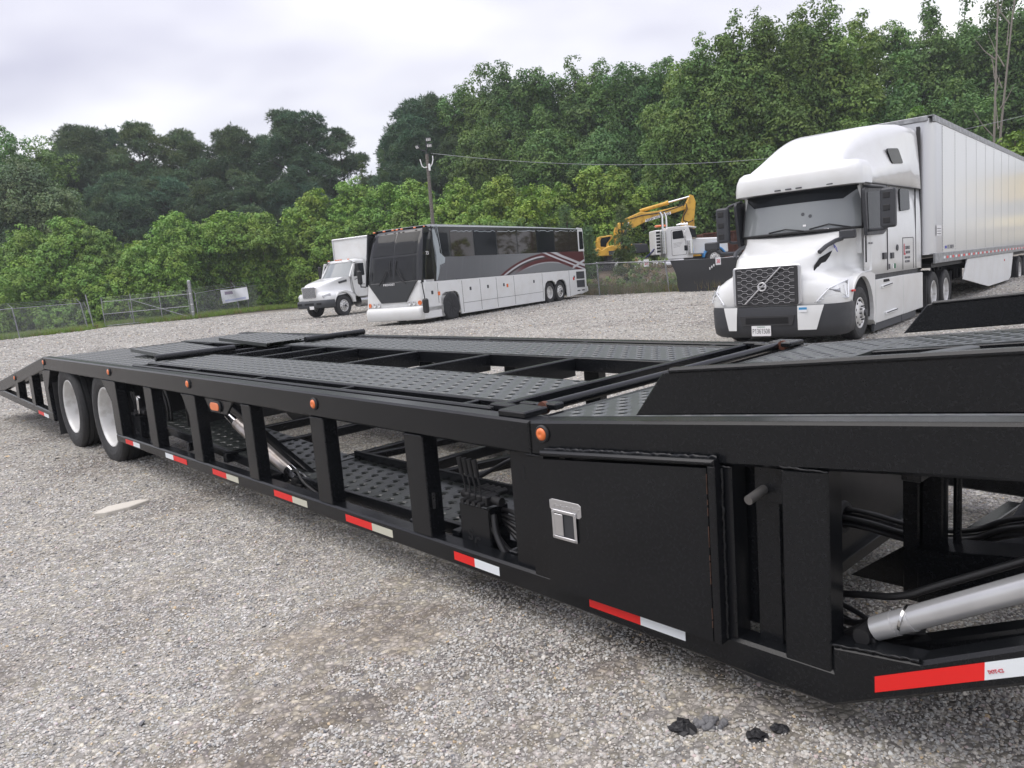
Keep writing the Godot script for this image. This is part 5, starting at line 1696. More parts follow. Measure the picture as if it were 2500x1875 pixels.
func road_wheel(t: Node3D, c: Vector3, r: float, w: float, kind: String, side := -1.0, dual := false) -> Node3D: # axis along z; the outer face looks to side * z, c is the middle of the outer face
	var n := Node3D.new()
	n.name = "wheel"
	n.position = c
	t.add_child(n, true)
	var ax := Vector3(0, 0, side)
	var ty := Mb.new()
	for k in (2 if dual else 1):
		var o := Vector3(0, 0, -side * k * (w + 0.07))
		ty.lathe([[r * 0.56, -w + 0.02], [r * 0.8, -w], [r * 0.96, -w + 0.02], [r, -w + 0.05], [r, -w * 0.68], [r * 0.975, -w * 0.66], [r, -w * 0.64], [r, -w * 0.36], [r * 0.975, -w * 0.34], [r, -w * 0.32], [r, -0.05], [r * 0.975, -0.02], [r * 0.9, 0.0], [r * 0.75, 0.002], [r * 0.62, -0.008], [r * 0.585, -0.018], [r * 0.56, -0.03]], o, ax, 40)
	part("tyre", ty, M.rubber, n)
	var q := r * 0.585
	var rm := Mb.new()
	var nuts := Mb.new()
	if kind == "dish": # dished: drive and trailer wheels seen from outside
		rm.lathe([[q * 0.97, -0.03], [q, -0.012], [q * 0.96, -0.008], [q * 0.92, -0.03], [q * 0.88, -0.13], [q * 0.5, -0.15], [q * 0.46, -0.06], [q * 0.3, -0.05], [0.0, -0.045]], Vector3.ZERO, ax, 36)
	else:
		rm.lathe([[q * 0.97, -0.03], [q, -0.012], [q * 0.95, -0.006], [q * 0.90, -0.022], [q * 0.82, -0.035], [q * 0.66, 0.0], [q * 0.5, 0.012], [q * 0.3, 0.012], [q * 0.29, 0.05], [q * 0.2, 0.06], [0.0, 0.06]], Vector3.ZERO, ax, 36)
		for k in 10:
			var a := TAU * (k + 0.5) / 10.0
			var h := Mb.new()
			var p := Vector3(cos(a), sin(a), 0) * q * 0.75
			h.cyl(p + ax * -0.022, p + ax * -0.012 , q * 0.085, 10)
			if kind == "holes": part("hand_hole", h, M.dark_void, n)
	part("rim", rm, M.white_rim, n)
	var hub := Mb.new()
	for k in 10:
		var a := TAU * k / 10.0
		var p := Vector3(cos(a), sin(a), 0) * q * 0.44
		hub.cyl(p + ax * (-0.14 if kind == "dish" else 0.008), p + ax * (-0.10 if kind == "dish" else 0.045), q * 0.05, 6)
	if kind != "dish": hub.cyl(ax * 0.01, ax * 0.09, q * 0.26, 16, q * 0.2)
	part("hub", hub, M.plastic if kind != "dish" else M.rust, n)
	return n

func nose_row(y: float, pre: Array, xs: float, zs: float, xf: float, zc: float, e := 0.62) -> Array: # one level line round a vehicle's front, near side to far side
	var half := []
	for p in pre: half.append(Vector3(p[0], y, p[1]))
	for k in 13:
		var a := PI * 0.5 * k / 12.0
		half.append(Vector3(xs + (xf - xs) * pow(sin(a), e), y, zc - (zc - zs) * pow(cos(a), e)))
	var r := half.duplicate()
	for k in range(half.size() - 2, -1, -1):
		r.append(Vector3(half[k].x, y, 2.0 * zc - half[k].z))
	return r

func body_ring(x: float, z0: float, z1: float, y0: float, y1: float, rt: float, lean := 0.0) -> Array: # a cross-section: up the near side, over the roof, down the far side
	var r := [Vector3(x, y0, z0), Vector3(x, lerpf(y0, y1 - rt, 0.5), z0 + lean * 0.4)]
	for k in 7:
		var a := PI * 0.5 * k / 6.0
		r.append(Vector3(x, y1 - rt + rt * sin(a), z0 + lean + rt * (1.0 - cos(a))))
	for k in 7:
		var a := PI * 0.5 * (1.0 - k / 6.0)
		r.append(Vector3(x, y1 - rt + rt * sin(a), z1 - lean - rt * (1.0 - cos(a))))
	r.append(Vector3(x, lerpf(y0, y1 - rt, 0.5), z1 - lean * 0.4))
	r.append(Vector3(x, y0, z1))
	return r

func arc_pts(cx: float, cy: float, r: float, a0: float, a1: float, n := 12) -> Array:
	var o := []
	for k in n + 1:
		var a := deg_to_rad(lerpf(a0, a1, float(k) / n))
		o.append([cx + r * cos(a), cy + r * sin(a)])
	return o

func round_poly(pts: Array, r: float, n := 4) -> Array: # rounds the corners of a convex outline
	var o := []
	var m := pts.size()
	for i in m:
		var p := Vector2(pts[i][0], pts[i][1])
		var a := Vector2(pts[(i + m - 1) % m][0], pts[(i + m - 1) % m][1]); var b := Vector2(pts[(i + 1) % m][0], pts[(i + 1) % m][1])
		var da := (a - p).normalized(); var db := (b - p).normalized()
		for k in n + 1:
			var t := float(k) / n
			var q := (p + da * r).lerp(p, t).lerp(p.lerp(p + db * r, t), t)
			o.append([q.x, q.y])
	return o

func panel(t: Node, called: String, pts: Array, z0: float, z1: float, m: Material, ch := 0.0) -> MeshInstance3D:
	var mb := Mb.new()
	mb.prism(pts, z0, z1, ch)
	return part(called, mb, m, t)

# turns a prism's x, y, z into a vehicle's front face: x to the far side, y up, z forwards
func front_tf(x: float) -> Transform3D:
	return Transform3D(Basis(Vector3(0, 0, -1), Vector3.UP, Vector3.RIGHT), Vector3(x, 0, 0))

# near side faces look to -z: text there reads along -x
func near_tf(p: Vector3) -> Transform3D:
	return Transform3D(Basis(Vector3(-1, 0, 0), Vector3.UP, Vector3(0, 0, -1)), p)

# ---------------------------------------------------------------- the white semi truck and its trailer
func make_semi() -> void:
	var frame := Transform3D(Basis(Vector3(-0.6521, 0.0170, 0.7579), Vector3(0.0111, 0.9999, -0.0129), Vector3(-0.7580, 0.0, -0.6522)).orthonormalized(), Vector3(5.8116, 0.0, -12.4356))
	var t := thing("semi_tractor", "white sleeper cab semi truck with dark grille, facing the camera beside the black trailer", "truck")
	t.transform = frame
	var zc := 1.1
	# nose: fenders and hood from the bumper up to the windscreen
	var hood := Mb.new()
	var rows := []
	for q in [[0.64, 0.838, 0.03, 1.40], [0.72, 0.80, 0.02, 1.42], [0.80, 0.745, 0.02, 1.425], [0.90, 0.639, 0.04, 1.425], [0.98, 0.50, 0.07, 1.42], [1.02, 0.30, 0.11, 1.42]]:
		rows.append(nose_row(q[0], [[q[1] - 0.02, q[2]], [q[1] - 0.01, q[2]], [q[1], q[2]]], q[1] + 0.01, q[2], q[3], zc, 0.66))
	for q in [[1.065, 0.30, 0.20, 1.415], [1.12, 0.20, 0.30, 1.41], [1.20, 0.15, 0.345, 1.40], [1.32, 0.10, 0.36, 1.365], [1.385, 0.08, 0.355, 1.30], [1.44, 0.05, 0.345, 1.17], [1.50, 0.0, 0.325, 0.97], [1.57, -0.04, 0.30, 0.74], [1.64, -0.08, 0.26, 0.50], [1.71, -0.1, 0.21, 0.25], [1.77, -0.15, 0.16, 0.03]]:
		rows.append(nose_row(q[0], [[-0.36, 0.05], [-0.30, 0.06], [-0.20, lerpf(0.07, q[2], 0.35)]], q[1] + 0.0, q[2], q[3], zc, 0.58))
	# the rows run from the near side round the front to the far side: turned for outward faces
	for r in rows: r.reverse()
	hood.loft(rows, false, 5)
	var hd := part("hood", hood, M.white, t)
	for far in 2:
		var zz := [0.015, 0.34] if far == 0 else [2.2 - 0.34, 2.2 - 0.015]
		var arch := arc_pts(0.28, 0.42, 0.575, 22, 196, 18)
		arch.append_array([[-0.40, 0.17], [-0.40, 1.0], [-0.2, 1.035], [0.28, 1.05], [0.52, 1.0], [0.70, 0.88], [0.84, 0.66]])
		panel(t, "fender", arch, zz[0], zz[1], M.white, 0.02)
		panel(t, "wheel_arch", arc_pts(0.28, 0.42, 0.60, -5, 190, 20), zz[0] + 0.06 if far == 0 else zz[0] - 0.3, zz[1] + 0.3 if far == 0 else zz[1] - 0.06, M.dark_void)
	M.bar_bright = mat(0.6, 0.6, 0.61, 0.4, 0.4)
	M.grille_bright = mat(0.34, 0.34, 0.35, 0.5, 0.3)
	# grille
	var gp := Mb.new()
	gp.tf = front_tf(1.405)
	gp.prism(round_poly([[-1.64, 0.65], [-0.56, 0.65], [-0.56, 1.265], [-1.64, 1.265]], 0.05), 0.0, 0.035, 0.012)
	var gs := part("grille_surround", gp, M.alu, t)
	var gb := Mb.new()
	gb.tf = front_tf(1.432)
	gb.prism(round_poly([[-1.595, 0.66], [-0.605, 0.66], [-0.605, 1.245], [-1.595, 1.245]], 0.03), 0.0, 0.014, 0.003)
	part("grille_mesh_back", gb, M.gap, gs)
	for k in 11: # wavy bright bars that leave hexagon gaps
		var yb := 0.70 + k * 0.0505
		var path := []
		var z := 0.66
		var i := k % 2
		while z < 1.56:
			var dy := 0.012 if i % 2 == 0 else -0.012
			path.append(Vector3(1.452, yb + dy, z)); path.append(Vector3(1.452, yb + dy, minf(z + 0.062, 1.56)))
			z += 0.084; i += 1
		var wb := Mb.new()
		wb.tube(path, 0.0042, 6)
		part("grille_bar", wb, M.grille_bright, gs)
	var db := Mb.new()
	db.beam(Vector3(1.462, 0.69, 1.44), Vector3(1.462, 1.235, 0.86), 0.016, 0.038, 0.004, Vector3(1, 0, 0))
	part("diagonal_bar", db, M.bar_bright, gs)
	var em := Mb.new()
	em.lathe([[0.050, 0.0], [0.050, 0.016], [0.056, 0.022], [0.066, 0.022], [0.072, 0.016], [0.072, 0.0]], Vector3(1.458, 0.95, 1.155), Vector3.RIGHT, 32)
	em.box(Vector3(1.472, 0.95, 1.155), Vector3(0.012, 0.026, 0.11), 0.003)
	part("round_emblem", em, M.bar_bright, gs)
	text_part("emblem_print", "VOLVO", 0.014, M.ink, gs, Transform3D(front_tf(1.480).basis, Vector3(1.480, 0.95, 1.155)), 0.085)
	# bumper: dark lower parts with white inserts
	var bump := Mb.new()
	var brow := []
	for q in [[0.15, 0.72, 0.10, 1.34], [0.20, 0.70, 0.03, 1.42], [0.34, 0.68, 0.01, 1.45], [0.55, 0.70, 0.01, 1.46], [0.635, 0.74, 0.02, 1.445]]:
		var r := nose_row(q[0], [[0.64, q[2] + 0.02]], q[1], q[2], q[3], zc, 0.6)
		r.reverse()
		brow.append(r)
	bump.loft(brow, false, 5)
	bump.tf = Transform3D.IDENTITY
	var bt := Mb.new()
	part("bumper", bump, M.plastic, t)
	var btop: Array = brow[4]
	for i in btop.size() - 1: bt.tri(btop[i], Vector3(0.7, 0.636, zc), btop[i + 1])
	part("bumper_top", bt, M.plastic, t)
	for far in 2:
		var ins := Mb.new()
		var bx := func(z: float, y: float) -> float: return 0.70 + 0.76 * pow(sin(acos(clampf(pow(absf(z - 1.1) / 1.09, 1.0 / 0.6), 0.0, 1.0))), 0.6) + 0.010 - 0.012 * smoothstep(0.5, 0.64, y)
		var e := [0.36, 0.26, 0.62, 0.625] if far == 0 else [1.60, 1.58, 1.74, 1.83] # lower and upper ends of its outer and inner edges
		grid(ins, 8, 5, func(u, v):
			var y := lerpf(0.27, 0.638, v)
			var z := lerpf(lerpf(e[2], e[3], v), lerpf(e[0], e[1], v), u)
			return Vector3(bx.call(z, y), y, z))
		part("bumper_insert", ins, M.white, t)
	var bx := Mb.new()
	bx.tf = front_tf(1.452)
	bx.prism([[-1.50, 0.34], [-0.70, 0.34], [-0.66, 0.50], [-1.54, 0.50]], 0.0, 0.012, 0.004)
	part("bumper_grille", bx, M.gap, t)
	bx = Mb.new()
	bx.tf = front_tf(1.46)
	bx.prism([[-1.44, 0.375], [-0.76, 0.375], [-0.76, 0.47], [-1.44, 0.47]], 0.0, 0.008, 0.002)
	part("intake_slot", bx, M.dark_void, t)
	bx = Mb.new()
	bx.tf = front_tf(1.462)
	bx.prism(round_poly([[-1.345, 0.185], [-1.035, 0.185], [-1.035, 0.345], [-1.345, 0.345]], 0.012), 0.0, 0.006, 0.002)
	var plate := part("licence_plate", bx, M.sign_white, t)
	text_part("plate_number", "P1361508", 0.075, M.ink, plate, Transform3D(front_tf(0).basis, Vector3(1.469, 0.262, 1.19)), 0.275, "Droid Sans", false)
	text_part("plate_number", "PERMANENT", 0.013, M.ink_green, plate, Transform3D(front_tf(0).basis, Vector3(1.469, 0.328, 1.19)), 0.13)
	bx = Mb.new()
	bx.tf = front_tf(1.452)
	bx.prism([[-0.60, 0.54], [-0.48, 0.54], [-0.48, 0.575], [-0.60, 0.575]], 0.0, 0.003)
	part("sticker", bx, mat(0.72, 0.74, 0.76, 0.5), t)
	bx = Mb.new()
	bx.tf = front_tf(1.452)
	bx.prism([[-0.60, 0.5755], [-0.48, 0.5755], [-0.48, 0.61], [-0.60, 0.61]], 0.0, 0.003)
	part("sticker", bx, mat(0.04, 0.25, 0.5, 0.5), t)
	# headlights: a dark housing, bright light guides and a clear cover
	for far in 2:
		var fz := func(z: float) -> float: return z if far == 0 else 2.2 - z
		var o := Vector3(0.9, 0.8, zc)
		var P := [Vector3(1.335, 0.665, fz.call(0.40)), Vector3(0.985, 0.70, fz.call(0.025)), Vector3(0.80, 0.985, fz.call(0.07)), Vector3(1.25, 0.86, fz.call(0.25))]
		var off := [Vector3(0.03, 0, 0), Vector3(0.015, 0, fz.call(0.0) * 0.0 - (0.02 if far == 0 else -0.02)), Vector3(0.01, 0.012, -0.015 if far == 0 else 0.015), Vector3(0.03, 0.01, -0.02 if far == 0 else 0.02)]
		var hl := Mb.new(); var cl := Mb.new(); var gl := Mb.new()
		var Q := []; var R := []
		for k in 4:
			Q.append(P[k] + off[k] * 0.6); R.append(P[k] + off[k] * 1.5)
		var mid: Vector3 = (Q[0] + Q[1] + Q[2] + Q[3]) * 0.25 + Vector3(0.10, 0.02, -0.10 if far == 0 else 0.10)
		for k in 4:
			hl.tri_out(Q[k], Q[(k + 1) % 4], mid - Vector3(0.03, 0, -0.03 if far == 0 else 0.03), o)
			cl.tri_out(R[k], R[(k + 1) % 4], mid + Vector3(0.012, 0, 0), o)
			gl.tube([R[k].lerp(mid, 0.12), R[(k + 1) % 4].lerp(mid, 0.12)], 0.012, 6)
		var m2: Vector3 = R[0].lerp(R[3], 0.5)
		gl.tube([R[0].lerp(mid, 0.3), R[1].lerp(mid, 0.25), mid.lerp(R[2], 0.45)], 0.010, 6)
		var hh := part("headlight", hl, mat(0.16, 0.165, 0.175, 0.3, 0.3), t)
		part("light_guide", gl, mat(0.7, 0.72, 0.75, 0.2), hh)
		part("headlight_cover", cl, M.lens, hh)
	# dark hood trim, hood vents, hood mirrors
	for far in 2:
		var s := -1.0 if far == 0 else 1.0
		var fz := func(z: float) -> float: return z if far == 0 else 2.2 - z
		var vt := Mb.new()
		vt.prism([[1.24, 1.04], [1.14, 1.08], [0.74, 1.34], [0.66, 1.425], [1.02, 1.33], [1.18, 1.22]], 0.0, 0.012, 0.003)
		var o := part("hood_vent", vt, M.dark_void, t)
		o.transform = Transform3D(Basis(Vector3.UP, deg_to_rad(11.0 * s)), Vector3(0.0, 0.0, 0.222 if far == 0 else 2.2 - 0.234))
		var st := Mb.new()
		st.tube([Vector3(1.02, 1.415, fz.call(0.42)), Vector3(0.86, 1.50, fz.call(0.37)), Vector3(0.55, 1.575, fz.call(0.33)), Vector3(0.34, 1.60, fz.call(0.30))], 0.034, 8)
		part("hood_trim", st, M.plastic, t)
		var mr := Mb.new()
		mr.box(Vector3(0.30, 1.665, 0.22) if far == 0 else Vector3(0.62, 1.66, 2.36), Vector3(0.12, 0.14, 0.24), 0.02)
		if far == 1: mr.tube([Vector3(0.62, 1.60, 2.30), Vector3(0.60, 1.52, 2.20), Vector3(0.42, 1.50, 1.92)], 0.035, 8)
		part("hood_mirror", mr, M.plastic, t)
	text_part("hood_writing", "87340", 0.085, M.ink_blue, t, Transform3D(Basis(Vector3(-0.55, 0.20, 0.30).normalized(), Vector3(-0.25, 0.75, 0.30).normalized(), Vector3(0.3, 0.5, -0.7).normalized()).orthonormalized(), Vector3(0.62, 1.475, 0.315)), 0.34, "Droid Sans", false)
	# cab and sleeper
	var cab := Mb.new()
	var cr := []
	for q in [[-3.52, 0.03], [-2.6, 0.02], [-1.2, 0.03], [-0.38, 0.05], [-0.12, 0.10]]:
		var y1 := 2.47
		var r := []
		for p in [[0.985, 0.0], [1.2, 0.0], [1.7, 0.0], [2.1, 0.012], [2.47, 0.03]]: r.append(Vector3(q[0], p[0], q[1] + p[1]))
		for p in [[2.47, 0.03], [2.1, 0.012], [1.7, 0.0], [1.2, 0.0], [0.985, 0.0]]: r.append(Vector3(q[0], p[0], 2.2 - q[1] - p[1]))
		cr.append(r)
	cab.loft(cr, true, 5)
	cab.box(Vector3(-0.14, 1.9, zc), Vector3(0.02, 1.1, 1.92))
	part("cab_body", cab, M.white, t)
	var rear := Mb.new()
	rear.prism([[-3.53, 0.99], [-3.53, 3.64], [-3.60, 3.62], [-3.63, 0.95]], 0.04, 0.10)
	rear.box(Vector3(-3.53, 1.75, zc), Vector3(0.02, 1.5, 2.0))
	rear.box(Vector3(-3.62, 2.3, 0.08), Vector3(0.12, 2.6, 0.04), 0.01)
	part("rear_seal", rear, M.gap, t)
	# roof fairing
	var rf := Mb.new()
	var rr := []
	for q in [[-3.53, 0.03, 3.66, 0.22, 0.06], [-2.9, 0.03, 3.675, 0.26, 0.10], [-2.2, 0.03, 3.62, 0.32, 0.16], [-1.6, 0.03, 3.54, 0.36, 0.22], [-1.1, 0.035, 3.44, 0.38, 0.27], [-0.7, 0.04, 3.31, 0.36, 0.29], [-0.35, 0.05, 3.15, 0.32, 0.28], [-0.08, 0.07, 2.99, 0.25, 0.24], [0.08, 0.12, 2.87, 0.16, 0.16], [0.17, 0.20, 2.79, 0.08, 0.08]]:
		rr.append(body_ring(q[0], q[1], 2.2 - q[1], 2.475, q[2], q[3], q[4]))
	rf.loft(rr, true, 5)
	part("roof_fairing", rf, M.white, t)
	var vis := Mb.new()
	var vr := []
	for q in [[2.445, 0.16, 0.05, 0.245], [2.55, 0.12, 0.05, 0.275], [2.68, 0.06, 0.06, 0.265], [2.78, 0.0, 0.09, 0.225], [2.83, -0.06, 0.13, 0.14]]:
		var r := nose_row(q[0], [[-0.42, q[2] - 0.005]], q[1] - 0.30, q[2], q[3], zc, 0.42)
		r.reverse()
		vr.append(r)
	vis.loft(vr, false, 5)
	var under: Array = vr[0]
	for i in under.size() - 1: vis.tri(under[i + 1], Vector3(-0.3, 2.446, zc), under[i])
	part("sun_visor_panel", vis, M.white, t)
	for z in [0.50, 0.98, 1.15, 1.33, 1.80]:
		var ml := Mb.new()
		ml.box(Vector3(0.27 - pow(absf(z - zc), 3.0) * 0.14, 2.475, z), Vector3(0.02, 0.022, 0.10), 0.004)
		part("roof_marker", ml, M.plastic2, t)
	# windscreen, its black band, wipers
	var ws := func(u: float, v: float) -> Vector3:
		var k := (u - 0.5) * 2.0
		var z := lerpf(2.2 - 0.10 - v * 0.03, 0.10 + v * 0.03, u)
		return Vector3(lerpf(0.30, 0.12, v) - lerpf(0.38, 0.30, v) * pow(absf(k), 2.6), lerpf(1.765, 2.445, v), z)
	var w1 := Mb.new()
	grid(w1, 20, 6, func(u, v): return ws.call(u, v))
	M.windscreen = mat(0.20, 0.215, 0.22, 0.04)
	var wsn := part("windscreen", w1, M.windscreen, t)
	var w2 := Mb.new()
	grid(w2, 20, 2, func(u, v):
		var k := absf(u - 0.5) * 2.0
		var low := 0.70 + 0.20 * smoothstep(0.80, 1.0, k)
		return ws.call(lerpf(0.03, 0.97, u), lerpf(low, 0.975, v)) + Vector3(0.003, 0, 0))
	part("windscreen_band", w2, M.glass_dark, wsn)
	var ed := Mb.new()
	var loop := []
	for k in 21: loop.append(ws.call(k / 20.0, 0.0) + Vector3(0.004, 0, 0))
	for k in 7: loop.append(ws.call(1.0, k / 6.0) + Vector3(0.004, 0, 0))
	for k in 21: loop.append(ws.call(1.0 - k / 20.0, 1.0) + Vector3(0.004, 0, 0))
	for k in 7: loop.append(ws.call(0.0, 1.0 - k / 6.0) + Vector3(0.004, 0, 0))
	ed.tube(loop, 0.022, 6)
	part("windscreen_seal", ed, M.black, wsn)
	for q in [[0.60, 0.30, 0.03], [0.93, 0.64, 0.06]]:
		var wp := Mb.new()
		wp.tube([ws.call(q[0], 0.02) + Vector3(0.03, 0, 0), ws.call((q[0] + q[1]) * 0.5, 0.07 + q[2]) + Vector3(0.025, 0, 0), ws.call(q[1], 0.05) + Vector3(0.012, 0, 0)], 0.010, 6)
		part("wiper", wp, M.black, t)
	for q in [[0.40, 0.36, 0.05, 0.03], [0.24, 0.06, 0.10, 0.012]]: # papers on the dashboard
		var pp := Mb.new()
		var c: Vector3 = ws.call(1.0 - q[0], q[1] * 0.4)
		pp.box(c + Vector3(0.006, 0, 0), Vector3(0.004, q[3], q[2]), 0.001)
		part("dash_paper", pp, M.sign_white, wsn)
	for q in [[0.42, 0.42], [0.36, 0.36]]:
		var ring := Mb.new()
		var c: Vector3 = ws.call(1.0 - q[0], q[1])
		ring.lathe([[0.0, 0.003], [0.020, 0.003], [0.024, 0.006], [0.028, 0.003]], c, Vector3(1, 0.25, 0), 20)
		part("screen_mount", ring, M.plastic2, wsn)
	# doors, windows and seams on both sides
	for far in 2:
		var s := -1.0 if far == 0 else 1.0
		var fz := func(z: float, d: float) -> Array: return [z, z + d] if far == 0 else [2.2 - z - d, 2.2 - z]
		var q: Array = fz.call(0.018, 0.05)
		var fr := panel(t, "door_window_frame", round_poly([[-0.02, 1.62], [0.10, 2.36], [-1.17, 2.455], [-1.17, 1.72], [-0.95, 1.64]], 0.06), q[0], q[1], M.plastic, 0.004)
		q = fz.call(0.010, 0.02)
		panel(t, "door_window", round_poly([[-0.10, 1.70], [-0.03, 2.30], [-1.06, 2.36], [-1.06, 1.80], [-0.85, 1.72]], 0.05), q[0], q[1], M.glass_dark)
		panel(t, "sleeper_window", round_poly([[-1.97, 2.03], [-1.93, 2.42], [-2.57, 2.43], [-2.63, 2.07]], 0.06), q[0] - 0.002, q[1], M.glass_dark)
		q = fz.call(0.022, 0.05)
		for p in [[0.17, 0.02, 1.20, 1.62], [-1.19, -1.175, 1.03, 2.46], [-2.16, -2.148, 1.0, 1.57], [-2.91, -2.898, 1.0, 1.57], [-3.1, -3.09, 1.0, 2.47]]:
			panel(t, "seam", [[p[0], p[2]], [p[1], p[2]], [p[1], p[3]], [p[0], p[3]]] if p[0] < p[1] else [[p[1], p[2]], [p[1] + 0.012, p[2]], [p[1] + 0.012, p[3]], [p[1], p[3]]], q[0] - 0.004, q[1] - 0.03, M.gap)
		panel(t, "seam", [[-2.90, 1.565], [-2.16, 1.558], [-2.16, 1.570], [-2.90, 1.577]], q[0] - 0.0045, q[1] - 0.03, M.gap)
		panel(t, "seam", [[-3.52, 2.468], [0.0, 2.440], [0.0, 2.452], [-3.52, 2.480]], q[0] - 0.004, q[1] - 0.03, M.gap)
		q = fz.call(0.0, 0.05)
		panel(t, "vent", round_poly([[-1.36, 1.22], [-1.36, 1.32], [-1.52, 1.32], [-1.52, 1.22]], 0.01), q[0] + 0.004, q[1], M.plastic)
		panel(t, "door_handle", round_poly([[-0.90, 1.22], [-0.90, 1.33], [-1.06, 1.33], [-1.06, 1.22]], 0.015), q[0] + 0.004, q[1], M.plastic)
		var fc := Mb.new()
		fc.lathe([[0.055, 0.0], [0.055, 0.012], [0.045, 0.016], [0.0, 0.016]], Vector3(-1.78, 1.40, 0.022 if far == 0 else 2.178), Vector3(0, 0, s), 20)
		part("filler_cap", fc, M.plastic, t)
		var bw := panel(t, "bunk_window", round_poly([[0.27, -0.03], [0.35, 0.24], [-0.30, 0.29], [-0.36, 0.01]], 0.06), 0.0, 0.02, M.glass_dark, 0.003)
		bw.transform = Transform3D(Basis(Vector3.UP, deg_to_rad(3.2 * s)) * Basis(Vector3.RIGHT, deg_to_rad(-14.0 * s)), Vector3(-2.1, 2.89, 0.086 if far == 0 else 2.096))
		# chassis fairings
		panel(t, "side_fairing", round_poly([[-0.42, 0.19], [-0.42, 0.90], [-2.10, 0.905], [-2.10, 0.20]], 0.02), q[0] + 0.01, q[1] + 0.05, M.white, 0.008)
		panel(t, "side_fairing", round_poly([[-2.12, 0.20], [-2.12, 0.905], [-3.56, 0.90], [-3.56, 0.215]], 0.02), q[0] + 0.01, q[1] + 0.05, M.white, 0.008)
		panel(t, "side_skirt", [[-0.36, 0.06], [-0.38, 0.185], [-2.05, 0.195], [-2.05, 0.07]], q[0] + 0.03, q[1] + 0.03, M.plastic2, 0.004)
		panel(t, "side_skirt", [[-2.08, 0.07], [-2.08, 0.195], [-3.1, 0.205], [-3.05, 0.09]], q[0] + 0.03, q[1] + 0.03, M.plastic2, 0.004)
		panel(t, "cab_underside", [[-0.40, 0.905], [-0.40, 0.985], [-3.5, 0.985], [-3.5, 0.905]], q[0] + 0.09, q[1] + 0.2 if far == 0 else q[1] - 0.09, M.plastic)
		for p in [[-0.70, 0.765, -1.30, 0.79], [-0.90, 0.31, -1.62, 0.325]]:
			var stp := Mb.new()
			stp.beam(Vector3(p[0], p[1], 0.0 if far == 0 else 2.2), Vector3(p[2], p[3], 0.0 if far == 0 else 2.2), 0.05, 0.05, 0.008)
			var sp := part("step", stp, M.white, t)
			var sg := Mb.new()
			sg.beam(Vector3(p[0] - 0.03, p[1] + 0.012, -0.027 if far == 0 else 2.227), Vector3(p[2] + 0.03, p[3] + 0.012, -0.027 if far == 0 else 2.227), 0.006, 0.018)
			part("step_tread", sg, M.plastic2, sp)
		panel(t, "grab_recess", round_poly([[-0.86, 0.84], [-0.86, 0.885], [-1.18, 0.885], [-1.22, 0.84]], 0.01), q[0] + 0.004, q[1], M.dark_void)
		var mk := Mb.new()
		mk.box(Vector3(0.80, 0.80, -0.0 if far == 0 else 2.2), Vector3(0.13, 0.035, 0.03), 0.008)
		part("side_marker", mk, M.red_lens, t)
		# mirrors on their arms
		var zm := -0.34 if far == 0 else 2.36
		var mi := Mb.new()
		var mo := round_poly([[-0.11, -0.30], [0.11, -0.30], [0.11, 0.30], [-0.11, 0.30]], 0.05)
		mi.tf = Transform3D(Basis(Vector3(0, 0, -1), Vector3.UP, Vector3.RIGHT), Vector3(0.10, 2.01, zm))
		mi.prism(mo, -0.02, 0.12, 0.03)
		var mrr := part("mirror", mi, M.plastic, t)
		for k in 3:
			var li := Mb.new()
			li.box(Vector3(0.222, 1.82 + k * 0.19, zm + 0.01), Vector3(0.014, 0.09, 0.10), 0.01)
			part("mirror_cover", li, M.black, mrr)
		var ma := Mb.new()
		ma.tube([Vector3(-0.12, 2.40, 0.08 if far == 0 else 2.12), Vector3(0.05, 2.34, (zm + 0.1) if far == 0 else zm - 0.1), Vector3(0.06, 2.28, zm)], 0.025, 8)
		ma.tube([Vector3(-0.10, 1.70, 0.06 if far == 0 else 2.14), Vector3(0.03, 1.70, (zm + 0.1) if far == 0 else zm - 0.1), Vector3(0.06, 1.75, zm)], 0.025, 8)
		part("mirror_arm", ma, M.plastic, t)
	# door lettering
	text_part("door_print", "L", 0.20, M.ink_red, t, near_tf(Vector3(-2.27, 1.36, 0.016)), 0.09)
	text_part("door_print", "ROBERT", 0.06, M.ink_grey, t, near_tf(Vector3(-2.48, 1.39, 0.016)), 0.30)
	text_part("door_print", "EAST INC", 0.05, M.ink_grey, t, near_tf(Vector3(-2.50, 1.305, 0.016)), 0.30)
	text_part("door_print", "USDOT 78881", 0.04, M.ink_grey, t, near_tf(Vector3(-2.46, 1.21, 0.016)), 0.36)
	text_part("door_print", "MC 228681", 0.04, M.ink_grey, t, near_tf(Vector3(-2.46, 1.14, 0.016)), 0.30)
	text_part("door_print", "VNL 860", 0.03, M.ink_grey, t, near_tf(Vector3(-0.30, 1.50, 0.05)), 0.26)
	for q in [[-1.26, 0.05, M.ink_grey], [-1.47, 0.06, M.sign_white], [-1.60, 0.05, M.ink_green]]:
		panel(t, "sticker", round_poly([[q[0] - q[1], 1.045], [q[0], 1.045], [q[0], 1.13], [q[0] - q[1], 1.13]], 0.01), 0.014, 0.03, q[2])
	# wheels, tanks, frame
	road_wheel(t, Vector3(0.28, 0.42, 0.05), 0.42, 0.26, "holes")
	road_wheel(t, Vector3(0.28, 0.42, 2.15), 0.42, 0.26, "holes", 1.0)
	for x in [-4.38, -5.50]:
		road_wheel(t, Vector3(x, 0.44, -0.02), 0.44, 0.24, "dish", -1.0, true)
		road_wheel(t, Vector3(x, 0.44, 2.22), 0.44, 0.24, "dish", 1.0, true)
	var ch := Mb.new()
	for z in [0.72, 1.48]: ch.box(Vector3(-2.6, 0.72, z), Vector3(6.6, 0.24, 0.09))
	ch.box(Vector3(-4.9, 0.95, zc), Vector3(1.0, 0.10, 0.9))
	ch.box(Vector3(-2.0, 0.5, zc), Vector3(3.0, 0.5, 1.7))
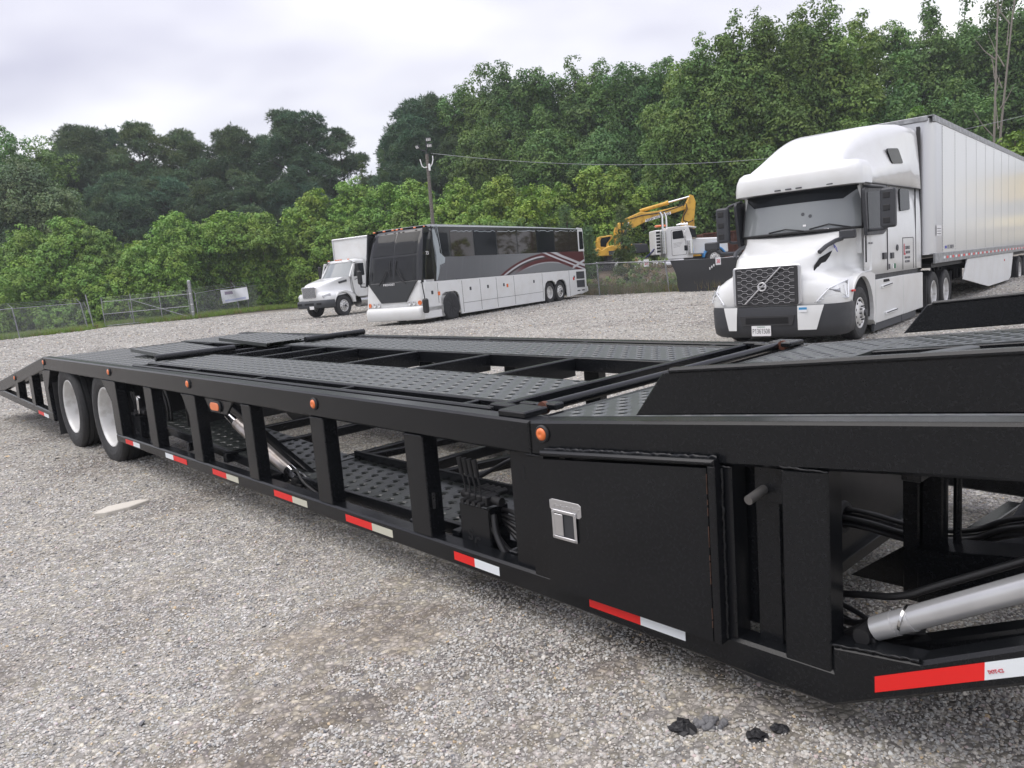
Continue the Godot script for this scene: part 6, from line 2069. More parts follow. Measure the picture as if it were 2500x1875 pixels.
	ch.cyl(Vector3(-4.38, 0.44, 0.2), Vector3(-4.38, 0.44, 2.0), 0.09)
	ch.cyl(Vector3(-5.5, 0.44, 0.2), Vector3(-5.5, 0.44, 2.0), 0.09)
	ch.cyl(Vector3(0.28, 0.42, 0.3), Vector3(0.28, 0.42, 1.9), 0.07)
	ch.box(Vector3(0.6, 0.62, zc), Vector3(1.3, 0.5, 1.0))
	part("chassis", ch, M.black, t)
	for x in [-3.82, -6.1]:
		var fl := Mb.new()
		fl.box(Vector3(x, 0.48, 0.28), Vector3(0.02, 0.66, 0.55))
		part("mud_flap", fl, M.rubber, t)
	make_box_trailer(frame)

func make_box_trailer(frame: Transform3D) -> void:
	var t := thing("box_trailer", "long white box trailer with riveted side panels, coupled behind the white semi truck", "trailer")
	t.transform = frame
	var z0 := -0.12; var z1 := 2.34
	var x0 := -3.92; var x1 := -17.3
	var top := 3.86; var low := 1.24
	var body := Mb.new()
	body.box(Vector3((x0 + x1) * 0.5 - 0.1, (top + low) * 0.5, (z0 + z1) * 0.5), Vector3(x0 - x1 - 0.3, top - low - 0.02, z1 - z0 - 0.03))
	part("box_body", body, M.white2, t)
	var fp := Mb.new()
	var ring := []
	for y in [low - 0.02, top - 0.03]:
		var r := []
		for k in 9:
			var a := PI * 0.5 * k / 8.0
			r.append(Vector3(x0 - 0.25 + 0.25 * sin(a), y, z0 + 0.25 - 0.25 * cos(a)))
		for k in 9:
			var a := PI * 0.5 * (1.0 - k / 8.0)
			r.append(Vector3(x0 - 0.25 + 0.25 * sin(a), y, z1 - 0.25 + 0.25 * cos(a)))
		r.push_front(Vector3(x0 - 0.72, y, z0)); r.push_back(Vector3(x0 - 0.72, y, z1))
		r.reverse()
		ring.append(r)
	fp.loft(ring, false, 5)
	part("front_corner_panel", fp, M.alu, t)
	# side sheets with riveted laps
	var mrow := Mb.new()
	var x := x0 - 0.72
	var panels := 0
	while x > x1 + 0.4:
		var b := maxf(x - 1.17, x1)
		for s in 2:
			var zz := [z0 - 0.002, z0 + 0.02] if s == 0 else [z1 - 0.02, z1 + 0.002]
			panel(t, "side_sheet", [[b + 0.001, low], [x - 0.001, low], [x - 0.001, top - 0.10], [b + 0.001, top - 0.10]], zz[0], zz[1], M.trailer_side, 0.001)
		panel(t, "lap_seam", [[x - 0.022, low], [x + 0.022, low], [x + 0.022, top - 0.10], [x - 0.022, top - 0.10]], z0 - 0.0035, z0 - 0.0025, M.trailer_side, 0.0004)
		if panels < 9:
			for k in 42:
				for dx in [-0.013, 0.013]:
					mrow.cyl(Vector3(x + dx, low + 0.05 + k * 0.059, z0 - 0.005), Vector3(x + dx, low + 0.05 + k * 0.059, z0 - 0.010), 0.007, 5)
		panels += 1
		x = b
	part("rivets", mrow, M.galv, t, "stuff")
	for s in 2:
		var zz := [z0 - 0.012, z0 + 0.03] if s == 0 else [z1 - 0.03, z1 + 0.012]
		panel(t, "top_rail", [[x1, top - 0.11], [x0 - 0.02, top - 0.11], [x0 - 0.02, top], [x1, top]], zz[0], zz[1], M.galv, 0.006)
		panel(t, "bottom_rail", [[x1, 1.05], [x0 - 0.02, 1.04], [x0 - 0.02, low], [x1, low + 0.01]], zz[0], zz[1], M.galv, 0.005)
	var rf := Mb.new()
	rf.box(Vector3((x0 + x1) * 0.5, top + 0.005, (z0 + z1) * 0.5), Vector3(x0 - x1, 0.02, z1 - z0 + 0.01))
	rf.box(Vector3(x0 + 0.01, top - 0.04, (z0 + z1) * 0.5), Vector3(0.05, 0.10, z1 - z0 - 0.2), 0.01)
	part("roof", rf, M.galv, t)
	for k in 46: # dashes of reflective tape along the lower rail
		var xa := x0 - 0.75 - k * 0.28
		panel(t, "red_tape" if k % 2 else "white_tape", [[xa - 0.16, 1.115], [xa, 1.115], [xa, 1.165], [xa - 0.16, 1.165]], z0 - 0.0145, z0 - 0.0125, M.tape_red if k % 2 else M.tape_white)
	text_part("fleet_letters", "Pr", 0.52, M.ink_green, t, near_tf(Vector3(-16.55, 2.95, z0 - 0.006)), 0.70)
	text_part("fleet_letters", "TL", 0.16, M.ink_grey, t, near_tf(Vector3(-16.45, 2.42, z0 - 0.006)), 0.32)
	panel(t, "number_plate", [[-5.0, 1.315], [-4.83, 1.315], [-4.83, 1.37], [-5.0, 1.37]], z0 - 0.006, z0 - 0.003, M.ink_blue)
	text_part("trailer_number", "FTLZ48059", 0.085, M.ink_grey, t, near_tf(Vector3(-5.36, 1.345, z0 - 0.004)), 0.62, "Droid Sans", false)
	panel(t, "notice", [[-4.52, 1.58], [-4.10, 1.58], [-4.10, 1.78], [-4.52, 1.78]], z0 - 0.004, z0 - 0.002, M.sign_white)
	for k in 3: panel(t, "notice_print", [[-4.48, 1.61 + k * 0.05], [-4.15, 1.61 + k * 0.05], [-4.15, 1.625 + k * 0.05], [-4.48, 1.625 + k * 0.05]], z0 - 0.0055, z0 - 0.0042, M.ink_grey)
	# belly skirt, landing legs, running gear
	for s in 2:
		var zz := [z0 + 0.01, z0 + 0.035] if s == 0 else [z1 - 0.035, z1 - 0.01]
		panel(t, "belly_skirt", [[-6.75, 0.60], [-7.2, 1.04], [-13.9, 1.04], [-13.45, 0.36], [-13.1, 0.28], [-9.9, 0.27]], zz[0], zz[1], M.white2, 0.004)
		var lg := Mb.new()
		lg.box(Vector3(-6.25, 0.72, 0.35 if s == 0 else z1 - 0.47), Vector3(0.12, 0.80, 0.12), 0.01)
		lg.box(Vector3(-6.25, 0.26, 0.35 if s == 0 else z1 - 0.47), Vector3(0.26, 0.03, 0.26), 0.005)
		lg.beam(Vector3(-6.25, 0.55, 0.35 if s == 0 else z1 - 0.47), Vector3(-5.9, 1.04, 0.35 if s == 0 else z1 - 0.47), 0.05, 0.05)
		part("landing_leg", lg, M.black, t)
	var un := Mb.new()
	un.box(Vector3((x0 + x1) * 0.5, 1.0, (z0 + z1) * 0.5), Vector3(x0 - x1 - 0.4, 0.09, z1 - z0 - 0.2))
	un.box(Vector3(-15.9, 0.80, (z0 + z1) * 0.5), Vector3(2.6, 0.3, 1.2))
	part("underframe", un, M.black, t)
	for xw in [-15.35, -16.55]:
		road_wheel(t, Vector3(xw, 0.45, z0 + 0.02), 0.45, 0.25, "dish", -1.0, true)
		road_wheel(t, Vector3(xw, 0.45, z1 - 0.02), 0.45, 0.25, "dish", 1.0, true)
	var dm := Mb.new()
	dm.lathe([[0.03, 0.0], [0.03, 0.012], [0.0, 0.014]], Vector3(-12.3, 0.86, z0 + 0.01), Vector3(0, 0, -1), 14)
	part("side_marker", dm, M.red_lens, t)

# ---------------------------------------------------------------- the parked coach
func plan_row(y: float, xf: float, xr: float, rc: float, z0: float, z1: float) -> Array: # a level outline: front corners rounded, from the near rear corner round the front to the far rear corner
	var half := [Vector3(xr, y, z0), Vector3(xf - 2.0, y, z0), Vector3(xf - rc - 0.25, y, z0)]
	var zc := (z0 + z1) * 0.5
	for k in 9:
		var a := PI * 0.5 * k / 8.0
		half.append(Vector3(xf - rc * 1.35 + rc * 1.25 * sin(a), y, z0 + rc - rc * cos(a)))
	half.append(Vector3(xf - 0.02, y, lerpf(z0 + rc, zc, 0.5)))
	half.append(Vector3(xf, y, zc))
	var r := half.duplicate()
	for k in range(half.size() - 2, -1, -1): r.append(Vector3(half[k].x, y, z0 + z1 - half[k].z))
	r.reverse()
	return r

func swoosh_image() -> Image: # the flat print along the coach's side: grey ground, maroon and silver curves
	var w := 1024; var h := 128
	var im := Image.create(w, h, false, Image.FORMAT_RGB8)
	var n := noise(301, 0.02, FastNoiseLite.TYPE_SIMPLEX, 4)
	for x in w:
		var u := float(x) / w # 0 front .. 1 rear
		var streak := n.get_noise_2d(x * 2.2, 3.0) * 0.5 + 0.5
		for y in h:
			var v := 1.0 - float(y) / h # 0 bottom .. 1 top
			var c := Color(0.40, 0.41, 0.425).lerp(Color(0.52, 0.53, 0.54), smoothstep(0.1, 0.6, u))
			c = c.lerp(Color(0.55, 0.56, 0.57), 0.35 * smoothstep(0.55, 0.9, streak) * (0.4 + 0.6 * n.get_noise_2d(x * 0.8, y * 0.25)))
			var arc := 1.02 - pow((u - 0.70) / 0.34, 2.0) * 0.95
			var band := func(off: float, wid: float) -> float: return 1.0 - smoothstep(wid - 0.02, wid + 0.02, absf(v - arc - off))
			if u > 0.30:
				c = c.lerp(Color(0.34, 0.10, 0.12), band.call(-0.10, 0.055))
				c = c.lerp(Color(0.80, 0.81, 0.82), band.call(-0.20, 0.045))
				c = c.lerp(Color(0.22, 0.17, 0.18), band.call(-0.29, 0.045))
				c = c.lerp(Color(0.36, 0.11, 0.13), band.call(-0.42, 0.085) * smoothstep(0.44, 0.54, u))
				c = c.lerp(Color(0.70, 0.71, 0.72), band.call(-0.53, 0.028) * smoothstep(0.48, 0.58, u))
			if u > 0.60:
				var dn := 1.0 - (u - 0.62) / 0.33
				var b2 := func(off: float, wid: float) -> float: return (1.0 - smoothstep(wid - 0.02, wid + 0.02, absf(v - dn - off))) * smoothstep(0.62, 0.68, u)
				c = c.lerp(Color(0.36, 0.11, 0.13), b2.call(0.02, 0.07))
				c = c.lerp(Color(0.82, 0.83, 0.84), b2.call(0.14, 0.05))
				c = c.lerp(Color(0.34, 0.10, 0.12), b2.call(0.24, 0.045))
				c = c.lerp(Color(0.80, 0.80, 0.81), b2.call(0.36, 0.07))
				c = c.lerp(Color(0.33, 0.09, 0.11), smoothstep(0.44, 0.47, v - dn) * smoothstep(0.76, 0.80, u))
				var up := (u - 0.86) / 0.16
				c = c.lerp(Color(0.80, 0.81, 0.82), (1.0 - smoothstep(0.05, 0.08, absf(v - up * 0.55 - 0.02))) * smoothstep(0.88, 0.90, u))
			im.set_pixel(x, y, c)
	return im

func make_coach() -> void:
	var t := thing("coach", "white and grey coach with maroon swooshes and black cloth over its front wheel", "coach")
	t.transform = Transform3D(Basis(Vector3(-0.5327, 0.0040, 0.8463), Vector3(0.0021, 1.0, -0.0034), Vector3(-0.8463, 0.0, -0.5327)).orthonormalized(), Vector3(-2.1722, 0.0, -27.9747))
	var W := 2.6; var xr := -11.62
	# lower sides with wheel arches
	for far in 2:
		var q := [0.0, 0.06] if far == 0 else [W - 0.06, W]
		var pts := [[xr, 0.27], [xr, 1.36], [1.0, 1.42], [1.14, 0.64], [1.16, 0.17], [0.14, 0.17]]
		pts.append_array(round_poly([[0.14, 0.30], [0.12, 0.85], [-0.18, 1.0], [-0.72, 1.0], [-1.02, 0.85], [-1.06, 0.30]], 0.08).slice(4))
		pts = [[xr, 0.27], [xr, 1.36], [1.0, 1.42], [1.14, 0.64], [1.16, 0.17], [0.15, 0.17], [0.13, 0.82], [0.02, 0.95], [-0.14, 1.01], [-0.74, 1.01], [-0.90, 0.95], [-1.0, 0.80], [-1.05, 0.15], [-7.40, 0.15], [-7.45, 0.66], [-7.56, 0.87], [-7.75, 0.99], [-8.2, 0.99], [-8.42, 0.90], [-8.5, 0.80], [-8.58, 0.90], [-8.8, 0.99], [-9.2, 0.99], [-9.42, 0.88], [-9.54, 0.66], [-9.58, 0.16]]
		panel(t, "lower_side", pts, q[0], q[1], M.white2, 0.008)
		var zs := -0.003 if far == 0 else W - 0.002
		for x in [-1.22, -2.42, -3.58, -4.92, -7.30, -9.85, 0.28]:
			panel(t, "hatch_seam", [[x - 0.008, 0.2 if x < 0 else 0.66], [x + 0.008, 0.2 if x < 0 else 0.66], [x + 0.008, 1.36], [x - 0.008, 1.36]], zs, zs + 0.005, M.gap)
		panel(t, "hatch_seam", [[-7.3, 0.55], [-1.22, 0.53], [-1.22, 0.542], [-7.3, 0.562]], zs, zs + 0.005, M.gap)
		for x in [-1.75, -2.95, -4.12, -6.55, 0.62, -10.35]:
			panel(t, "hatch_latch", round_poly([[x - 0.055, 0.98], [x + 0.055, 0.98], [x + 0.055, 1.10], [x - 0.055, 1.10]], 0.012), zs - 0.006, zs + 0.004, M.plastic)
		for q2 in [[0.24, 0.92], [-4.38, 0.93], [-10.28, 0.90]]:
			panel(t, "side_lamp", round_poly([[q2[0] - 0.06, q2[1]], [q2[0] + 0.06, q2[1]], [q2[0] + 0.06, q2[1] + 0.13], [q2[0] - 0.06, q2[1] + 0.13]], 0.012), zs - 0.012, zs + 0.004, M.red_lens if q2[0] < -9 else M.amber)
		for k in 2:
			panel(t, "engine_louvre", [[-11.42, 0.52 + k * 0.40], [-10.58, 0.54 + k * 0.40], [-10.58, 0.88 + k * 0.40], [-11.42, 0.87 + k * 0.40]], zs - 0.004, zs + 0.004, M.plastic2)
			for j in 9:
				panel(t, "louvre_slat", [[-11.38 + j * 0.09, 0.54 + k * 0.40], [-11.345 + j * 0.09, 0.54 + k * 0.40], [-11.345 + j * 0.09, 0.86 + k * 0.40], [-11.38 + j * 0.09, 0.86 + k * 0.40]], zs - 0.010, zs - 0.003, M.plastic)
		for k in 2: panel(t, "vent_slot", [[-10.9 - k * 0.45, 0.36], [-10.6 - k * 0.45, 0.36], [-10.6 - k * 0.45, 0.41], [-10.9 - k * 0.45, 0.41]], zs, zs + 0.004, M.dark_void)
		# painted band between the hatches and the windows
		var bz := 0.004 if far == 0 else W - 0.004
		var bm := Mb.new(true)
		var a := Vector3(0.34, 1.43, bz); var b := Vector3(xr + 0.02, 1.365, bz); var c := Vector3(xr + 0.10, 2.22, bz); var d := Vector3(0.10, 2.26, bz)
		if far == 0: bm.quad_uv(a, b, c, d)
		else: bm.quad_uv(b, a, d, c, Vector2(1, 0), Vector2(0, 1))
		if not M.has("swoosh"):
			M.swoosh = mat(0.8, 0.8, 0.8, 0.35)
			M.swoosh.albedo_texture = ImageTexture.create_from_image(swoosh_image())
		part("painted_band", bm, M.swoosh, t)
		# window belt: dark body with separate panes
		q = [0.008, 0.06] if far == 0 else [W - 0.06, W - 0.008]
		panel(t, "window_belt", [[xr + 0.12, 2.16], [xr + 0.22, 3.26], [0.30, 3.34], [0.42, 2.26], [0.42, 1.42], [0.30, 1.42], [0.12, 2.22]], q[0], q[1], M.coach_black, 0.004)
		q = [-0.002, 0.02] if far == 0 else [W - 0.02, W + 0.002]
		var edges := [-0.72, -2.24, -3.88, -5.42, -7.06, -8.68, -10.12, -10.98]
		for i in edges.size() - 1:
			var x0: float = edges[i] - 0.04; var x1: float = edges[i + 1] + 0.04
			panel(t, "side_window", round_poly([[x1, 2.24], [x0, 2.25], [x0, 3.20], [x1, 3.19]], 0.05), q[0], q[1], M.pane_brown if i % 3 != 1 else M.glass_dark, 0.003)
			var lf := Mb.new() # curled tinting film at the head of the pane
			var path := []
			for k in 9: path.append(Vector3(lerpf(x0 - 0.05, x1 + 0.05, k / 8.0), 3.165 + rng.randf_range(-0.03, 0.02), q[0] - 0.004 if far == 0 else q[1] + 0.004))
			lf.tube(path, 0.013, 5)
			part("peeling_film", lf, M.film, t)
		panel(t, "side_window", round_poly([[-0.62, 2.28], [-0.60, 3.10], [0.02, 3.12], [0.02, 2.75], [-0.30, 2.30]], 0.06), q[0], q[1], M.glass_dark, 0.003)
		panel(t, "rear_quarter_window", round_poly([[xr + 0.06, 2.32], [xr + 0.10, 3.14], [xr + 0.46, 3.14], [xr + 0.50, 2.30]], 0.06), q[0] - 0.002, q[1] + 0.002, M.glass_dark, 0.003)
		panel(t, "rear_pillar", [[xr, 2.2], [xr + 0.08, 3.30], [xr + 0.60, 3.32], [xr + 0.60, 2.2]], q[0] + 0.006, q[1] + 0.03 if far == 0 else q[1] - 0.006, M.white2, 0.003)
		# driver's door and window
		panel(t, "driver_window", round_poly([[0.48, 1.56], [0.44, 2.36], [0.92, 2.38], [1.02, 1.54]], 0.05), q[0] + 0.03, q[1] + 0.02, M.glass_dark, 0.003)
		panel(t, "driver_window", round_poly([[0.44, 2.46], [0.30, 3.12], [0.72, 3.14], [0.90, 2.46]], 0.05), q[0] + 0.03, q[1] + 0.02, M.glass_dark, 0.003)
		panel(t, "driver_side_frame", [[0.43, 1.43], [0.28, 3.32], [0.72, 3.30], [1.08, 1.50], [1.10, 1.42]], q[0] + 0.036, q[1] + 0.06 if far == 0 else q[1] - 0.036, M.coach_black, 0.004)
		panel(t, "torn_film", [[0.27, 3.22], [0.13, 3.22], [0.05, 2.95], [-0.06, 2.6], [-0.02, 2.42], [-0.34, 2.22], [-0.28, 2.04], [0.02, 1.98], [0.10, 1.7], [0.24, 1.46], [0.30, 1.46], [0.22, 1.9], [0.18, 2.3], [0.24, 2.7]], -0.004 if far == 0 else W + 0.001, -0.001 if far == 0 else W + 0.004, M.film)
		# film hanging in tatters behind the door
		for k in 5:
			var tf := Mb.new()
			var x := 0.30 - k * 0.07
			var z := -0.006 if far == 0 else W + 0.006
			var pts2 := []
			for j in 8: pts2.append(Vector3(x - 0.05 * j * (0.25 + 0.1 * k) + rng.randf_range(-0.02, 0.02), lerpf(3.22, 1.75, j / 7.0) + 0.05 * k, z))
			tf.tube(pts2, rng.randf_range(0.008, 0.02), 5, true, 0.004)
			part("torn_film", tf, M.film if M.has("film") else M.plastic2, t)
	# the front
	var lo := Mb.new()
	lo.loft([plan_row(0.15, 1.28, 0.2, 0.16, 0.04, W - 0.04), plan_row(0.20, 1.33, 0.2, 0.16, 0.01, W - 0.01), plan_row(0.42, 1.35, 0.2, 0.16, 0.0, W), plan_row(0.55, 1.34, 0.2, 0.17, 0.0, W), plan_row(0.60, 1.27, 0.2, 0.17, 0.01, W - 0.01), plan_row(0.62, 1.20, 0.2, 0.17, 0.02, W - 0.02)], false, 5)
	part("front_bumper", lo, M.white2, t)
	var ch := Mb.new()
	ch.loft([plan_row(0.61, 1.17, 0.9, 0.17, 0.012, W - 0.012), plan_row(0.9, 1.18, 0.9, 0.17, 0.012, W - 0.012), plan_row(1.5, 1.12, 0.9, 0.18, 0.012, W - 0.012)], false, 5)
	part("front_panel", ch, M.white2, t)
	var mk := Mb.new()
	mk.tf = front_tf(1.165) * Transform3D(Basis(Vector3.RIGHT, deg_to_rad(-3.0)), Vector3.ZERO)
	mk.prism([[-2.42, 1.50], [-0.16, 1.50], [-0.30, 1.36], [-0.72, 0.79], [-1.86, 0.79], [-2.32, 1.36]], 0.05, 0.095, 0.01)
	part("front_mask", mk, M.coach_black, t)
	text_part("maker_plate", "PREVOST", 0.075, M.sign_white, t, Transform3D(front_tf(0).basis, Vector3(1.208, 1.43, 1.42)), 0.52)
	var up := Mb.new()
	var urows := [plan_row(1.49, 1.105, 0.9, 0.19, 0.02, W - 0.02), plan_row(2.0, 1.03, 0.86, 0.20, 0.02, W - 0.02), plan_row(2.45, 0.93, 0.75, 0.22, 0.02, W - 0.02), plan_row(2.9, 0.78, 0.6, 0.25, 0.02, W - 0.02), plan_row(3.22, 0.60, 0.4, 0.28, 0.03, W - 0.03), plan_row(3.34, 0.42, 0.2, 0.30, 0.05, W - 0.05)]
	up.loft(urows, false, 5)
	part("front_frame", up, M.coach_black, t)
	var xw := func(y: float) -> float:
		var ys := [1.49, 2.0, 2.45, 2.9, 3.22, 3.34]; var xs := [1.105, 1.03, 0.93, 0.78, 0.60, 0.42]
		for i in 5:
			if y <= ys[i + 1]: return lerpf(xs[i], xs[i + 1], (y - ys[i]) / (ys[i + 1] - ys[i]))
		return 0.42
	for q in [[0.10, 1.27, 1.53, 2.37], [1.33, 2.50, 1.53, 2.37], [0.12, 1.27, 2.45, 3.20], [1.33, 2.48, 2.45, 3.20]]:
		var g := Mb.new()
		grid(g, 6, 5, func(u, v):
			var z := lerpf(q[1], q[0], u)
			var e := absf(z - 1.3) / 1.3
			var y := lerpf(q[2], q[3], v)
			return Vector3(xw.call(y) + 0.006 - 0.16 * smoothstep(0.80, 1.0, e) - 0.02 * e, y, z))
		part("front_window", g, M.coach_glass if M.has("coach_glass") else M.glass_dark, t)
	for s in [-1.0, 1.0]:
		for k in 2:
			var wp := Mb.new()
			var b := Vector3(1.20, 1.42, 1.3 + s * 0.62)
			wp.tube([b, Vector3(xw.call(1.62) + 0.07, 1.62, 1.3 + s * (0.45 - 0.06 * k)), Vector3(xw.call(1.9) + 0.05, 1.95, 1.3 + s * (0.28 - 0.10 * k))], 0.011, 6)
			part("wiper", wp, M.black, t)
		var wb := Mb.new()
		wb.tube([Vector3(xw.call(1.7) + 0.05, 1.72, 1.3 + s * 0.12), Vector3(xw.call(2.25) + 0.03, 2.25, 1.3 + s * 0.14)], 0.014, 6)
		part("wiper", wb, M.black, t)
		for k in 3:
			var hl := Mb.new()
			var p := Vector3(1.185 - (0.03 if k == 2 else 0.0), 0.735, 1.3 + s * ([0.70, 0.90, 1.14][k]))
			hl.lathe([[0.075, 0.0], [0.078, 0.02], [0.066, 0.024], [0.06, 0.012], [0.0, 0.004]], p, Vector3(1, 0, 0.25 * s if k == 2 else 0.0), 20)
			part("headlight", hl, M.chrome if k < 2 else M.amber, t)
		# mirrors
		var mi := Mb.new()
		if s > 0: mi.box(Vector3(1.20, 1.78, W + 0.16), Vector3(0.14, 0.50, 0.20), 0.05)
		else: mi.box(Vector3(1.26, 0.62, -0.16), Vector3(0.14, 0.50, 0.24), 0.05)
		part("mirror", mi, M.black, t)
		var ma := Mb.new()
		if s > 0: ma.tube([Vector3(1.15, 1.42, W - 0.05), Vector3(1.2, 1.44, W + 0.14), Vector3(1.2, 1.6, W + 0.16)], 0.025, 8)
		else: ma.tube([Vector3(1.12, 1.42, 0.06), Vector3(1.17, 1.40, -0.02), Vector3(1.22, 1.0, -0.10), Vector3(1.25, 0.80, -0.14)], 0.022, 8)
		part("mirror_arm", ma, M.black, t)
	var rf := Mb.new()
	var rr := []
	for q in [[xr + 0.10, 3.26], [-8.0, 3.35], [-3.0, 3.40], [-0.6, 3.42], [0.15, 3.42], [0.42, 3.38]]: rr.append(body_ring(q[0], 0.01, W - 0.01, 3.18, q[1], 0.16, 0.02))
	rf.loft(rr, true, 5)
	part("roof", rf, M.roof_grey if M.has("roof_grey") else M.plastic2, t)
	for z in [0.012, W - 0.012]:
		var rl := Mb.new()
		rl.tube([Vector3(0.28, 3.335, z), Vector3(-3.0, 3.325, z), Vector3(-8.0, 3.295, z), Vector3(xr + 0.2, 3.25, z)], 0.022, 6)
		part("roof_rail", rl, M.roof_rail, t)
	for z in [0.15, 0.55, 1.12, 1.32, 1.52, 1.95, 2.44]:
		var ml := Mb.new()
		ml.box(Vector3(0.58 - 0.05 * absf(z - 1.3), 3.335, z), Vector3(0.06, 0.05, 0.10 if z > 0.2 else 0.06), 0.014)
		part("roof_marker", ml, M.amber, t)
	text_part("unit_number", "73", 0.12, M.sign_white, t, near_tf(Vector3(0.66, 2.42, 0.02)), 0.16)
	panel(t, "stained_panel", [[0.34, 1.10], [0.98, 1.12], [1.0, 1.40], [0.34, 1.40]], -0.004, -0.001, M.white)
	# rear, floor, inside
	var bk := Mb.new()
	bk.box(Vector3(xr + 0.03, 1.75, W * 0.5), Vector3(0.05, 3.0, W - 0.04), 0.01)
	bk.prism([[xr - 0.16, 0.30], [xr - 0.12, 0.52], [xr + 0.3, 0.50], [xr + 0.6, 0.20]], 0.0, W, 0.02)
	part("rear_panel", bk, M.white2, t)
	var fl := Mb.new()
	fl.box(Vector3(-5.2, 1.30, W * 0.5), Vector3(12.4, 0.06, W - 0.14))
	fl.box(Vector3(-5.2, 0.55, W * 0.5), Vector3(12.4, 0.5, W - 0.9))
	part("floor", fl, M.interior, t)
	for k in 2:
		var bx := Mb.new()
		bx.box(Vector3(0.70, 2.02, 1.0), Vector3(0.04, 0.12, 0.85), 0.01)
		bx.box(Vector3(0.70, 1.62, 1.05), Vector3(0.2, 0.25, 0.8), 0.06)
		if k == 0: part("dashboard", bx, M.interior_pale, t)
	# wheels; a torn black cloth hangs over the front one
	for z in [0.06, W - 0.06]:
		var s := -1.0 if z < 1.0 else 1.0
		road_wheel(t, Vector3(-0.45, 0.48, z + 0.04 * -s), 0.48, 0.28, "holes", s)
		road_wheel(t, Vector3(-8.02, 0.47, z), 0.47, 0.28, "dish", s)
		road_wheel(t, Vector3(-9.0, 0.47, z), 0.47, 0.28, "holes", s)
	var cl := Mb.new()
	var rings := []
	for j in 9:
		var ring := []
		for k in 40:
			var a := TAU * k / 40.0
			var r: float = [0.0, 0.16, 0.30, 0.42, 0.49, 0.505, 0.49, 0.47, 0.45][j] * (1.0 + 0.025 * sin(a * 7.0 + j) + 0.015 * sin(a * 13.0))
			var drop := 0.05 * maxf(0.0, -sin(a)) * (1.0 if j > 3 else 0.0)
			ring.append(Vector3(-0.45 + r * cos(a), maxf(0.012, 0.49 + r * sin(a) - drop), [-0.022, -0.03, -0.025, -0.035, -0.02, 0.04, 0.13, 0.22, 0.30][j] + 0.012 * sin(a * 9.0 + j * 1.3)))
		rings.append(ring)
	cl.loft(rings, true, 5)
	part("wheel_cover", cl, M.cloth_black if M.has("cloth_black") else M.black, t)

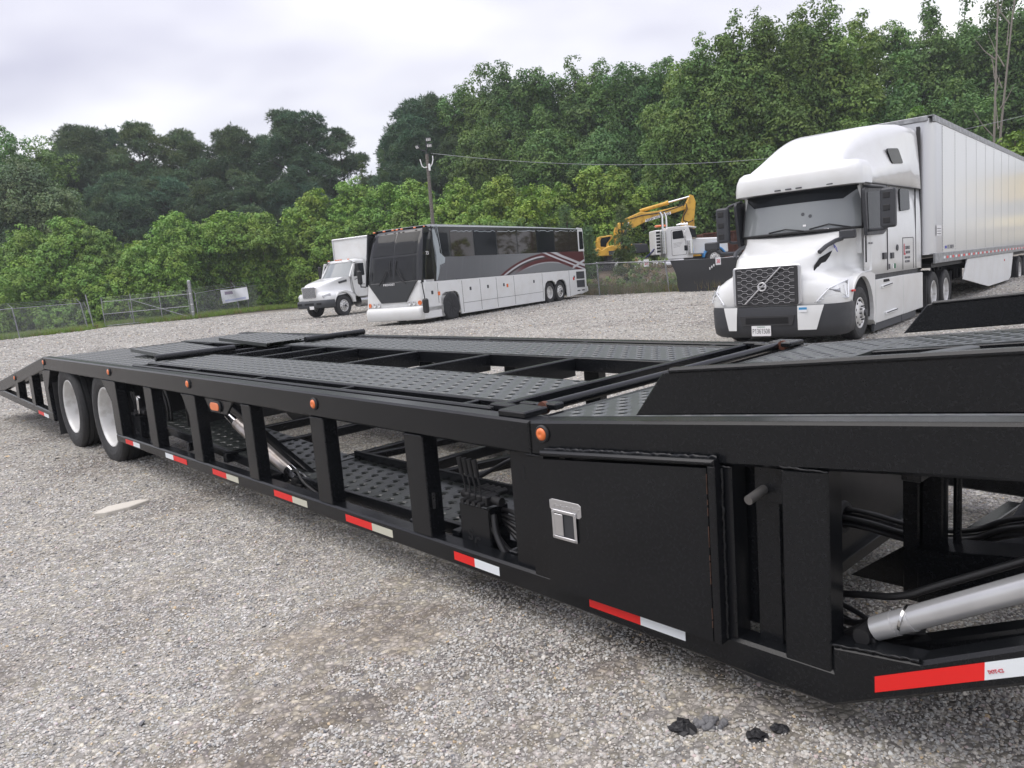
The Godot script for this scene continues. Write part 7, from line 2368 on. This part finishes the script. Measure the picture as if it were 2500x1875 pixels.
# ---------------------------------------------------------------- the white box truck
func make_box_truck() -> void:
	var t := thing("box_truck", "white box truck with chrome grille parked on the far side of the coach", "truck")
	var yaw := deg_to_rad(-33.0)
	var ax := Vector3(sin(yaw), 0, cos(yaw))
	t.transform = Transform3D(Basis(ax, Vector3.UP, ax.cross(Vector3.UP)), Vector3(-8.20, 0.0, -40.4))
	t.scale = Vector3.ONE * 1.06
	var zc := 1.12
	var hood := Mb.new()
	var rows := []
	for q in [[0.86, 0.62, 0.05, 1.18], [1.0, 0.52, 0.04, 1.20], [1.12, 0.38, 0.10, 1.20], [1.2, 0.2, 0.24, 1.19], [1.3, 0.1, 0.34, 1.17], [1.5, 0.05, 0.36, 1.12], [1.6, 0.0, 0.38, 1.02], [1.68, -0.1, 0.36, 0.80], [1.78, -0.2, 0.34, 0.30], [1.88, -0.4, 0.30, -0.25]]:
		var r := nose_row(q[0], [[-0.72, lerpf(0.10, q[2], 0.4)]] if q[0] > 1.1 else [[q[1] - 0.02, q[2]]], q[1], q[2], q[3], zc, 0.6)
		r.reverse()
		rows.append(r)
	hood.loft(rows, false, 5)
	part("hood", hood, M.white, t)
	for far in 2:
		var q := [0.02, 0.36] if far == 0 else [2.24 - 0.36, 2.24 - 0.02]
		var arch := arc_pts(0.0, 0.50, 0.64, 18, 168, 16)
		arch.append_array([[-0.82, 0.62], [-0.80, 0.95], [-0.5, 1.18], [-0.1, 1.25], [0.3, 1.2], [0.62, 0.9]])
		panel(t, "fender", arch, q[0], q[1], M.white, 0.02)
		panel(t, "wheel_arch", arc_pts(0.0, 0.5, 0.66, 0, 180, 16), q[0] + 0.08 if far == 0 else q[0] - 0.3, q[1] + 0.3 if far == 0 else q[1] - 0.08, M.dark_void)
		road_wheel(t, Vector3(0.0, 0.50, 0.06 if far == 0 else 2.18), 0.50, 0.27, "holes", -1.0 if far == 0 else 1.0)
		road_wheel(t, Vector3(-5.6, 0.50, -0.05 if far == 0 else 2.29), 0.50, 0.25, "dish", -1.0 if far == 0 else 1.0, true)
		# doors, window, mirror
		var d := [0.06, 0.10] if far == 0 else [2.14, 2.18]
		panel(t, "door", round_poly([[-0.86, 1.0], [-0.74, 1.9], [-1.02, 2.62], [-1.72, 2.62], [-1.72, 0.86], [-1.05, 0.86]], 0.06), d[0], d[1], M.white, 0.01)
		panel(t, "door_window", round_poly([[-0.86, 1.86], [-1.06, 2.50], [-1.64, 2.50], [-1.64, 1.90]], 0.05), d[0] - 0.006, d[1] + 0.006, M.glass_dark)
		var mi := Mb.new()
		mi.box(Vector3(-0.92, 2.18, -0.16 if far == 0 else 2.40), Vector3(0.12, 0.62, 0.22), 0.04)
		part("mirror", mi, M.black, t)
		var ma := Mb.new()
		ma.tube([Vector3(-0.95, 2.55, 0.08 if far == 0 else 2.16), Vector3(-0.92, 2.50, -0.16 if far == 0 else 2.40), Vector3(-0.92, 1.78, -0.16 if far == 0 else 2.40), Vector3(-0.92, 1.70, 0.08 if far == 0 else 2.16)], 0.018, 6)
		part("mirror_arm", ma, M.black, t)
		var hl := Mb.new()
		hl.beam(Vector3(1.12, 1.02, 0.34 if far == 0 else 1.90), Vector3(0.80, 1.12, 0.10 if far == 0 else 2.14), 0.12, 0.17, 0.04)
		part("headlight", hl, M.lamp_grey if M.has("lamp_grey") else M.alu, t)
		var vt := Mb.new()
		vt.beam(Vector3(-0.05, 1.62, 0.335 if far == 0 else 1.905), Vector3(-0.52, 1.70, 0.235 if far == 0 else 2.005), 0.02, 0.10, 0.008)
		part("hood_vent", vt, M.plastic, t)
		var tk := Mb.new()
		tk.cyl(Vector3(-1.25, 0.62, 0.36 if far == 0 else 1.88), Vector3(-2.3, 0.62, 0.36 if far == 0 else 1.88), 0.28, 24)
		part("fuel_tank", tk, M.steel, t)
	var gr := Mb.new()
	gr.tf = front_tf(1.165)
	gr.prism(round_poly([[-1.56, 0.98], [-0.68, 0.98], [-0.62, 1.52], [-1.62, 1.52]], 0.08), 0.0, 0.05, 0.015)
	var gs := part("grille_surround", gr, M.chrome, t)
	for k in 15:
		var b := Mb.new()
		b.box(Vector3(1.222, 1.25, 0.72 + k * 0.0575), Vector3(0.014, 0.50, 0.022), 0.004)
		part("grille_bar", b, M.alu, gs)
	var gk := Mb.new()
	gk.box(Vector3(1.217, 1.25, zc), Vector3(0.004, 0.48, 0.86))
	part("grille_back", gk, M.gap, gs)
	var bp := Mb.new()
	var br := []
	for q in [[0.50, 0.70, 0.10, 1.22], [0.54, 0.66, 0.05, 1.27], [0.80, 0.62, 0.03, 1.28], [0.85, 0.64, 0.06, 1.24]]:
		var r := nose_row(q[0], [[0.60, q[2]]], q[1], q[2], q[3], zc, 0.5)
		r.reverse()
		br.append(r)
	bp.loft(br, false, 5)
	part("bumper", bp, M.plastic2, t)
	for q in [[0.66, 0.95, 1.34], [0.58, 0.32, 0.62], [0.58, 1.62, 1.92]]:
		var sl := Mb.new()
		sl.box(Vector3(1.275, 0.70 if q[0] > 0.6 else 0.70, (q[1] + q[2]) * 0.5 if q[0] < 0.6 else zc), Vector3(0.012, 0.10, (q[2] - q[1]) if q[0] < 0.6 else 0.62), 0.02)
		part("bumper_slot", sl, M.dark_void, t)
	var pl := Mb.new()
	pl.box(Vector3(1.292, 0.52, 0.95), Vector3(0.01, 0.15, 0.30), 0.003)
	part("licence_plate", pl, M.sign_white, t)
	var cab := Mb.new()
	var cr := []
	for q in [[-1.85, 0.10, 2.70, 0.16, 0.10], [-1.4, 0.10, 2.74, 0.16, 0.10], [-1.12, 0.10, 2.70, 0.14, 0.10], [-1.05, 0.10, 2.66, 0.12, 0.10]]: cr.append(body_ring(q[0], q[1], 2.24 - q[1], 0.9, q[2], q[3], q[4]))
	cab.loft(cr, true, 5)
	cab.box(Vector3(-0.95, 1.4, zc), Vector3(0.3, 1.0, 1.9))
	part("cab_body", cab, M.white, t)
	var wsf := func(u: float, v: float) -> Vector3:
		var k := (u - 0.5) * 2.0
		return Vector3(lerpf(-0.38, -0.88, v) - 0.30 * pow(absf(k), 2.4), lerpf(1.86, 2.60, v), lerpf(2.24 - 0.16 - v * 0.10, 0.16 + v * 0.10, u))
	var w1 := Mb.new()
	grid(w1, 14, 5, wsf)
	part("windscreen", w1, M.windscreen_pale if M.has("windscreen_pale") else M.windscreen, t)
	var pp := Mb.new()
	pp.tube([wsf.call(0.0, 0.0), wsf.call(0.0, 0.5), wsf.call(0.0, 1.0), wsf.call(0.25, 1.0), wsf.call(0.5, 1.0), wsf.call(0.75, 1.0), wsf.call(1.0, 1.0), wsf.call(1.0, 0.5), wsf.call(1.0, 0.0)], 0.05, 6)
	part("windscreen_frame", pp, M.white, t)
	for z in [0.45, 0.95, 1.12, 1.29, 1.80]:
		var ml := Mb.new()
		ml.box(Vector3(-1.02, 2.73, z), Vector3(0.10, 0.05, 0.09), 0.015)
		part("roof_marker", ml, M.amber, t)
	for far in 2: text_part("door_print", "INTERSTATE", 0.05, M.ink_grey, t, near_tf(Vector3(-1.40, 1.45, 0.055 if far == 0 else 0.056)), 0.4) if far == 0 else null
	# cargo box
	var bx := Mb.new()
	bx.box(Vector3(-5.1, 2.47, zc), Vector3(6.2, 2.72, 2.46), 0.05)
	part("cargo_box", bx, M.white2, t)
	var bf := Mb.new()
	for q in [[-0.11, 1.25], [2.35, 1.25]]: bf.box(Vector3(-2.0, 2.47, q[0]), Vector3(0.08, 2.7, 0.08), 0.02)
	bf.box(Vector3(-2.0, 3.80, zc), Vector3(0.10, 0.10, 2.5), 0.03)
	part("box_trim", bf, M.alu, t)
	var chs := Mb.new()
	chs.box(Vector3(-3.6, 0.85, 0.75), Vector3(8.4, 0.22, 0.09)); chs.box(Vector3(-3.6, 0.85, 1.5), Vector3(8.4, 0.22, 0.09))
	chs.cyl(Vector3(0, 0.5, 0.3), Vector3(0, 0.5, 1.95), 0.07); chs.cyl(Vector3(-5.6, 0.5, 0.3), Vector3(-5.6, 0.5, 1.95), 0.10)
	chs.box(Vector3(0.1, 0.75, zc), Vector3(1.4, 0.5, 0.9))
	part("chassis", chs, M.black, t)

# a yellow sister truck parked out of view to the right; the box trailer's glossy side mirrors it
func make_yellow_truck() -> void:
	var t: Node3D = get_node("box_truck").duplicate()
	t.name = "yellow_box_truck"
	add_child(t)
	tag(t, "yellow box truck parked right of the view, seen only mirrored in the long white trailer", "truck")
	var pale := mat(0.72, 0.58, 0.24, 0.4)
	for c in t.get_children():
		if c is MeshInstance3D and (c.material_override == M.white or c.material_override == M.white2): c.material_override = pale
	var frame := get_node("semi_tractor") as Node3D
	t.position = frame.transform * Vector3(-29.5, 0.0, -3.6)
	t.position.y = 0.0
	t.rotation.y += deg_to_rad(-4.0)

# ---------------------------------------------------------------- the yellow excavator behind the fence
func make_excavator() -> void:
	var t := thing("excavator", "yellow excavator with raised boom standing among young pines behind the chain link fence", "excavator")
	t.position = Vector3(0, 0, -52.0)
	# x, y as seen from the yard; z0 .. z1 its width
	panel(t, "boom", [[7.56, 2.55], [7.56, 3.47], [7.72, 3.86], [7.99, 4.09], [8.41, 4.27], [9.36, 4.60], [9.7, 4.52], [10.58, 4.56], [12.03, 4.77], [12.30, 4.67], [12.32, 4.50], [11.59, 4.33], [10.56, 4.17], [9.6, 3.90], [8.99, 3.65], [8.45, 3.42], [8.2, 3.2], [8.02, 2.9], [7.95, 2.45]], -0.28, 0.28, M.yellow, 0.03)
	panel(t, "dipper_arm", [[12.67, 5.41], [12.88, 5.32], [13.01, 4.91], [12.86, 3.9], [12.80, 2.3], [12.50, 1.6], [12.2, 1.9], [11.98, 3.59], [12.27, 4.40], [12.33, 4.80]], -0.20, 0.20, M.yellow, 0.03)
	panel(t, "bucket", [[12.3, 1.9], [12.9, 1.7], [13.3, 1.2], [13.1, 0.75], [12.5, 0.65], [12.2, 1.0]], -0.5, 0.5, M.yellow, 0.04)
	var cy := Mb.new()
	cy.cyl(Vector3(9.36, 4.66, 0.0), Vector3(11.17, 5.02, 0.0), 0.115, 18)
	cy.cyl(Vector3(11.10, 5.005, 0.0), Vector3(11.24, 5.035, 0.0), 0.15, 18)
	part("arm_cylinder", cy, M.yellow, t)
	var rd := Mb.new()
	rd.cyl(Vector3(11.2, 5.03, 0.0), Vector3(12.66, 5.30, 0.0), 0.06, 14)
	part("cylinder_rod", rd, M.chrome, t)
	for z in [-0.36, 0.36]:
		var bc := Mb.new()
		bc.cyl(Vector3(8.52, 3.98, z), Vector3(8.30, 3.45, z), 0.055, 12)
		part("cylinder_rod", bc, M.chrome, t)
		bc = Mb.new()
		bc.cyl(Vector3(8.34, 3.55, z), Vector3(7.95, 2.60, z), 0.10, 12)
		part("boom_cylinder", bc, M.plastic, t)
	var hs := Mb.new()
	hs.tube([Vector3(8.6, 4.18, 0.30), Vector3(9.4, 4.35, 0.30), Vector3(10.6, 4.42, 0.30), Vector3(11.9, 4.72, 0.30), Vector3(12.35, 4.85, 0.30), Vector3(12.40, 4.5, 0.30), Vector3(12.15, 4.1, 0.26), Vector3(12.12, 3.8, 0.26), Vector3(12.45, 3.65, 0.26), Vector3(12.75, 3.75, 0.26)], 0.035, 6)
	part("boom_hose", hs, M.hose, t)
	var lbl := panel(t, "boom_label", [[9.60, 3.90], [9.66, 4.08], [11.30, 4.44], [11.33, 4.27]], 0.281, 0.286, M.sign_white)
	text_part("boom_lettering", "NEW HOLLAND", 0.155, M.ink, lbl, Transform3D(Basis(Vector3.BACK, 0.208), Vector3(10.47, 4.175, 0.289)), 1.58)
	# cab: posts, panes and roof
	panel(t, "cab_shell", round_poly([[6.35, 2.40], [6.37, 2.95], [6.46, 3.21], [7.37, 3.28], [7.42, 3.08], [7.09, 2.76], [7.20, 2.36]], 0.06), -0.55, 0.45, M.yellow, 0.03)
	panel(t, "cab_window", round_poly([[6.56, 2.58], [6.57, 2.95], [6.66, 3.14], [7.24, 3.18], [7.26, 3.06], [6.98, 2.76], [6.92, 2.52]], 0.05), 0.44, 0.462, M.glass_dark)
	panel(t, "house", round_poly([[6.18, 1.94], [6.18, 2.46], [6.44, 2.50], [6.62, 2.34], [7.06, 2.58], [7.6, 2.6], [9.3, 2.55], [9.4, 1.94]], 0.08), -0.9, 0.6, M.yellow, 0.05)
	panel(t, "counterweight", round_poly([[8.6, 1.94], [8.6, 2.6], [9.6, 2.5], [9.7, 1.94]], 0.12), -1.0, 0.7, M.plastic, 0.05)
	panel(t, "house_stripe", [[7.05, 1.98], [9.3, 1.98], [9.3, 2.25], [7.05, 2.25]], 0.601, 0.606, M.plastic)
	for z in [-1.1, 0.75]:
		var tr := Mb.new()
		tr.prism(round_poly([[6.0, 1.0], [5.8, 1.25], [6.0, 1.62], [9.4, 1.62], [9.6, 1.25], [9.4, 0.92]], 0.13), z - 0.25, z + 0.25, 0.03)
		part("track", tr, M.rubber, t)
	var tt := Mb.new()
	tt.box(Vector3(7.7, 1.72, -0.15), Vector3(1.6, 0.5, 1.4), 0.05)
	part("turntable", tt, M.black, t)

# ---------------------------------------------------------------- the white work truck behind the fence
func make_work_truck() -> void:
	var t := thing("work_truck", "old white work truck with twin chrome exhaust stacks behind the fence", "truck")
	t.position = Vector3(0, 0, -48.0)
	for zz in [[-2.1, 0.0]]:
		panel(t, "cab_body", round_poly([[10.10, 1.40], [10.10, 3.14], [10.30, 3.32], [11.40, 3.30], [11.55, 3.18], [11.72, 2.56], [11.72, 1.35]], 0.07), zz[0], zz[1], M.white2, 0.03)
		panel(t, "hood", round_poly([[11.70, 1.55], [11.70, 2.55], [13.80, 2.44], [13.96, 2.15], [13.98, 1.50]], 0.12), zz[0] + 0.3, zz[1] - 0.3, M.white2, 0.06)
	panel(t, "roof_visor", [[11.30, 3.26], [11.44, 3.34], [12.05, 3.20], [12.0, 3.13]], -1.95, -0.1, M.white2, 0.01)
	panel(t, "windscreen", [[11.58, 2.58], [11.46, 3.16], [11.95, 3.08], [12.04, 2.56]], -1.9, -0.14, M.glass_dark, 0.01)
	panel(t, "door_seam", round_poly([[10.43, 1.58], [10.44, 3.12], [11.30, 3.13], [11.33, 1.58]], 0.08), 0.001, 0.006, M.gap)
	panel(t, "door", round_poly([[10.45, 1.60], [10.46, 3.10], [11.28, 3.11], [11.31, 1.60]], 0.08), 0.004, 0.012, M.white2, 0.002)
	panel(t, "door_window", round_poly([[10.52, 2.56], [10.53, 3.03], [11.14, 3.07], [11.22, 2.58]], 0.06), 0.012, 0.02, M.glass_dark)
	panel(t, "lower_window", round_poly([[11.20, 1.82], [11.20, 2.14], [11.36, 2.14], [11.38, 1.82]], 0.04), 0.012, 0.02, M.glass_dark)
	for k in 4: panel(t, "door_print", [[10.55, 2.30 - k * 0.08], [11.12 - k * 0.06, 2.34 - k * 0.08], [11.12 - k * 0.06, 2.355 - k * 0.08], [10.55, 2.315 - k * 0.08]], 0.012, 0.0135, M.ink_grey)
	for z in [0.10, -0.75]:
		var st := Mb.new()
		var o := 0.0 if z > 0 else 0.42
		st.tube([Vector3(9.95 + o, 1.75, z), Vector3(9.93 + o, 3.2, z), Vector3(9.93 + o, 3.95, z), Vector3(9.88 + o, 4.12, z), Vector3(9.80 + o, 4.24, z)], 0.075, 14)
		part("exhaust_stack", st, M.chrome, t)
		if z > 0:
			var mf := Mb.new()
			mf.cyl(Vector3(9.98, 1.75, z - 0.02), Vector3(9.96, 3.1, z - 0.02), 0.16, 18)
			part("muffler_guard", mf, M.steel, t)
	var sh := Mb.new()
	sh.box(Vector3(9.65, 2.45, -1.05), Vector3(0.35, 1.5, 1.9), 0.05)
	part("cab_guard", sh, M.white2, t)
	for k in 7: panel(t, "guard_slot", [[9.55, 1.85 + k * 0.19], [9.78, 1.85 + k * 0.19], [9.78, 1.97 + k * 0.19], [9.55, 1.97 + k * 0.19]], -0.10, -0.09, M.dark_void)
	var ac := Mb.new()
	ac.cyl(Vector3(11.58, 1.62, 0.02), Vector3(11.56, 2.42, 0.02), 0.19, 22)
	part("air_cleaner", ac, M.chrome, t)
	var bc := Mb.new()
	bc.box(Vector3(9.9, 3.44, -0.5), Vector3(0.66, 0.13, 0.3), 0.05)
	part("beacon_bar", bc, M.amber, t)
	for k in 3:
		var hn := Mb.new()
		hn.cyl(Vector3(10.9 + k * 0.22, 3.42, -0.5 - k * 0.2), Vector3(11.25 + k * 0.22, 3.46, -0.5 - k * 0.2), 0.025, 8, 0.08)
		part("roof_horn", hn, M.chrome, t)
	var mr := Mb.new()
	mr.box(Vector3(11.25, 2.62, 0.16), Vector3(0.05, 0.30, 0.16), 0.02)
	mr.tube([Vector3(11.3, 2.45, 0.02), Vector3(11.25, 2.45, 0.16), Vector3(11.25, 3.0, 0.16), Vector3(11.38, 3.1, 0.02)], 0.015, 6)
	part("mirror", mr, M.chrome, t)
	var arch := arc_pts(13.05, 1.25, 0.72, 5, 175, 14)
	arch.append_array(arc_pts(13.05, 1.25, 0.62, 175, 5, 14))
	panel(t, "front_fender", arch, -0.42, 0.02, mat(0.04, 0.22, 0.50, 0.35), 0.02)
	for x in [13.05, 8.4, 7.2]:
		road_wheel(t, Vector3(x, 1.25, -0.02), 0.52, 0.28, "holes", 1.0)
	var tk := Mb.new()
	tk.cyl(Vector3(9.2, 1.05, -0.1), Vector3(11.1, 1.05, -0.1), 0.36, 24)
	part("fuel_tank", tk, M.steel, t)
	var chs := Mb.new()
	chs.box(Vector3(10.2, 1.32, -1.0), Vector3(7.2, 0.2, 0.9))
	part("chassis", chs, M.black, t)
	# coiled air lines behind the cab
	for k in 2:
		var path := []
		for j in 90:
			var u := j / 89.0
			path.append(Vector3(lerpf(9.45, 7.9, u), 2.05 - 0.55 * sin(u * PI * 0.9) + 0.06 * sin(j * 1.25), -0.3 - k * 0.25 + 0.06 * cos(j * 1.25)))
		var co := Mb.new()
		co.tube(path, 0.02, 5)
		part("coiled_air_line", co, M.ink_blue if k else M.hose, t)
